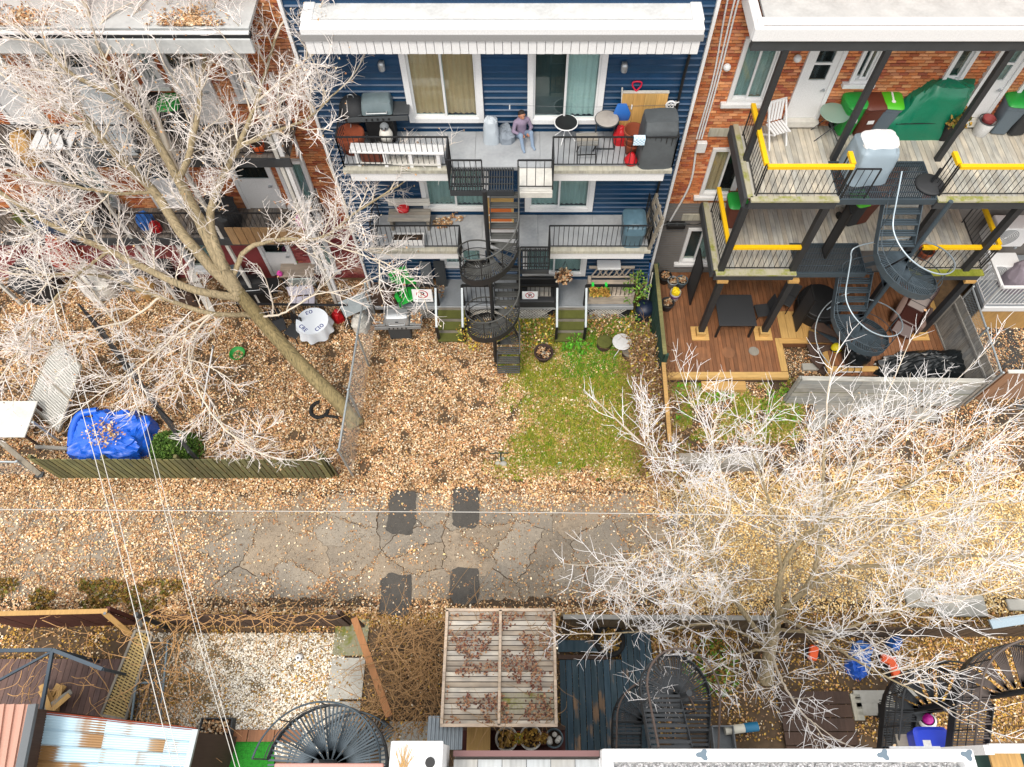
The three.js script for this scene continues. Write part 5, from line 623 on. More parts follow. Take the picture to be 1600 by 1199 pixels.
{ // porch
  const ch = thing('garden_chair', 'bright green plastic garden chair tilted behind the porch railing', 'chair', on1(637, 468), 0.5), gp = M(0x25a53c, 0.4, TX.fine);
  obj('seat', RB(0.56, 0.04, 0.56, 0, 0.33, 0.05, 0.02, 0.16), gp, ch); for (let i = 0; i < 5; i++) obj('back_slat', RB(0.11, 0.78 - Math.abs(i - 2) * 0.05, 0.025, -0.24 + i * 0.12, 0.66, -0.34, 0.012, -0.45), gp, ch); for (const x of [-0.34, 0.34]) { obj('armrest', RB(0.12, 0.03, 0.66, x, 0.52, 0, 0.012), gp, ch); obj('leg', B(0.05, 0.52, 0.06, x, 0.26, 0.28), gp, ch); obj('leg', bar([x, 0, -0.42], [x, 0.5, -0.22], 0.05), gp, ch); } obj('seat_pad', RB(0.36, 0.03, 0.12, 0, 0.86, -0.4, 0.012, -0.45), m.brownWood[1], ch);
  const gs = [['taller dark grey panel leaning on the wall by the porch window', 691, 440, 1.1, m.darkGrey], ['lighter grey panel leaning on the blue siding left of the dark panel', 670, 440, 1.05, m.grey]]; for (const [label, u, v, h, mt] of gs) { const p = on1(u, v), t = thing('wall_board', label, 'board', [p.x, L1, BZ + 0.2]); obj('panel', B(0.34, h, 0.03, 0, h / 2, 0, -0.14), mt, t); obj('batten', B(0.05, h * 0.96, 0.015, 0.1, h / 2, 0.028, -0.14), mt, t); }
  const fc = thing('wooden_crate', 'grey slatted wooden crate at the left end of the porch', 'crate', on1(603, 470)); for (let i = 0; i < 5; i++) obj('slat', B(0.13, 0.62, 0.02, -0.28 + i * 0.14, 0.32, 0.2), m.brownWood[i], fc); obj('top', B(0.74, 0.03, 0.46, 0, 0.64, 0), m.brownWood[3], fc); obj('side', [B(0.02, 0.62, 0.4, -0.36, 0.32, 0), B(0.02, 0.62, 0.4, 0.36, 0.32, 0)], m.brownWood[1], fc);
  // two no-parking signs
  const cv = document.createElement('canvas'); cv.width = 256; cv.height = 240; const c = cv.getContext('2d'); c.fillStyle = '#eef0f2'; c.fillRect(0, 0, 256, 240); c.fillStyle = '#1c1c1e'; c.font = 'bold 118px sans-serif'; c.textAlign = 'center'; c.textBaseline = 'middle'; c.fillText('P', 128, 92); c.strokeStyle = '#b3202c'; c.lineWidth = 14; c.beginPath(); c.arc(128, 90, 70, 0, 7); c.stroke(); c.beginPath(); c.moveTo(80, 42); c.lineTo(176, 138); c.stroke(); c.fillStyle = '#222'; for (let i = 0; i < 11; i++) c.fillRect(30 + i * 18, 190 + (i % 3) * 3, 12, 16); const sg = new THREE.CanvasTexture(cv); sg.colorSpace = THREE.SRGBColorSpace;
  const face = new THREE.MeshStandardMaterial({ map: sg, roughness: 0.5 }), pz = P(800, 478, L1).z - 0.02;
  for (const [label, u, v, w] of [['white no parking sign on the porch railing beside the green chair', 660, 462, 0.6], ['white no parking sign on the railing in front of the dark loveseat', 828, 463, 0.46]]) { const q = Z(u, v, pz), t = thing('no_parking_sign', label, 'sign', q); const fg = new THREE.PlaneGeometry(w, w * 0.9); const fm = new THREE.Mesh(fg, face); fm.name = numbered('sign_face'); fm.position.z = 0.009; fm.castShadow = fm.receiveShadow = true; t.add(fm); obj('sign_plate', RB(w + 0.02, w * 0.9 + 0.02, 0.012, 0, 0, 0, 0.005), m.white, t); t.rotation.x = -0.12; }
  for (const [u, v, n] of [[680, 452, 200], [668, 440, 120], [945, 452, 30]]) { const q = on1(u, v); scatter('leaf_heap', v === 440 ? 'leaves heaped against the wall below the leaning panels' : n > 100 ? 'orange leaf heap on the porch floor beside the sign' : 'few leaves on the porch floor by the weathered bench', 'leaves', n, () => ({ x: q.x + rr(-0.3, 0.3), y: L1 + 0.02 + R() * 0.05, z: q.z + rr(-0.35, 0.35), s: rr(0.05, 0.09), c: shade(pick(leafCols), rr(0.65, 1)) })); }
  const hp = Z(881, 433, -12.7), hb = thing('hanging_basket', 'hanging basket of dry brown plants below the middle balcony', 'basket', hp); obj('basket', LA([[0, -0.2], [0.12, -0.17], [0.22, 0], [0.2, 0.0], [0.1, -0.15], [0, -0.17]], 22), m.brownWood[1], hb); scatter('dry_foliage', null, null, 200, () => { const a = rr(0, 6.28), d = 0.26 * Math.sqrt(R()); return { x: d * Math.cos(a), y: rr(-0.05, 0.14), z: d * Math.sin(a), s: rr(0.06, 0.12), rx: rr(-1.3, 1.3), rz: rr(-1.3, 1.3), c: shade(pick(leafCols), rr(0.55, 0.9)) }; }, hb); for (const a of [0, 2.1, 4.2]) obj('hanging_wire', rod([0.2 * Math.cos(a), 0, 0.2 * Math.sin(a)], [0, 0.75, 0], 0.005), m.dark, hb); obj('hook', rod([0, 0.75, 0], [0, L2 - 0.2 - hp.y, 0], 0.005), m.dark, hb);
  const lv = thing('outdoor_loveseat', 'dark wicker loveseat with a weathered board laid on its seat', 'loveseat', on1(838, 470)); obj('seat', RB(1.25, 0.34, 0.6, 0, 0.2, 0, 0.05), m.charcoal, lv); obj('backrest', RB(1.25, 0.5, 0.14, 0, 0.5, -0.32, 0.05, -0.15), m.black, lv); for (const x of [-0.62, 0.62]) obj('armrest', RB(0.14, 0.5, 0.65, x, 0.28, 0, 0.05), m.charcoal, lv);
  const lb = thing('weathered_boards', 'three pale weathered boards lying across the dark loveseat', 'boards', on1(842, 466).add(V(0, 0.4, 0))); for (let i = 0; i < 3; i++) obj('board', B(0.72, 0.03, 0.15, 0, 0.02, -0.17 + i * 0.16, 0.1), m.oldWoodX[i + 1], lb);
  const so = thing('garden_sofa', 'pale weathered wooden garden sofa with a broken lattice back on the porch', 'sofa', on1(952, 462)), wt = M(0xb7aca0, 0.85, TX.oldX); obj('seat', RB(1.35, 0.1, 0.62, 0, 0.4, 0.02, 0.02), wt, so); obj('front_panel', B(1.35, 0.34, 0.04, 0, 0.19, 0.32), wt, so); for (const x of [-0.66, 0.66]) obj('armrest', RB(0.1, 0.62, 0.66, x, 0.33, 0.02, 0.02), wt, so); obj('back_rail', [RB(1.4, 0.09, 0.06, 0, 0.98, -0.36, 0.02), RB(1.4, 0.08, 0.05, 0, 0.56, -0.31, 0.02)], wt, so); for (let i = 0; i < 7; i++) { obj('lattice_strip', bar([-0.6 + i * 0.17, 0.58, -0.31], [-0.42 + i * 0.17, 0.96, -0.35], 0.05, 0.015), wt, so); if (i % 3) obj('lattice_strip', bar([-0.42 + i * 0.17, 0.58, -0.325], [-0.6 + i * 0.17, 0.96, -0.365], 0.05, 0.015), wt, so); } obj('folded_sheet', RB(0.72, 0.1, 0.34, -0.1, 1.06, -0.38, 0.03), m.white, so);
  const q2 = Z(935, 462, pz + 0.05), lp = thing('rail_planter', 'lime green planter with dry grass hooked on the porch railing', 'planter', [q2.x, L1 + 0.72, pz + 0.1]); obj('trough', loft([ring(0.55, 0.18, 0, { e: 6 }), ring(0.64, 0.24, 0.2, { e: 6 })], { top: false, bottom: true }), m.lime, lp); for (const x of [-0.2, 0.2]) obj('hook', [B(0.07, 0.12, 0.02, x, 0.24, -0.12), B(0.07, 0.02, 0.12, x, 0.3, -0.16)], M(0x2fd04a, 0.4), lp); scatter('dry_grass', null, null, 260, () => ({ x: rr(-0.3, 0.3), y: rr(0.14, 0.26), z: rr(-0.1, 0.22), s: rr(0.05, 0.11), rx: rr(-1.4, 1.4), rz: rr(-1.4, 1.4), c: shade(pick(goldCols), rr(0.7, 1.1)) }), lp);
}
function bush(name, label, cat, p, r, h, n, cols, stemM = m.vine[0], stems = 9, ls = [0.05, 0.1], group) {
  const t = thing(name, label, cat, p, 0, group), st = []; for (let i = 0; i < stems; i++) { const a = rr(0, 6.28), d = rr(0.2, 0.9) * r; st.push(tubeR([V(rr(-0.06, 0.06), 0, rr(-0.06, 0.06)), V(d * 0.4 * Math.cos(a), h * 0.5, d * 0.4 * Math.sin(a)), V(d * Math.cos(a), h * rr(0.75, 1), d * Math.sin(a))], [0.012, 0.009, 0.004], 5)); }
  obj('stems', st, stemM, t, { kind: 'stuff' }); scatter('foliage', null, null, n, () => { const a = rr(0, 6.28), d = r * Math.sqrt(R()), y = h * rr(0.15, 1.05) * (1 - 0.4 * (d / r) ** 2); const k = fbm(p.x * 3 + d * Math.cos(a) * 4, y * 4, p.z * 3 + d * Math.sin(a) * 4, 2); if (k < -0.12) return null; return { x: d * Math.cos(a), y, z: d * Math.sin(a), s: rr(...ls), rx: rr(-1.2, 1.2), rz: rr(-1.2, 1.2), c: shade(pick(cols), rr(0.65, 1.15)) }; }, t); return t;
}
const yel = ['#d8c04a', '#c9a838', '#e0d070', '#8f9a3a', '#b58a3a'].map((c) => new THREE.Color(c)), grn = ['#5d8a2c', '#6f9a38', '#86a848', '#476f22'].map((c) => new THREE.Color(c)), mix = [...grn, ...leafCols.slice(0, 4), ...yel];
bush('climbing_plant', 'leafy green plant climbing the right corner of the porch', 'plant', on1(990, 468), 0.42, 1.3, 520, [...grn, ...grn, yel[3]]);
bush('yellow_shrub', 'shrub with yellow leaves around the foot of the spiral staircase', 'shrub', on0(742, 533), 0.55, 1.0, 520, yel); bush('yellow_shrub', 'thin yellow climbing shoots on the right side of the black staircase', 'shrub', on0(800, 528), 0.28, 1.9, 170, yel);
bush('garden_shrub', 'low mixed green and brown shrub right of the bottom stair treads', 'shrub', on0(838, 530), 0.6, 0.5, 700, mix); bush('garden_shrub', 'withered golden shrub left of the second porch steps', 'shrub', on0(872, 510), 0.4, 0.5, 380, [...yel, ...goldCols]); bush('garden_shrub', 'brownish shrub in front of the lattice under the garden sofa', 'shrub', on0(940, 512), 0.6, 0.5, 700, [...leafCols, ...goldCols, ...grn]); bush('garden_shrub', 'green and gold shrub at the corner by the dark green fence', 'shrub', on0(994, 520), 0.6, 0.7, 700, mix); bush('fern_clump', 'bright green fern clump on the lawn right of the big plant pot', 'fern', on0(900, 540), 0.5, 0.3, 420, [new THREE.Color('#4f9a1e'), new THREE.Color('#6cae2c')], m.vine[0], 8, [0.06, 0.13]);
{
  const pt = thing('plant_pot', 'wide dark brown plant pot with a withered stem on the lawn', 'pot', on0(849, 560)); obj('pot', LA([[0, 0], [0.18, 0], [0.27, 0.34], [0.3, 0.34], [0.3, 0.4], [0.25, 0.4], [0.17, 0.05], [0, 0.05]], 28), M(0x3a2a26, 0.7), pt); obj('soil', CY(0.24, 0.25, 0.02, 0, 0.31, 0), m.soil, pt); obj('withered_stem', TB([[0, 0.3, 0], [0.04, 0.42, 0.02], [-0.04, 0.46, 0.06], [0.08, 0.44, 0.1]], 0.018, 14), m.oldWood[2], pt); scatter('dead_leaves', null, null, 70, () => ({ x: rr(-0.2, 0.2), y: 0.34 + R() * 0.03, z: rr(-0.2, 0.2), s: rr(0.05, 0.1), c: shade(pick(leafCols), 0.7) }), pt);
  const bt = thing('bistro_table', 'small round white metal garden table on the lawn', 'table', on0(968, 552)); obj('table_top', LA([[0, 0.66], [0.06, 0.66], [0.07, 0.675], [0.26, 0.675], [0.29, 0.66], [0.3, 0.68], [0.28, 0.7], [0, 0.7]], 36), M(0xc9cacb, 0.4, TX.grime), bt); for (const a of [0.3, 2.4, 4.5]) obj('leg', TB([[0.05 * Math.cos(a), 0.66, 0.05 * Math.sin(a)], [0.06 * Math.cos(a), 0.3, 0.06 * Math.sin(a)], [0.3 * Math.cos(a), 0, 0.3 * Math.sin(a)]], 0.013, 14), m.white, bt);
  for (const [label, u, v, mt, r] of [['low grey wooden stump seat in front of the white table', 983, 556, m.oldWood[0], 0.25], ['mossy wooden stump seat left of the white table', 943, 542, m.moss, 0.24]]) { const s = thing('stump_seat', label, 'stump', on0(u, v)); obj('stump', loft([ring(r * 1.9, r * 1.9, 0, { e: 2 }), ring(r * 1.84, r * 1.86, 0.28, { e: 2 })], { amp: 0.05, freq: 9 }), m.brownWood[0], s); obj('seat_top', loft([ring(r * 2, r * 2, 0.285, { e: 2 }), ring(r * 2.02, r * 2, 0.33, { e: 2 }), ring(r * 1.8, r * 1.8, 0.345, { e: 2 })], { bottom: true, amp: 0.04, freq: 7 }), mt, s); }
  const tp = thing('clothesline_post', 'short dark T shaped post held by two stones on the lawn', 'post', on0(783, 722)); obj('post', rod([0, 0, 0], [0, 0.62, 0], 0.022), m.darkFence, tp); obj('cross_bar', rod([-0.3, 0.62, 0], [0.24, 0.62, -0.02], 0.018), m.darkFence, tp); for (const [x, z, r] of [[0.07, 0.08, 0.1], [-0.09, 0.06, 0.08], [0.02, -0.08, 0.08]]) obj('stone', new THREE.IcosahedronGeometry(r, 2).scale(1.1, 0.7, 0.9).translate(x, r * 0.5, z), m.concrete, tp);
  const dr = thing('blue_barrel', 'dark blue barrel squeezed between the porch and the green fence', 'barrel', on0(1003, 500)); obj('barrel', LA([[0, 0], [0.24, 0], [0.28, 0.2], [0.28, 0.62], [0.24, 0.82], [0, 0.84]], 26), M(0x15233c, 0.5, TX.fine), dr); for (const y of [0.25, 0.6]) obj('hoop', new THREE.TorusGeometry(0.283, 0.014, 8, 30).rotateX(Math.PI / 2).translate(0, y, 0), m.black, dr);
  for (const [label, u, v, u2, v2, mt] of [['pale rake handle leaning at the right corner of the porch', 1006, 505, 1020, 425, m.whiteOld], ['blue plastic tube leaning against the dark green fence', 1010, 470, 1016, 410, m.blue]]) { const a = on0(u, v), b = P(u2, v2, 1.7), t = thing('leaning_pole', label, 'pole', [0, 0, 0]); obj('shaft', rod(a, b, 0.02), mt, t); obj('end_cap', rod(b, b.clone().add(b.clone().sub(a).setLength(0.1)), 0.026), m.black, t); }
  tag(obj('plant_marker', [B(0.02, 0.22, 0.02, -0.04, 0.11, 0), B(0.02, 0.22, 0.02, 0.04, 0.11, 0), B(0.1, 0.03, 0.02, 0, 0.23, 0)], M(0xa9d0b0, 0.6)), 'small pale green plastic hoop standing in the grass near the alley', 'marker').position.copy(on0(874, 728));
  const jb = Z(1056, 352, RZ + 0.15), sb = thing('service_meter', 'black service box with cables on the brick wall above the stucco', 'meter box', jb); obj('box', RB(0.55, 0.16, 0.2, 0, 0, 0, 0.02), m.black, sb); obj('insulator_rail', [rod([-0.34, 0.12, 0.05], [0.4, 0.12, 0.05], 0.02), ...[-0.25, 0, 0.25].map((x) => CY(0.03, 0.04, 0.08, x, 0.09, 0.08))], m.darkGrey, sb); obj('cable', TB([[-0.3, 0.1, 0.05], [-0.55, 0.14, 0.2], [-0.8, 0.12, 0.4], [-1.1, 0.16, 0.5]], 0.014, 20), m.grey, sb); obj('cable', TB([[0.3, 0.1, 0.05], [0.6, 0.02, 0], [0.9, 0.1, -0.06], [1.3, 0.1, -0.1]], 0.014, 20), m.black, sb);
}
// ------------------------------------------------------------------ fences
function boardFence(name, label, a, b, h, mats, { w = 0.14, th = 0.022, cap = null, lean = 0, rails = true, gap = 0.012, hv = 0.02, both = 1 } = {}) {
  const L = Math.hypot(b.x - a.x, b.z - a.z), t = thing(name, label, 'fence', [a.x, 0, a.z], Math.atan2(-(b.z - a.z), b.x - a.x)), n = Math.round(L / w), ww = L / n;
  const first = [0, 1, 2].map((k) => B(ww - gap, h, th, 0, h / 2, 0)); for (let i = 0; i < n; i++) { const o = obj('board', B(ww - gap, h + rr(-hv, hv), th, (i + 0.5) * ww, h / 2, rr(-0.004, 0.004), lean), pick(mats), t); }
  if (rails) for (const y of [h * 0.22, h * 0.82]) obj('rail', B(L, 0.08, 0.04, L / 2, y, -0.035 * both + lean * y * 0), mats[0], t);
  for (let x = 0; x <= L + 0.01; x += L / Math.max(1, Math.round(L / 2.2))) obj('post', B(0.09, h + 0.06, 0.09, x, h / 2, -0.08 * both), mats[1 % mats.length], t);
  if (cap) obj('cap_board', B(L, 0.035, 0.11, L / 2, h + 0.03, -0.02 * both), cap, t); return t;
}
function chainLink(label, a, b, h, mt = m.galv, { every = 2, cell = 0.13, tilt = 0, cols } = {}) {
  const L = Math.hypot(b.x - a.x, b.z - a.z), t = thing('chain_link_fence', label, 'fence', [a.x, 0, a.z], Math.atan2(-(b.z - a.z), b.x - a.x)), g = [];
  for (let x = -h; x < L; x += cell) for (const s of [0, 1]) { const xa = Math.max(0, x), xb = Math.min(L, x + h); if (xb - xa < 0.03) continue; const ya = s ? h - (xa - x) : xa - x, yb = s ? h - (xb - x) : xb - x; const q = new THREE.BufferGeometry(); g.push(rod([xa, ya, 0], [xb, yb, s * 0.006], 0.0032, 0.0032, 3)); }
  obj('wire_mesh', g, mt, t, { kind: 'stuff' }); obj('top_rail', rod([0, h, 0], [L, h, 0], 0.03), mt, t);
  const k = Math.max(1, Math.round(L / every)); for (let i = 0; i <= k; i++) obj('post', [rod([L * i / k, 0, 0], [L * i / k, h + 0.05, 0], 0.032), new THREE.SphereGeometry(0.04, 10, 8).translate(L * i / k, h + 0.06, 0)], mt, t);
  return t;
}
{
  const c0 = on0(552, 745), top = Z(527, 705, c0.z).y; const back = P(571, 445, top); chainLink('galvanized chain link fence along the left side of the leafy yard', V(back.x, 0, back.z), V(c0.x, 0, c0.z), top, m.galv, { every: 1.6 });
  const g0 = P(1024, 412, 1.75), g1 = P(1036, 560, 1.5); boardFence('board_fence', 'dark green board fence between the porch and the red deck', V(g0.x, 0, g0.z), V(g1.x, 0, g1.z), 1.7, tones(0x1c4138, 4, 0.75, TX.wood, 0.15), { cap: m.greenWood[4] });
  const h1 = P(1046, 690, 1.35); boardFence('board_fence', 'low brown board fence covered in dry vines beside the lawn', V(g1.x + 0.02, 0, g1.z + 0.05), V(h1.x, 0, h1.z), 1.3, tones(0x6f563c, 4, 0.9, TX.wood, 0.2), { cap: m.tanWood });
  // grey fence round the red deck's right side
  const f0 = P(1502, 462, 1.9), f1 = P(1556, 588, 1.9), f2 = P(1254, 592, 1.6); boardFence('plank_fence', 'tall weathered grey plank fence on the right side of the red deck', V(f0.x, 0, f0.z), V(f1.x, 0, f1.z), 1.9, tones(0x8c8b88, 4, 0.9, TX.old, 0.08), { both: -1 });
  { const L = Math.hypot(f1.x - f2.x, f1.z - f2.z), t = thing('plank_fence', 'grey horizontal plank fence along the alley side of the red deck yard', 'fence', [f2.x, 0, f2.z], Math.atan2(-(f1.z - f2.z), f1.x - f2.x)), mats = tones(0xa3a5a3, 5, 0.9, TX.oldX, 0.1), k = 6; for (let i = 0; i < 6; i++) for (let s = 0; s < 3; s++) obj('board', B(L / 3 - 0.012, 1.5 / k - 0.015, 0.03, (s + 0.5) * L / 3, 0.06 + (i + 0.5) * 1.5 / k, rr(-0.004, 0.004)), pick(mats), t); for (let x = 0; x <= L + 0.01; x += L / 3) obj('post', B(0.1, 1.55, 0.1, x, 0.78, -0.07), mats[1], t); obj('cap_board', B(L, 0.035, 0.14, L / 2, 1.58, -0.02), mats[4], t); obj('moss_strip', B(L, 0.012, 0.03, L / 2, 0.812, 0.006), m.moss, t); }
  const r0 = P(1524, 445, 2.1), r1 = P(1571, 580, 2.1), r2 = P(1517, 625, 1.9); chainLink('galvanized chain link fence beside the paved yard at the right edge', V(r0.x, 0, r0.z), V(r1.x, 0, r1.z), 1.95, m.galv, { every: 1.8, cell: 0.1 });
}

// ------------------------------------------------------------------ the brick house on the left, mostly behind the big tree
const LD3 = 6.42, LD2 = 3.4, LF = -13.35;
const left = thing('brick_house', 'red brick house left of the blue house, half hidden behind the big bare tree', 'house', [0, 0, 0]);
{
  const W = (u0, v0, u1, v1, h) => { const a = Z(u0, v0, RZ), b = Z(u1, v1, RZ), y = (a.y + b.y) / 2; return [a.x, b.x, y, y + h]; };
  const d1 = W(302, 192, 360, 192, 2.5), d2 = W(150, 192, 205, 192, 2.5), w1 = W(372, 150, 410, 150, 1.5), w2 = W(228, 130, 260, 130, 1.2), w3 = W(95, 160, 135, 160, 1.5), d6 = W(20, 192, 75, 192, 2.5), d3 = W(388, 326, 450, 326, 2.1), w4 = W(455, 318, 500, 318, 1.7), d5 = W(250, 326, 310, 326, 2.1), w6 = W(120, 318, 190, 318, 1.5), d4 = W(425, 428, 473, 428, 2.0), w5 = W(492, 420, 528, 420, 1.5), w7 = W(300, 420, 350, 420, 1.4);
  const holes = [d1, d2, w1, w2, w3, d6, d3, w4, d5, w6, d4, w5, w7], inner = holes.map(([a, b, c, d]) => [a + 0.08, b - 0.08, c + 0.07, d - 0.07]), x0 = -19, x1 = BX0 - 0.06;
  wallCore(left, x0, x1, 0, 13, RZ - 0.012, 0.24, inner, m.mortar); bricks(left, x0, x1 - 0.04, 2.9, 12.9, RZ, holes);
  wallCore(left, x0, x1 - 0.01, 0, 2.89, RZ + 0.02, 0.05, holes, m.redPaint, 'red_painted_wall'); bricks(left, -8, x1 - 0.04, 0.05, 2.85, RZ + 0.018, holes, ['#934344', '#8a3a3c', '#9c4d4c', '#a65654'].map((c) => new THREE.Color(c)));
  for (const h of [w1, w2, w3, w4, w6, w5, w7]) slidingWindow(left, 'window', ...h, RZ - 0.02, { casing: 0.1, sill: 0.1, curtain2: m.curtainGrey });
  for (const [a, b, c, d] of [d1, d2, d6, d3, d5, d4]) { const g = part('door', left, [(a + b) / 2, c, RZ]), w = b - a, h = d - c; obj('door_frame', [B(0.1, h, 0.14, -w / 2 + 0.05, h / 2, 0.02), B(0.1, h, 0.14, w / 2 - 0.05, h / 2, 0.02), B(w - 0.2, 0.1, 0.14, 0, h - 0.05, 0.02)], m.white, g); obj('door_leaf', [B(w - 0.2, h - 0.85, 0.045, 0, (h - 0.85) / 2, 0.03), B(w - 0.2, 0.12, 0.045, 0, h - 0.16, 0.03), B(0.06, 0.64, 0.04, -w / 2 + 0.13, h - 0.54, 0.03), B(0.06, 0.64, 0.04, w / 2 - 0.13, h - 0.54, 0.03)], m.white, g); obj('door_glass', B(w - 0.24, 0.6, 0.01, 0, h - 0.54, 0.03), m.glass, g); obj('handle', B(0.1, 0.03, 0.08, w / 2 - 0.2, 1, 0.09), m.steel, g); obj('room_back', B(w - 0.2, 0.8, 0.01, 0, h - 0.6, -0.08), m.dark, g); }
  const t0 = Z(421, 120, RZ + 0.2), t1 = Z(490, 312, RZ + 0.2); obj('downpipe', rod([t0.x, t0.y, RZ + 0.08], [t0.x, t1.y, RZ + 0.08], 0.05), m.white, left); obj('white_upright', B(0.1, t0.y - 0.5, 0.1, (t0.x + t1.x) / 2, t0.y / 2, LF - 0.06), m.white, left);
  const cz = -13.3, a = Z(400, 80, cz), rf = part('canopy_roof', left), cw = a.x + 19, cx = a.x - cw / 2; obj('fascia', RB(cw, 0.34, 0.1, cx, a.y + 0.17, cz + 0.04, 0.02), M(0xbfc2c2, 0.7, TX.grime), rf); obj('dark_gutter', B(cw, 0.09, 0.16, cx, a.y + 0.36, cz - 0.02), m.dark, rf); obj('roof_membrane', B(cw - 0.05, 0.08, 1.4, cx, a.y + 0.42, cz - 0.8), m.membraneGrey, rf); obj('roof_edge', RB(cw, 0.05, 0.08, cx, a.y + 0.44, cz + 0.02, 0.01), m.white, rf);
  scatter('leaf_drift', null, null, 1400, () => { const s = R() < 0.5 ? -6.9 : -10.4, x = s + rr(-0.9, 0.9) * R(), z = cz - 0.15 - R() * R() * 0.7; return { x, y: a.y + 0.48 + 0.03 * R(), z, s: rr(0.05, 0.09), c: shade(pick(leafCols), rr(0.7, 1)) }; }, rf);
  for (let [nm, y, xr] of [['upper_deck', LD3, P(520, 240, LD3).x], ['lower_deck', LD2, P(520, 365, LD2).x]]) {
    const b = part(nm, left), xl = -18.5; xr = Math.min(xr, BX0 - 0.8); plankFloor(b, xl, xr, RZ + 0.05, LF, y, tones(0x77706a, 5, 0.9, TX.old, 0.2)); obj('rim_beam', B(xr - xl, 0.24, 0.08, (xl + xr) / 2, y - 0.16, LF + 0.03), m.fasciaDark, b); railing(b, [xl, y, LF - 0.04], [xr, y, LF - 0.04], 0.95, m.iron, { pitch: 0.14 }); railing(b, [xr - 0.03, y, RZ + 0.2], [xr - 0.03, y, LF - 0.08], 0.95, m.iron);
  }
  const s0 = P(362, 372, LD2 - 0.1), s1 = P(482, 372, LD2 - 0.1); for (let i = 0; i < 9; i++) obj('skirt_board', B((s1.x - s0.x) / 9 - 0.02, 0.7, 0.03, s0.x + (i + 0.5) * (s1.x - s0.x) / 9, LD2 + 0.12, LF + 0.06), pick(tones(0x9b7b56, 3, 0.85, TX.wood, 0.12)), left);
  for (const x of [-6.1, -8.6, -11.2, -13.8, -16.4]) obj('post', B(0.09, a.y, 0.09, x, a.y / 2, LF - 0.02), m.whiteOld, left);
}
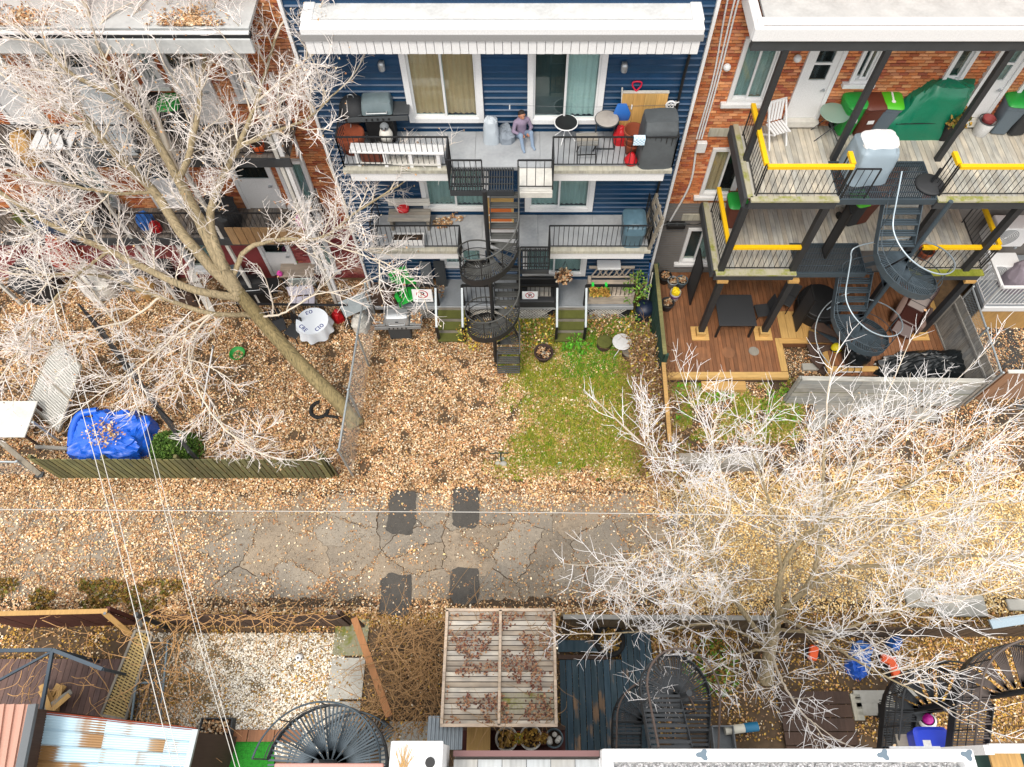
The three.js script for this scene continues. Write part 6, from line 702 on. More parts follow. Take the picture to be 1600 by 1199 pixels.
{
  const u3 = (u, v) => P(u, v, LD3), u2 = (u, v) => P(u, v, LD2), g0 = (u, v) => P(u, v, 0);
  bin('dark grey wheeled bin with bright green lid on the left house deck', m.darkGrey, m.green, u3(288, 208), 0.1, 'wheeled bins on the left house decks'); bin('black wheeled bin in the shade beside the white door of the left house', m.black, m.charcoal, u3(262, 206), -0.1, 'wheeled bins on the left house decks');
  const jr = (label, u, v, y, mt, s = 0.34) => tarpCover('plastic_sack', label, 'sack', P(u, v, y), [ring(s, s, 0, { e: 3 }), ring(s * 1.1, s, s * 0.7, { e: 3 }), ring(s * 0.6, s * 0.5, s * 1.2, { e: 2.4 })], mt, rr(0, 3), 0.16, 7);
  jr('red sack on the upper left house deck near the tree fork', 391, 175, LD3, m.red, 0.32); jr('red and dark sack at the right end of the upper left deck', 415, 176, LD3, M(0x8c1220, 0.5), 0.38); jr('white sack beside the red sack at the right end of the upper deck', 434, 180, LD3, m.whiteOld, 0.42);
  jr('pink and white bag at the end of the lower left house deck', 476, 352, LD2, m.pink, 0.36); jr('white bag leaning against the pink bag', 494, 352, LD2, m.white, 0.44); jr('dark blue tarpaulin bundle under the branches at the far left', 105, 362, LD2, M(0x23344c, 0.5), 0.95); jr('grey covered heap behind the trunk on the lower left deck', 352, 352, LD2, m.charcoal, 0.9); jr('bright blue bag beside the trunk on the lower left house deck', 232, 352, LD2, m.blue, 0.4); jr('small red bag under the blue bag beside the trunk', 246, 360, LD2, m.red, 0.26); jr('green bag among the branches at the far left', 93, 372, LD2, m.green, 0.3); jr('large black sack leaning on the white door of the lower left deck', 330, 352, LD2, m.black, 0.6);
  const um = thing('closed_parasol', 'red and orange parasol half open at the far left edge', 'parasol', u3(42, 330).setY(LD2)); obj('canopy', loft([ring(0.9, 0.75, 1.3, { e: 2, n: 24 }), ring(0.6, 0.5, 1.75, { e: 2, n: 24 }), ring(0.12, 0.12, 2.15, { e: 2, n: 24 })], { amp: 0.12, freq: 6 }), M(0x93301c, 0.8), um); obj('pole', rod([0, 0, 0], [0, 2.3, 0], 0.025), m.steel, um);
  const wt = thing('white_table', 'white slatted table with dark bars on the upper left deck', 'table', u3(112, 250)); for (let i = 0; i < 5; i++) obj('top_slat', B(0.17, 0.03, 0.8, -0.4 + i * 0.2, 0.72, 0), m.white, wt); for (const x of [-0.42, 0.42]) for (const z of [-0.33, 0.33]) obj('leg', B(0.05, 0.7, 0.05, x, 0.35, z), m.white, wt); for (const x of [-0.15, 0.2]) obj('dark_bar', B(0.05, 0.05, 0.9, x, 0.76, 0, 0, 0.5), m.black, wt);
  const mt = thing('mattress', 'pale grey mattress leaning against the upper left house wall', 'mattress', u3(190, 236)); obj('pad', RB(0.95, 1.75, 0.22, 0, 0.8, -0.2, 0.06, -0.35), M(0xc3cbd0, 0.8, TX.grime), mt); obj('piping', [B(0.96, 0.02, 0.02, 0, 1.6, -0.38), B(0.96, 0.02, 0.02, 0, 0.06, 0.16)], m.whiteOld, mt);
  const bk = thing('bicycle', 'bicycle with lime yellow frame lying on the lower left deck', 'bicycle', u2(200, 308), 0.4); for (const x of [-0.5, 0.5]) obj('wheel', [new THREE.TorusGeometry(0.31, 0.02, 8, 30).translate(x, 0.33, 0), ...[0, 1, 2, 3].map((k) => B(0.6, 0.005, 0.005, 0, 0, 0, 0, 0, k * 0.785).translate(x, 0.33, 0))], m.wheel, bk); obj('frame', [rod([-0.5, 0.33, 0], [-0.1, 0.3, 0], 0.018), rod([-0.1, 0.3, 0], [0.3, 0.72, 0], 0.02), rod([-0.2, 0.75, 0], [0.3, 0.72, 0], 0.018), rod([-0.2, 0.8, 0], [-0.1, 0.3, 0], 0.018), rod([0.5, 0.33, 0], [0.3, 0.85, 0], 0.018), rod([-0.5, 0.33, 0], [-0.2, 0.72, 0], 0.014)], M(0xb8d81a, 0.4), bk); obj('saddle', RB(0.24, 0.05, 0.12, -0.22, 0.84, 0, 0.02), m.black, bk); obj('handlebar', rod([0.3, 0.88, -0.25], [0.3, 0.88, 0.25], 0.014), m.black, bk);
  const op = thing('orange_pot', 'small orange flower pot on the lower left deck railing side', 'pot', u3(406, 236)); obj('pot', LA([[0, 0], [0.12, 0], [0.18, 0.26], [0.15, 0.26], [0.1, 0.04], [0, 0.04]], 20), M(0xd0561e, 0.6), op); obj('soil', CY(0.15, 0.15, 0.02, 0, 0.2, 0), m.soil, op);
  // ground floor clutter
  const gr = barbecue('black covered barbecue against the red painted wall', g0(408, 470), 0.1, m.black, m.black, m.black, { w: 0.8 });
  tarpCover('grey_drum', 'blue grey round drum between the trunk and the black barbecue', 'drum', g0(378, 452), [ring(0.55, 0.55, 0, { e: 2 }), ring(0.6, 0.6, 0.7, { e: 2 }), ring(0.56, 0.56, 0.95, { e: 2 })], m.greyBin, 0, 0);
  const bt = thing('work_table', 'grey board table carrying coloured toys in front of the red wall', 'table', g0(475, 440), 0.05); obj('table_top', RB(1.1, 0.05, 0.8, 0, 0.78, 0, 0.01), M(0xa79b8e, 0.85, TX.oldX), bt); obj('side_panel', B(0.8, 0.5, 0.04, 0.1, 0.5, 0.4, 0.2), M(0xb9c6c4, 0.6, TX.grime), bt); for (const x of [-0.48, 0.48]) for (const z of [-0.33, 0.33]) obj('leg', B(0.06, 0.76, 0.06, x, 0.38, z), m.darkGrey, bt);
  for (const [label, dx, dz, mt2] of [['lime green toy on the grey board table', -0.05, -0.2, m.lime], ['orange toy beside the lime toy on the grey table', 0.12, -0.22, M(0xd98a1e, 0.5)], ['magenta toy hanging at the left corner of the grey table', -0.5, 0.34, m.pink]]) { const q = g0(475, 440).add(V(dx, 0.81, dz)), t = thing('toy', label, 'toy', q); obj('body', loft([ring(0.16, 0.14, 0, { e: 2.5 }), ring(0.18, 0.16, 0.08, { e: 2.5 }), ring(0.08, 0.08, 0.15, { e: 2 })], { amp: 0.1, freq: 12 }), mt2, t); obj('top', new THREE.SphereGeometry(0.045, 12, 8).translate(0.02, 0.17, 0), mt2, t); }
  const wb = thing('white_bench', 'white slatted bench in the left yard beside the dark railing', 'bench', g0(478, 478), 0.1); for (let i = 0; i < 4; i++) obj('seat_slat', B(0.18, 0.03, 0.34, -0.3 + i * 0.2, 0.42, 0.1), M(0xcbc8d6, 0.7, TX.grime), wb); obj('back_panel', RB(0.82, 0.34, 0.04, 0, 0.66, -0.14, 0.01, -0.3), M(0xcbc8d6, 0.7, TX.grime), wb); for (const x of [-0.36, 0.36]) for (const z of [-0.05, 0.25]) obj('leg', B(0.05, 0.42, 0.05, x, 0.21, z), m.whiteOld, wb);
  const cvs = document.createElement('canvas'); cvs.width = cvs.height = 256; const cx = cvs.getContext('2d'); cx.fillStyle = '#dfe6ee'; cx.fillRect(0, 0, 256, 256); cx.fillStyle = '#27357c'; cx.font = 'bold 46px sans-serif'; cx.textAlign = 'center'; for (const [tx, a] of [['CRE', 2.3], ['CIO', 0.75], ['O3', 4.3]]) { cx.save(); cx.translate(128 + 92 * Math.cos(a), 128 + 92 * Math.sin(a)); cx.rotate(a - 1.57); cx.fillText(tx, 0, 14); cx.restore(); } const ct = new THREE.CanvasTexture(cvs); ct.colorSpace = THREE.SRGBColorSpace;
  const rt = thing('covered_table', 'round table under a white cloth with dark blue letters', 'table', g0(497, 522)); { const g = new THREE.CircleGeometry(0.5, 48, 0).rotateX(-Math.PI / 2), cl = new THREE.Mesh(g, new THREE.MeshStandardMaterial({ map: ct, roughness: 0.85 })); cl.name = numbered('printed_top'); cl.position.y = 0.752; cl.castShadow = cl.receiveShadow = true; rt.add(cl); } obj('cloth', loft(Array.from({ length: 4 }, (_, j) => Array.from({ length: 60 }, (_, i) => { const a = -i / 60 * 6.283, r = 0.5 + (j ? 0.022 * j * (1 + 0.7 * Math.sin(a * 9 + 0.6 * Math.sin(a * 3))) : 0); return [r * Math.cos(a), 0.75 - j * 0.14, r * Math.sin(a)]; })).reverse(), { top: false, crease: 1.2 }), M(0xdfe6ee, 0.85), rt); obj('leg', rod([0, 0, 0], [0, 0.74, 0], 0.05), m.white, rt);
  const gt = thing('grey_table', 'small grey panel table tilted beside the chain link fence', 'table', g0(562, 500), 0.5); obj('table_top', RB(0.85, 0.04, 0.6, 0, 0.85, 0, 0.012, 0.12), M(0x9fa9ad, 0.6, TX.grime), gt); for (const x of [-0.36, 0.36]) for (const z of [-0.24, 0.24]) obj('leg', B(0.05, 0.82, 0.05, x, 0.41, z), m.black, gt);
  jr('whitish plastic sheet slumped below the grey table by the fence', 566, 512, 0, m.whiteOld, 0.5); jr('red box like sack under the dark railing of the left yard', 530, 500, 0, m.red, 0.34);
  const rl = thing('dark_railing', 'dark iron railing between the left house and its leafy yard', 'railing'); const ra = g0(385, 500), rb = g0(552, 502); railing(rl, [ra.x, 0, ra.z], [rb.x, 0, rb.z], 0.9, m.iron, { topW: 0.06 }); railing(rl, [ra.x, 0, ra.z], [ra.x, 0, ra.z - 1.4], 0.9, m.iron, { topW: 0.06 });
  const chd = (label, u, v, ry) => { const c = thing('garden_chair', label, 'chair', g0(u, v), ry, 'dark chairs in the left yard'); obj('seat', RB(0.48, 0.04, 0.48, 0, 0.42, 0, 0.02), m.charcoal, c); for (let i = 0; i < 4; i++) obj('back_slat', RB(0.09, 0.46, 0.025, -0.17 + i * 0.115, 0.68, -0.25, 0.01, -0.2), m.black, c); for (const x of [-0.2, 0.2]) for (const z of [-0.2, 0.2]) obj('leg', rod([x, 0, z * 1.1], [x, 0.42, z], 0.018), m.black, c); };
  chd('dark garden chair below the dark railing near the trunk', 440, 520, 0.4); chd('dark garden chair left of the white covered table', 465, 528, -0.5);
  const lp = thing('leaning_board', 'pale weathered board leaning towards the big trunk', 'board', g0(330, 480), 0.35); obj('plank', B(0.22, 1.7, 0.03, 0, 0.8, 0, -0.35), m.whiteOld, lp); obj('batten', B(0.2, 0.06, 0.03, 0, 1.2, -0.1, -0.35), m.oldWood[0], lp);
  const gb = thing('green_bowl', 'green plastic bowl lying near the foot of the big trunk', 'bowl', g0(373, 556)); obj('bowl', LA([[0, 0], [0.16, 0.02], [0.24, 0.16], [0.22, 0.16], [0.15, 0.05], [0, 0.04]], 26), m.green, gb); obj('rim', new THREE.TorusGeometry(0.235, 0.012, 8, 30).rotateX(Math.PI / 2).translate(0, 0.16, 0), m.green, gb);
  tag(obj('paper_bag', loft([ring(0.34, 0.24, 0, { e: 4 }), ring(0.36, 0.22, 0.1, { e: 3 }), ring(0.2, 0.12, 0.14, { e: 3 })], { amp: 0.1, freq: 8 }), m.white), 'crumpled white bag on the bare soil of the left yard', 'bag').position.copy(g0(203, 575));
  const ty = thing('tyre', 'black bent tyre by the foot of the big tree', 'tyre', g0(500, 642)); obj('tyre', new THREE.TorusGeometry(0.26, 0.06, 12, 36, 4.6).rotateX(Math.PI / 2).translate(0, 0.06, 0), m.wheel, ty); obj('loose_end', rod([0.2, 0.05, 0.2], [0.6, 0.06, 0.26], 0.05), m.wheel, ty);
  for (const [label, u, v, y, lid] of [['black wheeled bin standing on the soil left of the big trunk', 270, 438, 0, m.darkGrey], ['dark bin with grey lid near the left edge behind the trunk limbs', 150, 425, 0, m.grey], ['brown wheeled bin on the lower left deck under the branches', 170, 350, LD2, m.brownBin]]) bin(label, m.charcoal, lid, P(u, v, y), rr(-0.3, 0.3), 'wheeled bins on the left house decks');
  for (const [label, u, v, y, mt2, s] of [['pale grey sheet panel laid over boxes under the left branches', 165, 455, 0, m.whiteOld, 0.9], ['dark tarpaulin heap on the ground behind the mesh panel', 70, 455, 0, m.charcoal, 1.1], ['grey blanket heap left of the diagonal fence', 215, 440, 0, m.grey, 0.8], ['tan cardboard heap between the bins of the left yard', 235, 458, 0, m.tanWood, 0.6], ['white crumpled sack on the lower left deck by the bicycle', 150, 345, LD2, m.white, 0.45], ['olive sack among the clutter at the far left of the lower deck', 55, 350, LD2, m.moss, 0.6], ['grey sack on the upper left deck beside the white table', 150, 250, LD3, m.grey, 0.5], ['tan sack at the far left of the upper deck', 55, 245, LD3, m.tanWood, 0.6]]) jr(label, u, v, y, mt2, s);
  for (const [label, u, v, y] of [['stack of dark slatted crates on the soil beside the trunk', 300, 470, 0], ['slatted crates on the lower left deck below the bicycle', 125, 352, LD2]]) { const t = thing('crate_stack', label, 'crates', P(u, v, y), rr(-0.3, 0.3)); for (let k = 0; k < 2; k++) { for (let i = 0; i < 4; i++) obj('slat', B(0.6, 0.06, 0.02, 0, 0.06 + k * 0.36 + i * 0.085, 0.22), m.brownWood[(i + k) % 5], t); obj('side', [B(0.02, 0.32, 0.42, -0.3, 0.18 + k * 0.36, 0), B(0.02, 0.32, 0.42, 0.3, 0.18 + k * 0.36, 0), B(0.6, 0.02, 0.42, 0, 0.03 + k * 0.36, 0), B(0.6, 0.32, 0.02, 0, 0.18 + k * 0.36, -0.2)], m.brownWood[2], t); } }
  // blue tarpaulin and panels
  const tb = M(0x1a5fd0, 0.35, TX.fine), T = thing('blue_tarpaulin', 'bright blue tarpaulin over a heap with brown leaves on top', 'tarpaulin', g0(182, 690)); obj('sheet', loft([ring(2.35, 1.75, 0, { e: 3, n: 72 }), ring(2.2, 1.6, 0.22, { e: 3.4, n: 72 }), ring(2.05, 1.4, 0.5, { e: 3.6, n: 72 }), ring(1.7, 1.1, 0.62, { e: 3, n: 72 }), ring(0.7, 0.5, 0.66, { e: 2.4, n: 72 })], { amp: 0.2, freq: 2.8, crease: 0.5 }), tb, T); obj('roll', TB([[-1.0, 0.42, 0.35], [-1.06, 0.5, -0.2], [-0.95, 0.56, -0.6], [-0.5, 0.54, -0.75]], 0.11, 30, 10), tb, T);  scatter('fallen_leaves_on_sheet', null, null, 190, () => { const a = rr(0, 6.28), c = pick([[-0.1, -0.2], [0.25, 0.1], [0.1, 0.35], [-0.2, 0.1]]), d = 0.3 * R(); return { x: c[0] + d * 1.4 * Math.cos(a), y: 0.74 + R() * 0.04, z: c[1] + d * 0.7 * Math.sin(a), s: rr(0.05, 0.09), c: shade(pick(leafCols), rr(0.7, 1)) }; }, T);
  const lat = (label, pts, mt, y0, tilt) => { const [a, b, c, d] = pts, t = thing('trellis_panel', label, 'panel'); const L = (p, q, k) => p.clone().lerp(q, k), g = []; obj('frame', [bar(a, b, 0.05), bar(b, c, 0.05), bar(c, d, 0.05), bar(d, a, 0.05), bar(L(a, d, 0.5), L(b, c, 0.5), 0.05)], m.oldWood[1], t); for (let i = 1; i < 26; i++) { g.push(bar(L(a, b, i / 26), L(d, c, i / 26), 0.02, 0.012)); g.push(bar(L(a, d, i / 26).add(V(0, 0.014, 0)), L(b, c, i / 26).add(V(0, 0.014, 0)), 0.02, 0.012)); } obj('mesh_strips', g, mt, t, { kind: 'stuff' }); const s = new THREE.BufferGeometry(); s.setAttribute('position', new THREE.Float32BufferAttribute([a, b, c, a, c, d].flatMap((q) => [q.x, q.y - 0.03, q.z]), 3)); s.computeVertexNormals(); obj('backing', s, M(0x8f918d, 0.9, TX.grime), t); };
  lat('pale grey mesh covered panel standing in the far left yard', [P(86, 530, 2.0), P(127, 572, 1.9), P(92, 675, 0.3), P(42, 632, 0.4)], m.whiteOld);
  const wp = thing('white_sheet_panel', 'white mesh covered tabletop at the left edge above the fence', 'table', P(8, 655, 0.9).setY(0)); obj('table_top', RB(1.5, 0.05, 1.15, 0, 0.9, 0, 0.02), m.whiteOld, wp); for (const x of [-0.65, 0.65]) for (const z of [-0.48, 0.48]) obj('leg', B(0.06, 0.88, 0.06, x, 0.44, z), m.brownWood[1], wp);
  const k0 = P(122, 475, 1.6), k1 = P(296, 708, 1.5); const dk = chainLink('dark chain link fence running diagonally behind the blue tarpaulin', V(k0.x, 0, k0.z), V(k1.x, 0, k1.z), 1.5, m.ironWorn, { every: 2.4, cell: 0.12 }); obj('dark_cap', bar([0, 1.53, 0], [Math.hypot(k1.x - k0.x, k1.z - k0.z), 1.5, 0], 0.06), m.black, dk);
  const ys = g0(278, 716), cd = thing('cedar_shrub', 'dense dark green cedar shrub in the corner of the board fence', 'shrub', [ys.x, 0, ys.z - 0.1]); obj('stem', CY(0.05, 0.03, 0.8), m.vine[0], cd); obj('core', loft([ring(0.9, 0.8, 0.02, { e: 2.6 }), ring(1.1, 0.95, 0.35, { e: 2.6 }), ring(0.5, 0.45, 0.8, { e: 2.2 })], {}), M(0x1c2c10, 1), cd); scatter('foliage', null, null, 9000, () => { const a = rr(0, 6.28), y = R(), r = 0.74 * (1 - 0.55 * y) * Math.sqrt(rr(y > 0.8 ? 0 : 0.5, 1.1)); return { x: r * 1.1 * Math.cos(a), y: y * 0.95, z: r * Math.sin(a), s: rr(0.03, 0.07), rx: rr(-1.4, 1.4), rz: rr(-1.4, 1.4), c: shade(pick(grn), rr(0.35, 0.8)) }; }, cd);
  // board fence on the alley
  const a0 = P(46, 714, 1.45), a1 = P(500, 722, 1.45); boardFence('board_fence', 'mossy green grey board fence along the alley of the left yard', V(a0.x, 0, (a0.z + a1.z) / 2), V(a1.x, 0, (a0.z + a1.z) / 2), 1.45, m.greenWood, { w: 0.17, gap: 0.035, hv: 0.05 });
  const e0 = P(506, 700, 1.5), e1 = P(478, 722, 1.5), bp = thing('fence_gate', 'short mossy brown board panel set at an angle beside the fence end', 'gate', [e0.x - 0.1, 0, e0.z + 0.1], -0.75); for (let i = 0; i < 4; i++) obj('board', B(0.15, 1.5, 0.025, -0.24 + i * 0.16, 0.75, 0), i > 1 ? m.greenWood[1] : m.brownWood[2], bp); for (const y of [0.35, 1.15]) obj('rail', B(0.66, 0.08, 0.04, 0, y, -0.035), m.brownWood[2], bp);
  const b0 = P(0, 690, 1.3), b1 = P(62, 742, 0.6), bm = thing('leaning_beam', 'grey timber beam slanting over the low fence at the left edge', 'beam'); obj('beam', bar(b0, b1, 0.13), m.oldWood[1], bm); obj('bracket', B(0.2, 0.06, 0.16, b1.x, b1.y, b1.z), m.darkGrey, bm);
  const l0 = on0(-60, 745), l1 = on0(60, 748); chainLink('low chain link fence below the slanting beam at the left edge', V(l0.x, 0, l0.z - 0.1), V(l1.x, 0, l1.z - 0.1), 1.0, m.galv);
  const ls = P(93, 640, 1.4), lq = thing('fence_post', 'thin galvanized post standing in front of the mesh panel', 'post', on0(95, 690).setX(P(78, 690, 0.4).x)); obj('post', rod([0, 0, 0], [0, 1.3, 0], 0.035), m.galv, lq); obj('cap', new THREE.SphereGeometry(0.045, 12, 8).translate(0, 1.31, 0), m.galv, lq);
  const sp = thing('white_pole', 'thin white pole leaning in the middle of the left yard', 'pole'); obj('shaft', rod(on0(315, 640), P(332, 545, 1.3), 0.022), m.white, sp); obj('tip', rod(P(332, 545, 1.3), P(333, 540, 1.38), 0.026), m.grey, sp);
  const cb = thing('timber_edging', 'low timber frame edging the bed below the blue tarpaulin', 'edging'); const q0 = on0(65, 705), q1 = on0(205, 712); obj('beam', bar(q0.clone().setY(0.3), q1.clone().setY(0.25), 0.09), m.oldWoodX[0], cb); obj('stake', [0, 0.5, 1].map((k) => { const q = q0.clone().lerp(q1, k); return B(0.07, 0.3, 0.07, q.x, 0.14, q.z); }), m.brownWood[2], cb);
}

// ------------------------------------------------------------------ yards and roofs on the near side of the alley
function vines(name, label, cat, n, fn, mt, r = 0.008, parent) { const g = []; for (let i = 0; i < n; i++) { const pts = fn(i), c = new THREE.CatmullRomCurve3(pts).getPoints(pts.length * 3); g.push(tubeR(c, c.map((_, k) => r * (1.15 - 0.8 * k / c.length) * rr(0.9, 1.1)), 4)); } const o = obj(name, g, mt, parent, { kind: 'stuff' }); if (label) { o.userData.label = label; o.userData.category = cat; } return o; }
const wig = (p, d, n, s) => { const out = [p.clone()], q = p.clone(), v = d.clone(); for (let i = 0; i < n; i++) { v.add(V(rr(-s, s), rr(-s, s) * 0.6, rr(-s, s))); q.add(v); q.y = Math.max(0.02, q.y); out.push(q.clone()); } return out; };
{
  const G = (u, v, y = 0) => P(u, v, y);
  // fences on the alley
  const A = (u0, v0, u1, v1, h) => { const a = P(u0, v0, h), b = P(u1, v1, h); return [V(a.x, 0, a.z), V(b.x, 0, b.z), h]; };
  boardFence('board_fence', 'dark red brown board fence at the left end of the near yards', ...A(-40, 962, 168, 957, 1.7), tones(0x4a2119, 4, 0.75, TX.wood, 0.12), { cap: m.tanWood, w: 0.24, gap: 0.006, hv: 0.004 });
  boardFence('board_fence', 'grey vine covered board fence behind the white gravel bed', ...A(236, 961, 528, 962, 1.5), m.brownWood, { w: 0.2 });
  boardFence('board_fence', 'brown grey board fence between the slatted roof and the leaf bed', ...A(880, 966, 1225, 968, 1.5), tones(0x75654f, 4, 0.9, TX.old, 0.12), { w: 0.2, cap: m.oldWoodX[2] });
  boardFence('board_fence', 'dark weathered board fence at the right end of the near yards', ...A(1230, 982, 1660, 980, 1.4), tones(0x4c3c2c, 4, 0.9, TX.old, 0.15), { w: 0.22 });
  // left yard: plank floor, frame, lattice
  const fl = thing('plank_floor', 'worn purple brown plank floor in the left near yard', 'floor'), f0 = G(-60, 1030, 0.12), f1 = G(165, 1160, 0.12); plankFloor(fl, f0.x, f1.x, f0.z, f1.z, 0.12, tones(0x614c47, 5, 0.85, TX.old, 0.14), 0.15);
  const fr = thing('pergola_frame', 'dark blue grey metal frame over the plank floor', 'frame'), y = 2.1, c0 = G(82, 1016, y), mt = M(0x3f4c58, 0.5, TX.grime, { metal: 0.3 }); obj('beam', bar(G(-60, 1018, y), c0, 0.08), mt, fr); obj('beam', bar(c0, G(160, 1046, y - 0.2), 0.08), mt, fr); obj('leg', bar(c0, V(c0.x, 0, c0.z), 0.07), mt, fr); obj('brace', bar(G(78, 1020, y), G(-10, 1068, y), 0.05), mt, fr); obj('leg', bar(G(160, 1046, y - 0.2), V(G(160, 1046, y - 0.2).x, 0, G(160, 1046, y - 0.2).z), 0.06), mt, fr); obj('beam', bar(c0, V(G(64, 1112, y).x, y, G(64, 1112, y).z), 0.07), mt, fr);
  const tm = thing('timber_pile', 'small pile of broken tan boards on the plank floor', 'boards', G(92, 1096, 0.14)); for (let i = 0; i < 8; i++) obj('board', B(0.12, 0.03, rr(0.5, 0.9), rr(-0.25, 0.25), 0.03 + i * 0.04, rr(-0.15, 0.15), rr(-0.2, 0.2), rr(-1, 1), rr(-0.2, 0.2)), pick([m.pineZ[0], m.tanWood, m.oldWood[2]]), tm);
  const tl = thing('lattice_screen', 'tan weathered lattice screen leaning beside the plank floor', 'lattice'); { const a = G(212, 985, 1.3), b = G(238, 990, 1.2), c = G(196, 1125, 0.5), d = G(158, 1118, 0.4), L = (p, q, k) => p.clone().lerp(q, k); const mm = M(0xa6905f, 0.9, TX.old); for (let i = 0; i <= 30; i++) obj('strip', bar(L(a, d, i / 30), L(b, c, Math.min(1, i / 30 + 0.08)).add(V(0, 0.012, 0)), 0.035, 0.012), mm, tl); for (let i = 0; i < 6; i++) obj('strip', bar(L(a, b, i / 5), L(d, c, i / 5), 0.035, 0.012), mm, tl); obj('frame', [bar(a, d, 0.06), bar(b, c, 0.06), bar(a, b, 0.06), bar(d, c, 0.06)], m.oldWood[0], tl); const s = new THREE.BufferGeometry(); s.setAttribute('position', new THREE.Float32BufferAttribute([a, b, c, a, c, d].flatMap((q) => [q.x, q.y - 0.05, q.z]), 3)); s.computeVertexNormals(); obj('backing', s, m.brownWood[2], tl); }
  const st = thing('wooden_stake', 'pale wooden stake slanting at the end of the red brown fence', 'stake'); obj('stake', bar(P(162, 957, 1.7), P(204, 992, 0.9), 0.12, 0.04), m.tanWood, st); obj('nail_plate', B(0.06, 0.02, 0.06, P(164, 959, 1.72).x, 1.74, P(164, 959, 1.72).z), m.grey, st);
  const pd = P(215, 962, 1.6), pb = P(238, 985, 0.5), pp = thing('metal_post', 'thick dark metal post at the corner of the two board fences', 'post'); obj('post', rod([pd.x, 0, pd.z], [pd.x, 1.7, pd.z], 0.06), m.ironWorn, pp); obj('arm', bar([pd.x, 1.6, pd.z], [pb.x, 1.1, pb.z], 0.06), m.galv, pp);
  const nt = thing('net_trellis', 'dark net trellis between the lattice screen and the gravel bed', 'trellis', [0, 0, 0]); { const a = G(222, 1000, 0.8), b = G(262, 1000, 0.8), c = G(250, 1125, 0.8), d = G(205, 1125, 0.8), g = [], L = (p, q, k) => p.clone().lerp(q, k); for (let i = 1; i < 16; i++) { g.push(bar(L(a, d, i / 16), L(b, c, i / 16), 0.01)); } for (let i = 1; i < 6; i++) g.push(bar(L(a, b, i / 6), L(d, c, i / 6), 0.01)); obj('net', g, m.ironWorn, nt, { kind: 'stuff' }); obj('frame', [bar(a, d, 0.04), bar(b, c, 0.04), bar(L(a, d, 0.55), L(b, c, 0.55), 0.04)], m.greyBlue, nt); for (const q of [a, b, c, d]) obj('leg', rod([q.x, 0, q.z], q, 0.02), m.ironWorn, nt); }
  // gravel bed, path
  const g0 = G(262, 990), g1 = G(524, 1152); const bed = obj('gravel_bed', prism([[g0.x - 0.2, g0.z], [g1.x, g0.z], [g1.x, -0.2], [g0.x - 0.4, -0.2]], 0.0, 0.03), M(0x9a9184, 0.95, TX.stone)); structure(bed);
  const stoneG = new THREE.IcosahedronGeometry(0.5, 0).scale(1, 0.6, 0.8), sc = ['#e6e0d4', '#d6ccba', '#f2eee6', '#bfb19a', '#8d7c66', '#e0d6c2'].map((c) => new THREE.Color(c)), sm = new THREE.MeshStandardMaterial({ color: 0xffffff, roughness: 0.9 });
  scatter('white_gravel', 'white pebbles covering the square bed', 'gravel', 26000, () => { const x = rr(g0.x - 0.3, g1.x), z = rr(g0.z, -0.3), edge = sstep(fbm(x * 1.5, z * 1.5, 21) + (x - g0.x) * 0.16, 0.0, 0.35); const c = R() < edge * 0.75 + 0.22 ? pick(sc) : new THREE.Color('#7a684c'); return { x, z, y: 0.035 + R() * 0.02, s: rr(0.03, 0.07), rx: rr(-1, 1), rz: rr(-1, 1), c: shade(c, rr(0.8, 1.05)) }; }, null, stoneG, sm);
  const so = thing('football', 'small black and white ball lying on the gravel', 'ball', G(467, 1028, 0.1)); obj('ball', new THREE.SphereGeometry(0.1, 20, 14), m.white, so); obj('panel', [[0, 1, 0.2], [0.8, 0.4, 0.4], [-0.7, 0.5, 0.5], [0.1, 0.3, -0.9], [0.3, 0.2, 0.95]].map((q) => new THREE.SphereGeometry(0.035, 8, 6).translate(...V(...q).setLength(0.075).toArray())), m.black, so);
  const cw = thing('concrete_path', 'concrete slab path between the gravel bed and the vines', 'path'); structure(cw); delete cw.userData.category; const w0 = G(524, 985), w1 = G(577, 985); for (const [va, vb] of [[968, 1026], [1028, 1094], [1096, 1160]]) { const a = G(550, va).z, b = G(550, vb).z; obj('concrete_slab', RB(w1.x - w0.x - 0.02, 0.07, b - a - 0.02, (w0.x + w1.x) / 2, 0.035, (a + b) / 2, 0.015), va === 968 ? M(0x8d8b76, 0.95, TX.moss) : m.concrete, cw); }
  const pv = obj('grey_pavers', prism([[G(600, 1128).x, G(600, 1128).z], [G(690, 1120).x, G(690, 1128).z], [G(690, 1120).x, 0], [G(600, 1128).x, 0]], 0, 0.04), m.concrete); structure(pv);
  // orange plank, dry vines
  const op = thing('orange_plank', 'long orange wooden plank slanting along the dry vines', 'plank'); obj('plank', bar(G(553, 966, 1.2), G(608, 1120, 1.0), 0.16, 0.05), M(0x9c6c44, 0.85, TX.wood), op); obj('post', [bar(G(553, 966, 1.2), V(G(553, 966, 1.2).x, 0, G(553, 966, 1.2).z), 0.07), bar(G(608, 1120, 1.0), V(G(608, 1120, 1).x, 0, G(608, 1120, 1).z), 0.07)], m.brownWood[0], op);
  const q0 = G(575, 975, 1), q1 = G(692, 1120, 1); vines('dry_vines', 'tangle of dry brown vines between the orange plank and the slatted roof', 'vines', 400, () => { const a = R(), b = R(); return wig(V(q0.x + (q1.x - q0.x) * (0.1 + 0.9 * a), rr(0.3, 1.3), q0.z + (q1.z - q0.z) * b * 1.02), V(rr(-0.16, 0.16), rr(-0.05, 0.06), rr(-0.16, 0.16)), 6, 0.09); }, m.vine[0], 0.009);
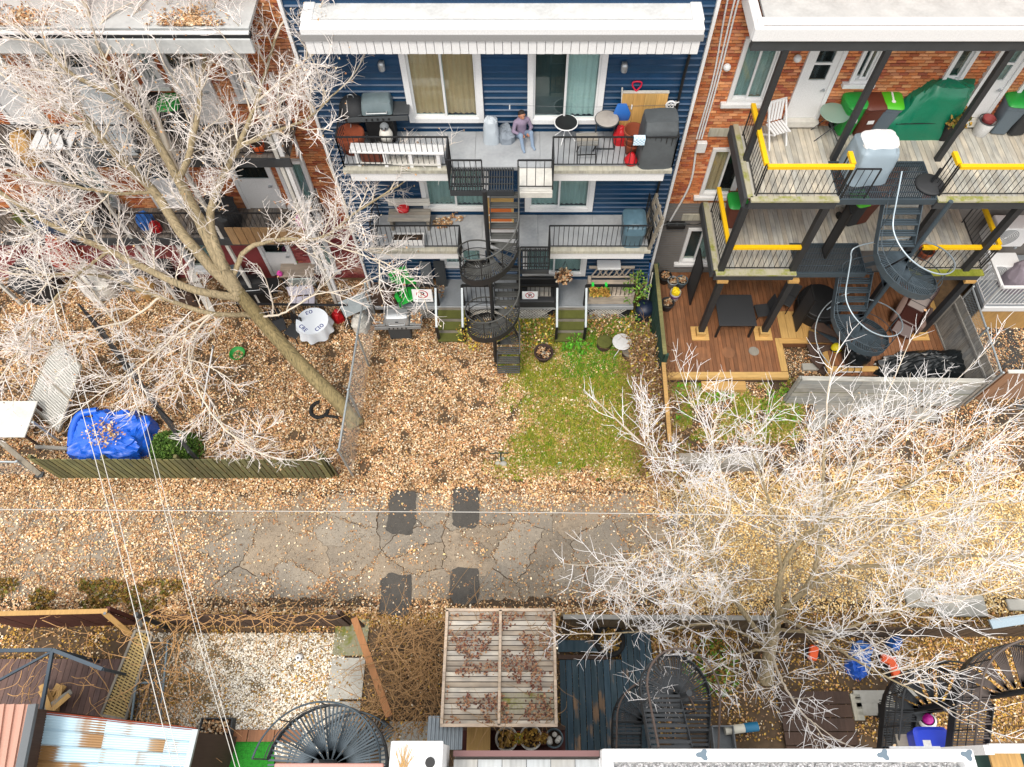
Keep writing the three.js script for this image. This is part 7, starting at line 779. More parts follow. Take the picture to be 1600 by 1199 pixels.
  vines('dry_vines', 'dry vines hanging over the grey fence and net trellis', 'vines', 170, () => { const a = R(); const top = P(230 + a * 290, 962, 1.5); if (R() < 0.45) { const q = P(rr(215, 300), rr(985, 1130), rr(0.5, 1.4)); return wig(q, V(rr(-0.1, 0.1), -0.03, rr(0, 0.16)), 6, 0.1); } return wig(top.add(V(0, rr(-0.2, 0.1), 0)), V(rr(-0.2, 0.2), rr(-0.08, 0.05), rr(-0.02, 0.08)), 5, 0.08); }, m.vine[1], 0.009);
  vines('dry_vines', 'thin dry twigs lying on the red brown fence and planks', 'vines', 50, () => wig(P(rr(0, 210), rr(965, 1090), rr(0.3, 1.6)), V(rr(-0.15, 0.15), -0.03, rr(-0.05, 0.15)), 6, 0.07), m.vine[1], 0.009);
  // slatted roof
  { const y = 2.5, t = thing('slatted_roof', 'square flat roof of weathered ribbed slats in a pale wooden frame', 'roof'), a = P(699, 954, y), b = P(869, 1134, y), w = b.x - a.x, d = b.z - a.z, pale = M(0xccb8a4, 0.8, TX.oldX), n = 22, mats = [m.paleWood, M(0xdad2c6, 0.8, TX.oldX), M(0xb8aa9a, 0.85, TX.oldX), M(0xb4ab9a, 0.85, TX.moss)];
    for (let s = 0; s < 2; s++) for (let i = 0; i < n; i++) { const zc = a.z + (i + 0.5) * d / n; obj('slat', B(w / 2 - 0.07, 0.02, d / n * 0.84, a.x + w * (0.25 + 0.5 * s), y - 0.05, zc, 0.42), s && i > 15 && i < 20 ? mats[3] : mats[(i * 2 + s * 3 + (i > 10 ? 1 : 0)) % 3], t); }
    for (const x of [a.x, (a.x + b.x) / 2, b.x]) obj('frame_beam', B(0.06, 0.1, d, x, y, (a.z + b.z) / 2), pale, t); for (const z of [a.z, b.z]) obj('frame_beam', B(w + 0.06, 0.1, 0.06, (a.x + b.x) / 2, y, z), pale, t); for (const x of [a.x, b.x]) for (const z of [a.z + 0.1, b.z - 0.1]) obj('post', B(0.09, y, 0.09, x, y / 2, z), m.oldWood[2], t);
    obj('underlay', B(w, 0.02, d, (a.x + b.x) / 2, y - 0.16, (a.z + b.z) / 2), M(0x574b42, 0.9), t);
    scatter('dead_red_leaves', null, null, 3600, () => { const x = a.x + rr(0.03, 0.97) * w, z = a.z + rr(0.02, 0.98) * d, k = fbm(x * 2.2, z * 2.2, 77, 3); if (k < 0.0) return null; return { x, z, y: y - 0.0 + R() * 0.03, s: rr(0.025, 0.075), c: shade(pick(['#6d4034', '#8a5a46', '#a67a5a', '#5d4238', '#b08a6a'].map((c) => new THREE.Color(c))), rr(0.7, 1.1)) }; }, t);
    vines('vine_stems', null, null, 70, () => { const e = Math.floor(R() * 3); return wig(V(e ? a.x + R() * w : b.x - R() * 0.4, y + 0.03, e === 1 ? a.z + R() * 0.4 : e === 2 ? b.z - R() * 0.2 : a.z + R() * d), V(rr(-0.12, 0.12), 0, rr(-0.12, 0.12)), 5, 0.05); }, m.vine[0], 0.006, t); }
  // corrugated lean-to and pots
  function corrugated(name, parent, w, d, pitch, amp, mt) { const nx = Math.round(w / pitch) * 6, g = new THREE.PlaneGeometry(w, d, nx, 2).rotateX(-Math.PI / 2), p = g.attributes.position; for (let i = 0; i < p.count; i++) p.setY(i, amp * Math.sin(p.getX(i) / pitch * 6.283)); g.computeVertexNormals(); return obj(name, g, mt, parent); }
  { const y = 2.3, a = P(669, 1119, y), b = P(722, 1172, y), t = thing('corrugated_roof', 'small grey corrugated metal roof beside the slatted roof', 'roof', [(a.x + b.x) / 2, y, (a.z + b.z) / 2]), w = b.x - a.x, d = b.z - a.z; corrugated('sheet', t, w, d, 0.085, 0.018, M(0x848c92, 0.45, TX.grime, { metal: 0.4 })); obj('frame', [B(w, 0.05, 0.04, 0, -0.05, -d / 2 + 0.05), B(w, 0.05, 0.04, 0, -0.05, d / 2 - 0.05)], m.ironWorn, t); for (const x of [-1, 1]) obj('post', B(0.06, y - 0.08, 0.06, x * (w / 2 - 0.05), -y / 2 - 0.04, -d / 2 + 0.08), m.oldWood[0], t); }
  const rb = thing('red_floor', 'small dark red plank floor with flower pots behind the grey roof', 'floor'); { const a = G(722, 1138, 0.3), b = G(884, 1180, 0.3); plankFloor(rb, a.x, b.x, a.z, 0.1, 0.3, tones(0x4d2624, 4, 0.85, TX.wood, 0.12), 0.14); obj('kerb', B(b.x - a.x, 0.1, 0.1, (a.x + b.x) / 2, 0.32, a.z), m.brownWood[2], rb); }
  for (const [label, u, v, r, mt, full] of [['large white rimmed flower pot on the dark red floor', 792, 1156, 0.25, m.whiteOld, 1], ['second white rimmed flower pot nearer the blue deck', 829, 1154, 0.25, m.whiteOld, 1], ['small pot of yellow stems between the two white rimmed pots', 811, 1155, 0.14, m.terracotta, 2], ['pot heaped with pale grey stones at the right of the row', 865, 1155, 0.2, m.greyBlue, 3], ['small brown pot between the white rimmed pot and the pale stones', 848, 1155, 0.14, m.brownBin, 1]]) { const t = thing('flower_pot', label, 'pot', G(u, v, 0.3)); obj('pot', LA([[0, 0], [r * 0.7, 0], [r, 0.32], [r * 1.08, 0.33], [r * 1.08, 0.37], [r * 0.88, 0.36], [r * 0.65, 0.05], [0, 0.05]], 28), mt, t); obj('soil', CY(r * 0.85, r * 0.88, 0.02, 0, 0.3, 0), m.soil, t); if (full === 3) for (let i = 0; i < 9; i++) obj('stone', new THREE.IcosahedronGeometry(0.06, 1).translate(rr(-0.12, 0.12), 0.36 + R() * 0.06, rr(-0.12, 0.12)), m.whiteOld, t); else scatter('dry_plant', null, null, 90, () => ({ x: rr(-r, r) * 0.7, y: 0.33 + R() * 0.12, z: rr(-r, r) * 0.7, s: rr(0.05, 0.1), rx: rr(-1.2, 1.2), c: shade(pick(full === 2 ? yel : goldCols), rr(0.6, 1)) }), t); }
  const wc = thing('wooden_bin_box', 'pale wooden box with a sloping lid beside the corrugated roof', 'box', G(748, 1160, 0.6).setY(0)); obj('body', RB(0.5, 1.0, 0.55, 0, 0.5, 0, 0.02), m.tanWood, wc); obj('lid', RB(0.54, 0.04, 0.62, 0.02, 1.04, 0, 0.015, 0, 0, -0.12), m.pineZ[2], wc);
  // blue deck
  const bd = thing('blue_deck', 'worn blue painted plank deck with bare brown patches', 'deck'); { const a = G(874, 1032, 0.25), b = G(1012, 1180, 0.25), n = 15, w = (b.x - a.x + 0.3) / n; for (let i = 0; i < n; i++) obj('plank', B(w - 0.014, 0.04, -a.z + (i > 9 ? 0.7 : 0.0) + 0.02, a.x + (i + 0.5) * w, 0.24 + rr(-0.003, 0.003), a.z / 2 - (i > 9 ? 0.35 : 0)), m.blueDeck[(i * 5) % 6], bd); const e0 = G(872, 1010, 0.3), e1 = G(950, 1010, 0.3); obj('step_board', B(e1.x - e0.x, 0.05, 0.28, (e0.x + e1.x) / 2, 0.3, e0.z), m.blueDeck[3], bd); obj('edge_board', B(e1.x - e0.x, 0.06, 0.1, (e0.x + e1.x) / 2, 0.27, a.z - 0.07), m.brownWood[1], bd); }
  const tr = thing('planter_ring', 'black rubber ring planter filled with leaves by the blue step', 'planter', G(951, 1003, 0.1)); obj('ring', new THREE.TorusGeometry(0.34, 0.07, 12, 40).rotateX(Math.PI / 2).translate(0, 0.2, 0), m.wheel, tr); obj('base', CY(0.32, 0.34, 0.18, 0, 0, 0, 30), m.black, tr); scatter('leaves', null, null, 160, () => { const a = rr(0, 6.28), d = 0.3 * Math.sqrt(R()); return { x: d * Math.cos(a), z: d * Math.sin(a), y: 0.22 + R() * 0.04, s: rr(0.05, 0.09), c: shade(pick(goldCols), rr(0.7, 1)) }; }, tr);
  // plank yard under the tree
  const py = thing('plank_yard', 'dark grey brown wide plank floor at the foot of the light tree', 'floor'); { const a = G(1215, 1080, 0.1), b = G(1345, 1180, 0.1), n = 6; for (let i = 0; i < n; i++) { const z0 = a.z + i * (0.1 - a.z) / n; obj('plank', B(b.x - a.x, 0.05, (0.1 - a.z) / n - 0.02, (a.x + b.x) / 2, 0.09, z0 + (0.1 - a.z) / n / 2), m.brownWood[i % 5], py); } }
  const pvs = thing('stepping_pavers', 'grey concrete pavers beside the dark fan of stair treads', 'pavers'); for (const [u, v, w, d, mt] of [[1365, 1090, 0.95, 0.32, m.concrete], [1372, 1108, 1.05, 0.3, m.concrete], [1340, 1105, 0.25, 0.6, m.slabEdge], [1420, 1078, 0.6, 0.3, m.concrete]]) { const q = G(u, v, 0.12); obj('paver', RB(w, 0.08, d, q.x, 0.1, q.z, 0.015), mt, pvs); }
  // staircases of the near houses
  const nx = (u, v, y) => P(u, v, y);
  { const a = nx(508, 1194, 3.5); stair('spiral_staircase', 'wide dark spiral staircase with radial slats at the bottom edge beside the green turf', { x: a.x, z: -0.12, y0: 3.9, rise: 0.19, s: 1, r1: 1.05, poleTop: 4.2, mt: m.ironGrey, ms: m.ironWorn, rails: [0.25, 0.9], segs: [{ at: Math.PI * 0.98, turn: Math.PI * 2.8, n: 19, slats: 6 }] }); }
  { const a = nx(1062, 1090, 4.4); stair('spiral_staircase', 'dark slatted staircase turning in a fan at the right end of the blue deck', { x: a.x, z: a.z, y0: 5.6, rise: 0.19, s: 1, r0: 0.08, r1: 0.8, poleTop: 5.3, mt: m.ironWorn, ms: m.ironWorn, mr: M(0x5d4f48, 0.7), slats: 4, rails: [0.9], segs: [{ at: Math.PI, n: 4, run: 0.26, before: true }, { at: Math.PI, turn: Math.PI, n: 7, slats: 7 }, { at: 0, n: 4, run: 0.26 }] }); const b = nx(1014, 1125, 2.2); stair('spiral_staircase', 'lower dark slatted stair flight left of the fan staircase', { x: b.x, z: b.z, y0: 2.9, rise: 0.18, s: -1, r1: 0.72, poleTop: 2.6, mt: m.ironWorn, ms: m.iron, mr: M(0x5d4f48, 0.7), slats: 4, rails: [0.9], segs: [{ at: 0, n: 3, run: 0.24, before: true }, { at: 0, turn: Math.PI, n: 7, slats: 6 }, { at: Math.PI, n: 4, run: 0.24 }].slice(1) }); }
  { const a = nx(1462, 1104, 2.8); stair('spiral_staircase', 'dark fan shaped staircase with curved rails left of the magenta lidded container', { x: a.x, z: a.z, y0: 3.5, rise: 0.19, s: -1, r1: 0.78, poleTop: 3.6, mt: m.ironWorn, ms: m.iron, slats: 6, rails: [0.3, 0.6, 0.9], segs: [{ at: 0, turn: Math.PI, n: 7, slats: 7 }, { at: Math.PI, n: 4, run: 0.24 }] });
    const c = nx(1450, 1112, 0.8); stair('spiral_staircase', 'lowest dark fan of stair treads beside the grey concrete pavers', { x: c.x, z: c.z, y0: 1.5, rise: 0.17, s: -1, r1: 1.35, poleTop: 1.6, mt: m.ironWorn, ms: m.iron, slats: 6, rails: [0.12, 0.24], segs: [{ at: Math.PI * 1.05, turn: Math.PI * 0.6, n: 6, slats: 9 }] });
    const b = nx(1572, 1085, 4.6); stair('spiral_staircase', 'tall dark staircase with broad black stringer at the bottom right corner', { x: b.x, z: b.z, y0: 5.9, rise: 0.19, s: -1, r1: 0.8, poleTop: 5.6, mt: M(0x5a504c, 0.6, TX.grime), ms: m.iron, slats: 6, rails: [0.3, 0.6, 0.9], segs: [{ at: 0, turn: Math.PI, n: 8, slats: 8 }, { at: Math.PI, n: 6, run: 0.24 }] }); }
  // small things of the near right yards
  const bb = tarpCover('blue_bin', 'bright blue plastic recycling bin at the bottom right', 'bin', P(1440, 1160, 2.5), [ring(0.56, 0.4, 0, { e: 6 }), ring(0.68, 0.5, 0.42, { e: 6 }), ring(0.72, 0.54, 0.46, { e: 6 }), ring(0.6, 0.42, 0.52, { e: 5 })], M(0x2742c8, 0.4), 0, 0); obj('white_sticker', B(0.16, 0.004, 0.16, -0.15, 0.525, 0.06), m.white, bb); obj('shelf', B(1.0, 0.04, 0.5, 0, -0.03, 0.1), m.oldWoodX[1], bb); obj('support', [rod([-0.4, -2.5, 0.1], [-0.4, -0.05, 0.1], 0.03), rod([0.4, -2.5, 0.1], [0.4, -0.05, 0.1], 0.03)], m.iron, bb);
  const jar = thing('watering_can', 'white topped container with magenta lid beside the fan staircase', 'container', P(1505, 1140, 2.2).setY(0.6)); { const g = [obj('body', LA([[0, 0], [0.14, 0], [0.17, 0.5], [0, 0.52]], 22).rotateX(-0.5).rotateY(0.6), m.greyBlue, jar), obj('collar', LA([[0.16, 0.5], [0.19, 0.52], [0.19, 0.62], [0.15, 0.64]], 22).rotateX(-0.5).rotateY(0.6), m.white, jar), obj('lid', LA([[0, 0.62], [0.13, 0.62], [0.11, 0.7], [0, 0.72]], 22).rotateX(-0.5).rotateY(0.6), M(0xb0188a, 0.4), jar)]; }
  const cy = thing('rolled_mat', 'blue and white rolled mat lying on the soil by the fan stairs', 'mat', G(1150, 1140, 0.12), 0.12); obj('roll', rod([-0.3, 0.1, 0], [0.5, 0.1, 0], 0.1, 0.1, 20), M(0xd5d2c4, 0.8), cy); obj('blue_band', rod([0.18, 0.1, 0], [0.51, 0.1, 0], 0.108, 0.108, 20), M(0x1d6f96, 0.5), cy);
  const gbx = thing('green_crate', 'bright green and grey open crate at the foot of the fan staircase', 'crate', G(1128, 1165, 0.1)); obj('crate', [B(0.5, 0.3, 0.03, 0, 0.15, -0.4), B(0.03, 0.3, 0.8, -0.25, 0.15, 0), B(0.03, 0.3, 0.8, 0.25, 0.15, 0), B(0.5, 0.02, 0.8, 0, 0.01, 0)], m.grey, gbx); obj('green_front', B(0.56, 0.34, 0.06, 0, 0.17, 0.42), M(0x2bd02b, 0.4), gbx);
  for (const [label, u, v, mt, s] of [['crumpled bright blue tarpaulin piece under the light tree', 1345, 1025, m.blue, 0.6], ['second blue tarpaulin scrap right of the first under the branches', 1395, 1005, m.blue, 0.34], ['small blue plastic scrap nearer the pavers', 1335, 1048, M(0x1f57b8, 0.45), 0.42]]) tarpCover('blue_sheet', label, 'tarpaulin', G(u, v), [ring(s * 1.3, s * 0.9, 0, { e: 2.4 }), ring(s, s * 0.7, 0.16, { e: 2.4 }), ring(s * 0.4, s * 0.3, 0.24, { e: 2 })], mt, rr(0, 3), 0.3, 6);
  for (const [label, u, v] of [['orange toy truck part lying right of the blue sheet', 1383, 1033], ['orange plastic toy nearer the fan staircase', 1393, 1050], ['small orange toy under the middle of the light tree', 1267, 1022]]) { const t = thing('orange_toy', label, 'toy', G(u, v)); obj('body', RB(0.36, 0.18, 0.22, 0, 0.16, 0, 0.04, 0, rr(0, 3)), M(0xe0561a, 0.5), t); for (const x of [-0.12, 0.12]) obj('wheel', CY(0.08, 0.08, 0.26, 0, -0.13, 0, 14).rotateX(Math.PI / 2).translate(x, 0.08, 0), m.wheel, t); }
  bush('ground_shrub', 'low green leaved shrub under the left side of the light tree', 'shrub', G(1110, 1045), 0.7, 0.6, 900, [...grn, ...goldCols], m.vine[0], 10, [0.06, 0.12]);
  // roofs at the bottom edge
  const rr1 = thing('rusty_roof', 'pale blue corrugated shed roof streaked with orange rust', 'roof', [0, 0, 0]); { const y = 2.6, a = P(46, 1112, y), b = P(306, 1140, y), c = P(282, 1240, y), d = P(20, 1240, y), L = (p, q, k) => p.clone().lerp(q, k), rm = [M(0xa9c2cd, 0.5, TX.rust2, { metal: 0.2 }), M(0xa9c2cd, 0.45, TX.rust, { metal: 0.25 })];
    for (let r = 0; r < 5; r++) for (let s = 0; s < 3; s++) { const k0 = [0, 0.47, 0.84, 1][s], k1 = [0, 0.47, 0.84, 1][s + 1], e0 = r / 5, e1 = (r + 1) / 5 + 0.01, n = 12, g = new THREE.BufferGeometry(), pos = [], idx = []; for (let i = 0; i <= n; i++) { const e = e0 + (e1 - e0) * i / n, p = L(L(a, d, e), L(b, c, e), k0), q = L(L(a, d, e), L(b, c, e), k1 + 0.005), w = 0.012 * Math.sin(i * 3.14159) + 0.014 * Math.cos(i * Math.PI) + 0.014 * s * 0 + (4 - r) * 0.004 + s * 0.003; pos.push(p.x, y + w, p.z, q.x, y + w, q.z); } for (let i = 0; i < n; i++) idx.push(2 * i, 2 * i + 2, 2 * i + 1, 2 * i + 1, 2 * i + 2, 2 * i + 3); g.setAttribute('position', new THREE.Float32BufferAttribute(pos, 3)); g.setIndex(idx); g.computeVertexNormals(); obj('metal_sheet', g, rm[s ? 1 : 0], rr1); }
    obj('rusty_edge', bar(a.clone().setY(y - 0.03), b.clone().setY(y - 0.03), 0.06, 0.1), M(0x7a2f14, 0.9, TX.grime), rr1); obj('gutter', bar(b, c, 0.12, 0.08), m.galv, rr1); obj('shed_wall', prism([[a.x, a.z + 0.05], [b.x, b.z + 0.05], [c.x - 0.1, c.z], [d.x, c.z]], 0, y - 0.12), m.brownWood[0], rr1); }
  const sr = thing('salmon_roof', 'salmon coloured ribbed metal roof at the bottom left corner', 'roof'); { const y = 3.3, a = P(-90, 1101, y), b = P(52, 1101, y), c = P(20, 1260, y), d = P(-90, 1260, y), g = [], pk = M(0xb08574, 0.55, TX.fine); const n = 9; for (let i = 0; i < n; i++) { const p0 = a.clone().lerp(b, i / n), p1 = a.clone().lerp(b, (i + 1) / n), q0 = d.clone().lerp(c, i / n), q1 = d.clone().lerp(c, (i + 1) / n); obj('ribbed_sheet', prism([[p0.x, p0.z], [p1.x - 0.004, p1.z], [q1.x - 0.004, q1.z], [q0.x, q0.z]], y - 0.03, y), pk, sr); obj('rib', bar(p0.clone().setY(y + 0.02), q0.clone().setY(y + 0.02), 0.09, 0.045), pk, sr); } obj('edge_flashing', bar(b.clone().setY(y), c.clone().setY(y), 0.16, 0.1), M(0x5b5f63, 0.5, TX.fine), sr); obj('shed_wall', prism([[a.x, a.z + 0.06], [b.x - 0.1, b.z + 0.06], [c.x - 0.1, 0.6], [d.x, 0.6]], 0, y - 0.05), m.brownWood[1], sr); }
  const tf2 = obj('artificial_turf', prism([[G(308, 1150, 0.1).x, G(310, 1152, 0.1).z], [G(428, 1150, 0.1).x, G(425, 1152, 0.1).z], [G(440, 1150).x, 0.3], [G(308, 1150).x, 0.3]], 0.0, 0.08), M(0x1f8a1c, 0.95, TX.stone)); structure(tf2);
  const pl = thing('planter_trough', 'black plastic planter trough with dead plants by the gravel bed', 'planter', G(342, 1138, 0.1)); obj('trough', [B(0.75, 0.24, 0.03, 0, 0.12, -0.2), B(0.75, 0.24, 0.03, 0, 0.12, 0.2), B(0.03, 0.24, 0.4, -0.37, 0.12, 0), B(0.03, 0.24, 0.4, 0.37, 0.12, 0), B(0.75, 0.03, 0.4, 0, 0.02, 0)], m.darkGrey, pl); obj('soil', B(0.68, 0.05, 0.36, 0, 0.16, 0), m.soil, pl); scatter('dead_plants', null, null, 120, () => ({ x: rr(-0.33, 0.33), y: 0.2 + R() * 0.06, z: rr(-0.16, 0.16), s: rr(0.05, 0.09), c: shade(pick(leafCols), rr(0.5, 0.9)) }), pl);
  const re = thing('brick_edging', 'red brown edging boards between the gravel and the green turf', 'edging'); { const a = G(345, 1150, 0.12), b = G(470, 1150, 0.12); for (let i = 0; i < 3; i++) obj('board', B((b.x - a.x) / 3 - 0.02, 0.06, 0.26, a.x + (i + 0.5) * (b.x - a.x) / 3, 0.1, a.z), m.redDeck[i + 1], re); }
  const rk = thing('pale_stone', 'pale rounded stone at the corner of the rusty roof', 'stone', P(303, 1190, 1.2).setY(0)); obj('stone', new THREE.IcosahedronGeometry(0.22, 2).scale(1.2, 0.8, 1).translate(0, 0.2, 0), m.slabEdge, rk); obj('small_stone', new THREE.IcosahedronGeometry(0.12, 1).translate(0.25, 0.1, 0.1), m.concrete, rk);
  // near row houses right below the camera
  const H1 = thing('gravel_roof_house', 'near row house with grey gravel roof behind a white metal parapet', 'house'); { const y = 9.0, a = P(940, 1171, y), b = P(1520, 1171, y), w = b.x - a.x, cx = (a.x + b.x) / 2; obj('wall', B(w, y - 0.2, 8, cx, (y - 0.2) / 2, a.z + 4.1), m.brick, H1); obj('parapet', [RB(w, 0.28, 0.15, cx, y - 0.12, a.z + 0.07, 0.03), RB(0.15, 0.28, 8, a.x + 0.07, y - 0.125, a.z + 4.1, 0.03), RB(0.15, 0.28, 8, b.x - 0.07, y - 0.125, a.z + 4.1, 0.03)], m.white, H1); obj('gravel_roof', B(w - 0.3, 0.04, 7.8, cx, y - 0.14, a.z + 4.1), M(0x86878a, 0.95, TX.speck, { bump: TX.stone, bs: 0.02 }), H1);
    for (const u of [1098, 1381, 1512]) { const q = P(u, 1180, y + 0.02); obj('tar_patch', prism(Array.from({ length: 18 }, (_, i) => { const t = i / 18 * 6.283, r = 0.055 + 0.02 * Math.sin(t * 3 + u); return [q.x + r * 1.2 * Math.cos(t), q.z + r * Math.sin(t)]; }), y + 0.021, y + 0.026), M(0x5d6c78, 0.8), H1); }
    for (const [u0, u1, v] of [[1300, 1362, 1168], [1390, 1468, 1166]]) { const p = P(u0, v, y - 0.5), q = P(u1, v, y - 0.5); obj('white_awning', B(q.x - p.x, 0.04, 0.35, (p.x + q.x) / 2, y - 0.5, p.z + 0.18), m.white, H1); }
    scatter('roof_gravel', null, null, 9000, () => ({ x: rr(a.x + 0.2, b.x - 0.2), y: y - 0.115, z: a.z + rr(0.16, 0.7), s: rr(0.015, 0.035), c: shade(new THREE.Color('#a9a9aa'), rr(0.5, 1.3)) }), H1, stoneG, sm); }
  const H2 = thing('flat_roof_house', 'near row house with grey sheet roof and dark red parapet edge', 'house'); { const y = 8.6, a = P(709, 1174, y), b = P(936, 1174, y), w = b.x - a.x, cx = (a.x + b.x) / 2; obj('wall', B(w - 0.02, y - 0.1, 8, cx, (y - 0.1) / 2, a.z + 4.06), m.stucco, H2); obj('parapet', B(w, 0.12, 0.07, cx, y, a.z + 0.03), M(0x6a4a48, 0.7, TX.rust), H2); for (let i = 0; i < 6; i++) obj('roof_sheet', B(w / 6 - 0.008, 0.03, 7.9, a.x + (i + 0.5) * w / 6, y - 0.03, a.z + 4.05), pick(tones(0xa9acad, 3, 0.8, TX.old, 0.08)), H2); }
  const H3 = thing('roof_hatch', 'white flat roofed penthouse box at the bottom edge', 'box'); { const y = 9.4, a = P(615, 1161, y), b = P(689, 1161, y), w = b.x - a.x; obj('body', RB(w, 1.2, 1.6, (a.x + b.x) / 2, y - 0.6, a.z + 0.8, 0.02), m.white, H3); obj('roof_cap', RB(w + 0.06, 0.05, 1.64, (a.x + b.x) / 2, y + 0.01, a.z + 0.8, 0.02), m.white, H3); obj('support', B(w, y - 1.2, 1.4, (a.x + b.x) / 2, (y - 1.2) / 2, a.z + 0.95), m.whiteOld, H3); const q = P(672, 1192, y + 0.04); obj('drain', CY(0.06, 0.06, 0.02, q.x, y + 0.035, q.z), m.black, H3); const w1 = P(630, 1190, y + 0.04); obj('dry_straw', Array.from({ length: 14 }, () => rod([w1.x + rr(-0.05, 0.05), y + 0.05, w1.z + 0.1], [w1.x + rr(-0.1, 0.14), y + 0.06, w1.z - rr(0.05, 0.2)], 0.004)), m.tanWood, H3); }
  const H4 = thing('salmon_ledge', 'thin salmon coloured roof ledge in front of the wide spiral staircase', 'ledge'); { const y = 8.4, a = P(430, 1193, y), b = P(600, 1193, y); obj('ledge', RB(b.x - a.x, 0.08, 0.8, (a.x + b.x) / 2, y, a.z + 0.4, 0.02), M(0xb98a80, 0.6, TX.fine), H4); obj('wall', B(b.x - a.x - 0.1, y - 0.05, 0.6, (a.x + b.x) / 2, (y - 0.05) / 2, a.z + 0.5), m.brick, H4); }
  const H5 = thing('corner_porch', 'white framed porch corner with a green thing at the bottom right edge', 'porch'); { const y = 6.5, a = P(1545, 1170, y), b = P(1660, 1170, y); obj('top_board', RB(b.x - a.x, 0.1, 0.14, (a.x + b.x) / 2, y, a.z, 0.02), m.white, H5); obj('white_post', B(0.14, y, 0.14, a.x, y / 2, a.z + 0.02), m.white, H5); obj('tan_panel', B(0.5, 0.04, 0.6, a.x + 0.4, y - 0.3, a.z + 0.35), m.tanWood, H5); obj('floor', B(b.x - a.x, 0.06, 1.4, (a.x + b.x) / 2, y - 0.8, a.z + 0.7), m.darkFence, H5); }
}

// ------------------------------------------------------------------ yard at the right edge
{
  const pad = obj('paved_yard', prism([[P(1526, 470).x, P(1526, 470).z], [22, P(1526, 470).z], [22, P(1570, 640).z], [P(1590, 640).x, P(1570, 640).z]], 0, 0.05), M(0x454442, 0.95, TX.speck)); structure(pad);
  const a = P(1528, 628, 1.7), b = P(1578, 580, 1.7), c = P(1680, 580, 1.7); boardFence('board_fence', 'brown board wall closing the paved yard at the right edge', V(b.x, 0, b.z), V(c.x, 0, b.z), 1.6, tones(0x94735a, 3, 0.85, TX.wood, 0.06), { w: 0.3, gap: 0.004, hv: 0.002, cap: m.whiteOld });
  const pr = thing('white_porch', 'white railed porch with grey floor at the right edge', 'porch'); { const y = 1.3, x0 = P(1535, 470, y).x, z0 = RZ + 0.1, z1 = P(1560, 478, y).z; obj('porch_floor', B(22 - x0, 0.12, z1 - z0, (22 + x0) / 2, y - 0.06, (z0 + z1) / 2), m.porch, pr); obj('edge_board', B(22 - x0, 0.2, 0.05, (22 + x0) / 2, y - 0.12, z1 + 0.03), m.white, pr); railing(pr, [x0, y, z1], [22, y, z1], 0.95, m.white, { topW: 0.08, pitch: 0.12, bal: 0.016 }); railing(pr, [x0, y, z0 + 0.3], [x0, y, z1 - 0.05], 0.95, m.white, { topW: 0.08, pitch: 0.12, bal: 0.016 }); obj('skirt_board', B(22 - x0, 1.1, 0.04, (22 + x0) / 2, 0.55, z1 - 0.02), m.tanWood, pr); }
  for (const [label, u, v, y, s] of [['upper white air conditioner unit at the right edge', 1562, 375, 2.6, 1], ['lower white air conditioner unit above the white railing', 1546, 428, 1.35, 0.9]]) { const t = thing('air_conditioner', label, 'air conditioner', P(u, v, y)); obj('case', RB(1.1 * s, 0.8 * s, 0.55, 0, 0.4 * s, 0, 0.04), m.white, t); obj('grille', Array.from({ length: 7 }, (_, i) => new THREE.TorusGeometry(0.06 + i * 0.045, 0.008, 6, 28).translate(-0.15, 0.42 * s, 0.28)), m.grey, t); obj('bracket', [B(0.06, 0.06, 0.6, -0.4 * s, -0.03, 0), B(0.06, 0.06, 0.6, 0.4 * s, -0.03, 0)], m.galv, t); }
  tarpCover('mauve_cover', 'mauve grey cloth cover over a round thing on the white porch', 'cover', P(1580, 445, 1.35), [ring(0.8, 0.7, 0, { e: 2.4 }), ring(0.86, 0.76, 0.5, { e: 2.4 }), ring(0.6, 0.5, 0.9, { e: 2.2 }), ring(0.2, 0.2, 1.0, { e: 2 })], M(0x857c86, 0.85), 0, 0.1, 5);
  const lw = thing('low_wall', 'low grey weathered timber wall behind the left of the light tree', 'wall'); { const p = P(1052, 722, 0.7), q = P(1196, 718, 0.7); for (let i = 0; i < 2; i++) obj('board', B(q.x - p.x, 0.3, 0.05, (p.x + q.x) / 2, 0.17 + i * 0.32, p.z + rr(-0.01, 0.01)), m.oldWoodX[1 + i], lw); obj('top_board', B(q.x - p.x, 0.04, 0.3, (p.x + q.x) / 2, 0.66, p.z - 0.12), m.oldWoodX[4], lw); for (const k of [0, 0.5, 1]) obj('post', B(0.1, 0.62, 0.1, p.x + (q.x - p.x) * k, 0.31, p.z - 0.12), m.oldWood[0], lw); }
  const gp = thing('loose_planks', 'grey planks lying on the ground below the horizontal plank fence', 'planks'); for (const [u, v, w, d, r] of [[1330, 640, 2.2, 0.5, 0.05], [1420, 645, 1.6, 0.4, -0.1], [1285, 660, 0.9, 0.3, 0.5]]) { const q = P(u, v, 0.05); obj('plank', B(w, 0.04, d, q.x, 0.06, q.z, 0, r), pick(m.oldWoodX), gp); }
  const cs = thing('concrete_kerbs', 'pale concrete kerb stones at the right end of the alley', 'kerb'); for (const [u, v, w, d] of [[1500, 948, 1.3, 0.55], [1590, 946, 0.6, 0.3], [1440, 935, 0.9, 0.5]]) { const q = P(u, v, 0.04); obj('kerb_stone', RB(w, 0.12, d, q.x, 0.07, q.z, 0.04), m.concrete, cs); }
  const gu = thing('metal_channel', 'pale blue grey metal channel lying on the fence at the right edge', 'channel'); const ga = P(1548, 976, 1.4), gb = P(1640, 962, 1.4); obj('channel', bar(ga, gb, 0.22, 0.06), M(0x9aaab4, 0.4, TX.fine, { metal: 0.4 }), gu); obj('lip', bar(ga.clone().add(V(0, 0.05, -0.1)), gb.clone().add(V(0, 0.05, -0.1)), 0.02, 0.06), m.galv, gu);
}
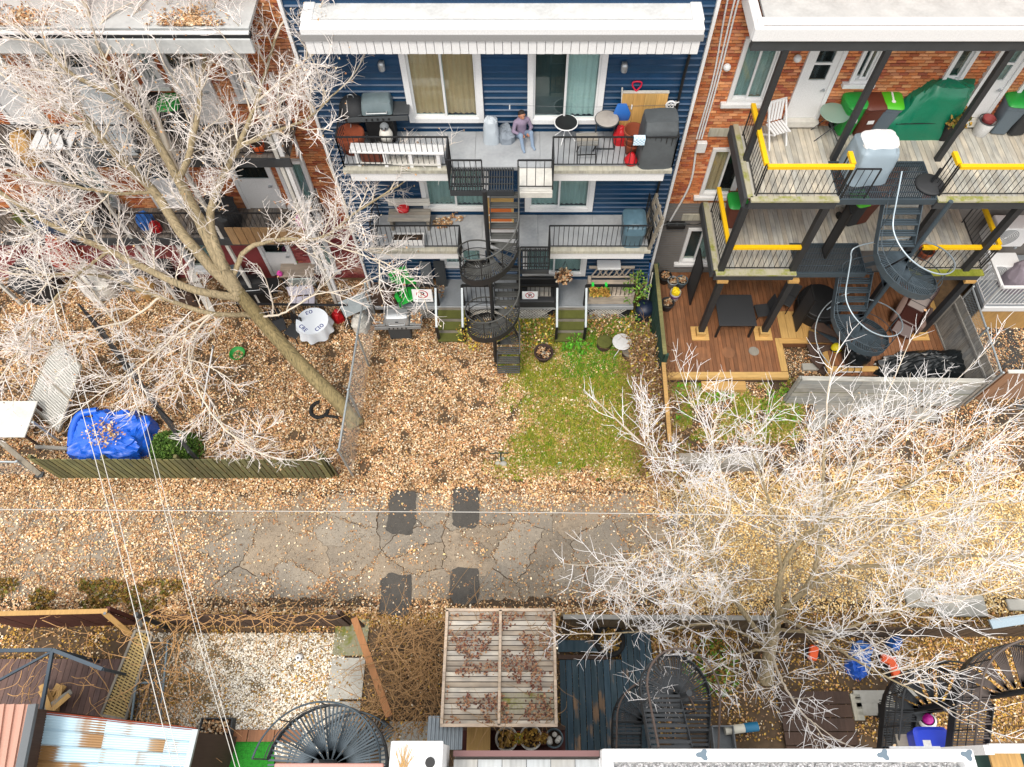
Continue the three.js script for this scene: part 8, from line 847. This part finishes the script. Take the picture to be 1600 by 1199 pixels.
// ------------------------------------------------------------------ dry brush
vines('dry_brush', 'dense dry brown brush overgrowing the low fence beside the lawn', 'brush', 900, () => { const k = R() ** 0.8, q = P(1014 + 32 * k + rr(-36, 18), 520 + 225 * k, rr(0.0, 1.0)); return wig(q, V(rr(-0.12, 0.1), rr(-0.02, 0.07), rr(-0.12, 0.12)), 5, 0.07); }, M(0x8f6e4c, 0.95), 0.009);
scatter('brush_leaves', 'withered leaves caught in the dry brush beside the lawn', 'leaves', 11000, () => { const k = R() ** 0.8, q = P(1016 + 32 * k + rr(-38, 16), 520 + 225 * k, rr(0.0, 1.1)); return { x: q.x, y: q.y, z: q.z, s: rr(0.05, 0.1), rx: rr(-1.4, 1.4), rz: rr(-1.4, 1.4), c: shade(pick(R() < 0.2 ? yel : leafCols), rr(0.45, 0.9)) }; });
vines('dry_brush', 'dry stalks leaning on the inside of the chain link fence by the alley', 'brush', 90, () => { const k = R(), q = P(562 - 22 * k + rr(0, 18), 560 + 160 * k, rr(0, 0.5)); return wig(q, V(rr(-0.06, 0.1), rr(0, 0.06), rr(-0.1, 0.1)), 5, 0.05); }, m.vine[1], 0.007);
scatter('dry_grass_tufts', 'dry olive grass and weeds along the near edge of the alley at the left', 'grass', 3600, () => { const q = P(rr(0, 290), rr(906, 958), 0), k = fbm(q.x * 1.3, q.z * 1.3, 88, 3); if (k < 0.04) return null; return { x: q.x, y: rr(0.02, 0.2), z: q.z, s: rr(0.05, 0.12), rx: rr(-1.5, 1.5), rz: rr(-1.5, 1.5), c: shade(pick(R() < 0.35 ? [new THREE.Color('#7d7a32')] : goldCols), rr(0.5, 1)) }; });
scatter('weeds', 'green weeds growing round the step of the red deck', 'weeds', 2600, () => { const q = P(rr(1050, 1250), rr(590, 660), 0), k = fbm(q.x * 1.1, q.z * 1.1, 91, 3); if (k < 0.02) return null; return { x: q.x, y: rr(0.02, 0.16), z: q.z, s: rr(0.05, 0.12), rx: rr(-1, 1), rz: rr(-1, 1), c: shade(pick([new THREE.Color('#5ea61e'), new THREE.Color('#7a9a2c'), new THREE.Color('#8a8a3a')]), rr(0.6, 1.1)) }; });

// ------------------------------------------------------------------ bare trees
const curve = (pts, n) => new THREE.CatmullRomCurve3(pts).getPoints(n);
function bareTree(name, label, { trunk, r0, r1, limbs, mats, seedN, lens = [1.5, 0.75, 0.34], counts = [8, 6, 5], thick = [0.022, 0.013, 0.0085], up = 0.35, leaves = 0, wobble = 1 }) {
  seed = seedN; const t = thing(name, label, 'tree'), br = [], tw = [], tips = [];
  const tp = curve(trunk, 18); obj('trunk', tubeR(tp, tp.map((_, i) => (r0 + (r1 - r0) * i / 18) * (i < 2 ? 1.25 - i * 0.12 : 1)), 12), mats[0], t);
  const side = (d) => { const q = V(rr(-1, 1), rr(-0.6, 1), rr(-1, 1)); q.addScaledVector(d, -q.dot(d)).normalize(); return q; };
  const shoot = (p, d, len, r, lev) => {
    const n = lev === 1 ? 6 : lev === 2 ? 5 : 3, pts = [p.clone()], q = p.clone(), v = d.clone().normalize(), wob = (lev === 1 ? 0.24 : 0.26) * wobble;
    for (let i = 0; i < n; i++) { v.add(V(rr(-wob, wob), rr(-wob, wob) + up * 0.22, rr(-wob, wob))).normalize(); q.addScaledVector(v, len / n); pts.push(q.clone()); }
    const rad = pts.map((_, i) => r * (1 - 0.6 * i / n)); (lev < 2 ? br : tw).push(tubeR(pts, rad, lev < 3 ? 4 : 3)); if (lev === 3) tips.push(q.clone());
    if (lev < 3) { const c = counts[lev]; for (let k = 0; k < c; k++) { const f = (k + rr(0.3, 1)) / c, i = Math.min(n - 1, Math.floor(f * n)), pp = pts[i].clone().lerp(pts[i + 1], f * n - i), dd = pts[i + 1].clone().sub(pts[i]).normalize(); shoot(pp, dd.clone().multiplyScalar(rr(0.55, 0.95)).add(side(dd).multiplyScalar(rr(0.5, 0.9))), lens[lev] * rr(0.6, 1.25) * (1.1 - 0.45 * f), thick[lev] * rr(0.85, 1.15), lev + 1); } }
  };
  limbs.forEach(({ pts, a, b, k = 1, bare = 0.15 }) => {
    const n = pts.length * 6, c = curve(pts, n); for (let i = 1; i < n; i++) c[i].add(V(rr(-0.015, 0.015), rr(-0.015, 0.015), rr(-0.015, 0.015)));
    obj('limb', tubeR(c, c.map((_, i) => 0.88 * (a + (b - a) * i / n)), a > 0.07 ? 9 : 6), a > 0.04 ? mats[1] : mats[2], t);
    const L = c.reduce((s, p, i) => i ? s + p.distanceTo(c[i - 1]) : 0, 0), cnt = Math.round(L * counts[0] * 0.42 * k);
    for (let j = 0; j < cnt; j++) { const f = bare + (1 - bare) * (j + R()) / cnt, i = Math.min(n - 1, Math.floor(f * n)), d = c[i + 1].clone().sub(c[i]).normalize(); shoot(c[i].clone(), d.clone().multiplyScalar(0.6).add(side(d).multiplyScalar(rr(0.5, 1))).add(V(0, up * 0.5, 0)), lens[0] * rr(0.55, 1.2) * (1.15 - 0.5 * f), thick[0] * rr(0.8, 1.2), 1); }
    shoot(c[n], c[n].clone().sub(c[n - 1]), lens[0], Math.max(b, thick[0]), 1);
  });
  obj('branches', br, mats[2], t, { kind: 'stuff' }); obj('twigs', tw, mats[3], t, { kind: 'stuff' });
  if (leaves) scatter('clinging_leaves', null, null, leaves, () => { const q = pick(tips); return { x: q.x + rr(-0.03, 0.03), y: q.y + rr(-0.05, 0.02), z: q.z + rr(-0.03, 0.03), s: rr(0.03, 0.07), rx: rr(-1.3, 1.3), rz: rr(-1.3, 1.3), c: shade(pick(leafCols), rr(0.6, 1)) }; }, t);
  console.log(name, br.length, tw.length); return t;
}
const pp = (list) => list.map((q) => P(...q));
bareTree('bare_tree', 'large bare deciduous tree with forked mossy trunk leaning over the left yard', {
  seedN: 41, trunk: pp([[556, 664, 0], [540, 640, 0.35], [470, 570, 1.5], [412, 505, 2.8], [368, 452, 4.1]]), r0: 0.235, r1: 0.17, mats: [m.barkBig, m.limb, m.twigMid, m.twig], leaves: 2600,
  lens: [1.7, 0.8, 0.36], counts: [8, 7, 7], thick: [0.02, 0.0105, 0.0068], up: 0.1,
  limbs: [
    { pts: pp([[372, 458, 4.0], [297, 381, 5.4], [240, 300, 6.6], [182, 243, 7.6], [130, 190, 8.4], [60, 150, 9]]), a: 0.18, b: 0.03, bare: 0.35 },
    { pts: pp([[368, 452, 4.1], [337, 395, 5.1], [302, 325, 6.2], [280, 283, 6.8]]), a: 0.2, b: 0.13, k: 0.3, bare: 0.5 },
    { pts: pp([[280, 283, 6.8], [235, 205, 7.9], [190, 155, 8.6], [120, 120, 9.2], [50, 60, 9.8]]), a: 0.12, b: 0.03 }, { pts: pp([[280, 283, 6.8], [302, 215, 7.8], [316, 110, 8.8], [332, 10, 9.8]]), a: 0.09, b: 0.03 },
    { pts: pp([[350, 420, 4.8], [327, 340, 5.9], [345, 285, 6.6], [372, 230, 7.4], [400, 160, 8.2], [430, 60, 9.2]]), a: 0.13, b: 0.03 }, { pts: pp([[372, 230, 7.4], [430, 205, 7.8], [480, 185, 8.2], [530, 140, 8.6]]), a: 0.06, b: 0.02 },
    { pts: pp([[362, 435, 4.4], [385, 390, 4.9], [440, 374, 5.1], [500, 372, 5.3], [560, 330, 5.8], [630, 285, 6.2]]), a: 0.085, b: 0.02, bare: 0.3 }, { pts: pp([[500, 372, 5.3], [540, 390, 5.2], [600, 410, 5.1]]), a: 0.03, b: 0.015 },
    { pts: pp([[372, 466, 3.9], [300, 452, 4.6], [170, 392, 5.6], [84, 354, 6.3], [-10, 295, 7]]), a: 0.13, b: 0.05, bare: 0.3 }, { pts: pp([[240, 300, 6.6], [180, 302, 7], [110, 290, 7.4], [10, 270, 7.8]]), a: 0.06, b: 0.02 },
    { pts: pp([[395, 492, 3.1], [330, 490, 3.8], [250, 465, 4.4], [150, 430, 5], [40, 430, 5.6]]), a: 0.09, b: 0.03 }, { pts: pp([[330, 490, 3.8], [280, 520, 4.0], [230, 565, 4.1], [180, 600, 4.1]]), a: 0.04, b: 0.015, k: 0.7 },
    { pts: pp([[330, 490, 3.8], [296, 540, 3.8], [310, 610, 3.6], [350, 670, 3.4], [390, 700, 3.3]]), a: 0.035, b: 0.015, k: 0.6 }, { pts: pp([[402, 495, 3.0], [440, 490, 3.3], [490, 462, 3.6], [545, 452, 3.9]]), a: 0.04, b: 0.015, k: 0.5 },
    { pts: pp([[182, 243, 7.6], [110, 150, 8.6], [40, 60, 9.4]]), a: 0.06, b: 0.02 }, { pts: pp([[190, 155, 8.6], [155, 75, 9.6], [130, -10, 10]]), a: 0.05, b: 0.02 }, { pts: pp([[316, 150, 8.4], [280, 80, 9], [250, 10, 9.6]]), a: 0.04, b: 0.02 }, { pts: pp([[400, 160, 8.2], [470, 100, 8.9], [540, 40, 9.5]]), a: 0.035, b: 0.015 },
    { pts: pp([[170, 392, 5.6], [110, 440, 5.5], [60, 500, 5.3], [20, 560, 5.1]]), a: 0.05, b: 0.02 }, { pts: pp([[250, 465, 4.4], [200, 500, 4.3], [130, 520, 4.6], [70, 560, 4.6]]), a: 0.04, b: 0.015, k: 0.7 },
  ],
});
bareTree('pale_tree', 'pale barked bare young tree spreading over the alley at the right', {
  seedN: 97, trunk: pp([[1196, 1062, 0], [1204, 1012, 0.9], [1214, 962, 1.8]]), r0: 0.17, r1: 0.13, mats: [m.limb, m.limb, m.twigMid, m.twigPale], up: 0.5, wobble: 0.55, leaves: 500,
  lens: [1.8, 0.85, 0.42], counts: [7, 5, 5], thick: [0.012, 0.0078, 0.0058],
  limbs: [
    { pts: pp([[1214, 962, 1.8], [1222, 890, 3], [1250, 845, 3.9], [1283, 815, 4.6], [1287, 740, 5.6], [1290, 670, 6.4]]), a: 0.085, b: 0.02, bare: 0.35 }, { pts: pp([[1214, 962, 1.8], [1268, 905, 3], [1286, 820, 4.4], [1330, 740, 5.6], [1370, 660, 6.4]]), a: 0.08, b: 0.02, bare: 0.3 },
    { pts: pp([[1204, 1012, 0.9], [1150, 940, 2.4], [1110, 868, 3.6], [1080, 790, 4.8], [1040, 730, 5.6], [1000, 690, 6.2]]), a: 0.075, b: 0.02, bare: 0.3 }, { pts: pp([[1222, 890, 3], [1210, 815, 4.2], [1190, 745, 5.2], [1165, 680, 6]]), a: 0.045, b: 0.015 },
    { pts: pp([[1214, 962, 1.8], [1310, 890, 3.4], [1400, 885, 4.4], [1500, 870, 5.2], [1600, 870, 6]]), a: 0.07, b: 0.02 }, { pts: pp([[1286, 820, 4.4], [1400, 770, 5.2], [1480, 720, 6], [1560, 670, 6.6]]), a: 0.045, b: 0.015 },
    { pts: pp([[1204, 1012, 0.9], [1120, 975, 2.2], [1040, 985, 3.2], [960, 990, 4]]), a: 0.05, b: 0.015 }, { pts: pp([[1204, 1012, 0.9], [1170, 1020, 2], [1100, 1050, 3], [1050, 1080, 3.6]]), a: 0.045, b: 0.015, k: 0.8 },
    { pts: pp([[1214, 962, 1.8], [1270, 990, 3], [1350, 1040, 4], [1430, 1080, 4.6]]), a: 0.05, b: 0.015, k: 0.8 }, { pts: pp([[1210, 985, 1.5], [1300, 985, 3.2], [1390, 960, 4.2], [1460, 925, 5]]), a: 0.05, b: 0.015 },
    { pts: pp([[1110, 868, 3.6], [1040, 860, 4.4], [970, 880, 5]]), a: 0.03, b: 0.012 }, { pts: pp([[1150, 940, 2.4], [1060, 920, 3.6], [990, 930, 4.4]]), a: 0.035, b: 0.012 }, { pts: pp([[1204, 1012, 0.9], [1220, 1060, 2.4], [1250, 1110, 3.2], [1285, 1140, 3.7]]), a: 0.04, b: 0.012, k: 0.7 },
    { pts: pp([[1330, 740, 5.6], [1400, 690, 6.2], [1450, 640, 6.6]]), a: 0.025, b: 0.012 }, { pts: pp([[1110, 868, 3.6], [1140, 790, 4.8], [1120, 720, 5.6], [1100, 670, 6]]), a: 0.035, b: 0.012 }, { pts: pp([[1400, 885, 4.4], [1470, 940, 4.6], [1530, 930, 5]]), a: 0.03, b: 0.012 }, { pts: pp([[1310, 890, 3.4], [1380, 830, 4.6], [1470, 800, 5.4], [1570, 780, 6]]), a: 0.04, b: 0.014 },
  ],
});
// ------------------------------------------------------------------ overhead cables
{
  const cable = (label, pts, r, mt, twin) => { const t = thing('overhead_cable', label, 'cable'), sag = (q) => curve(q, 30), c = sag(pts.map((q) => P(...q))); obj('wire', tubeR(c, c.map(() => r), 6), mt, t); if (twin) { const d = sag(pts.map(([u, v, y]) => P(u + twin, v, y))); obj('wire', tubeR(d, d.map(() => r), 6), mt, t); } obj('clamp', CY(r * 1.8, r * 1.8, 0.08, c[8].x, c[8].y - 0.04, c[8].z, 8), m.grey, t); };
  const wm = M(0xbdbab4, 0.5), gm = M(0xa8a5a0, 0.6);
  cable('pair of pale overhead cables crossing the alley at the left over the blue tarpaulin', [[60, 380, 8.6], [100, 540, 8.5], [165, 780, 8.4], [218, 990, 8.4], [285, 1260, 8.5]], 0.006, wm, 12); cable('thinner pale overhead cable pair right of the first cables', [[170, 470, 8.4], [215, 640, 8.3], [262, 820, 8.2], [310, 1000, 8.2], [385, 1260, 8.3]], 0.0045, wm, 7);
  cable('single pale cable running along the alley from side to side', [[-60, 796, 6.6], [400, 799, 6.4], [800, 801, 6.4], [1200, 806, 6.5], [1660, 818, 6.7]], 0.008, gm);
}
renderer.render(scene, camera);
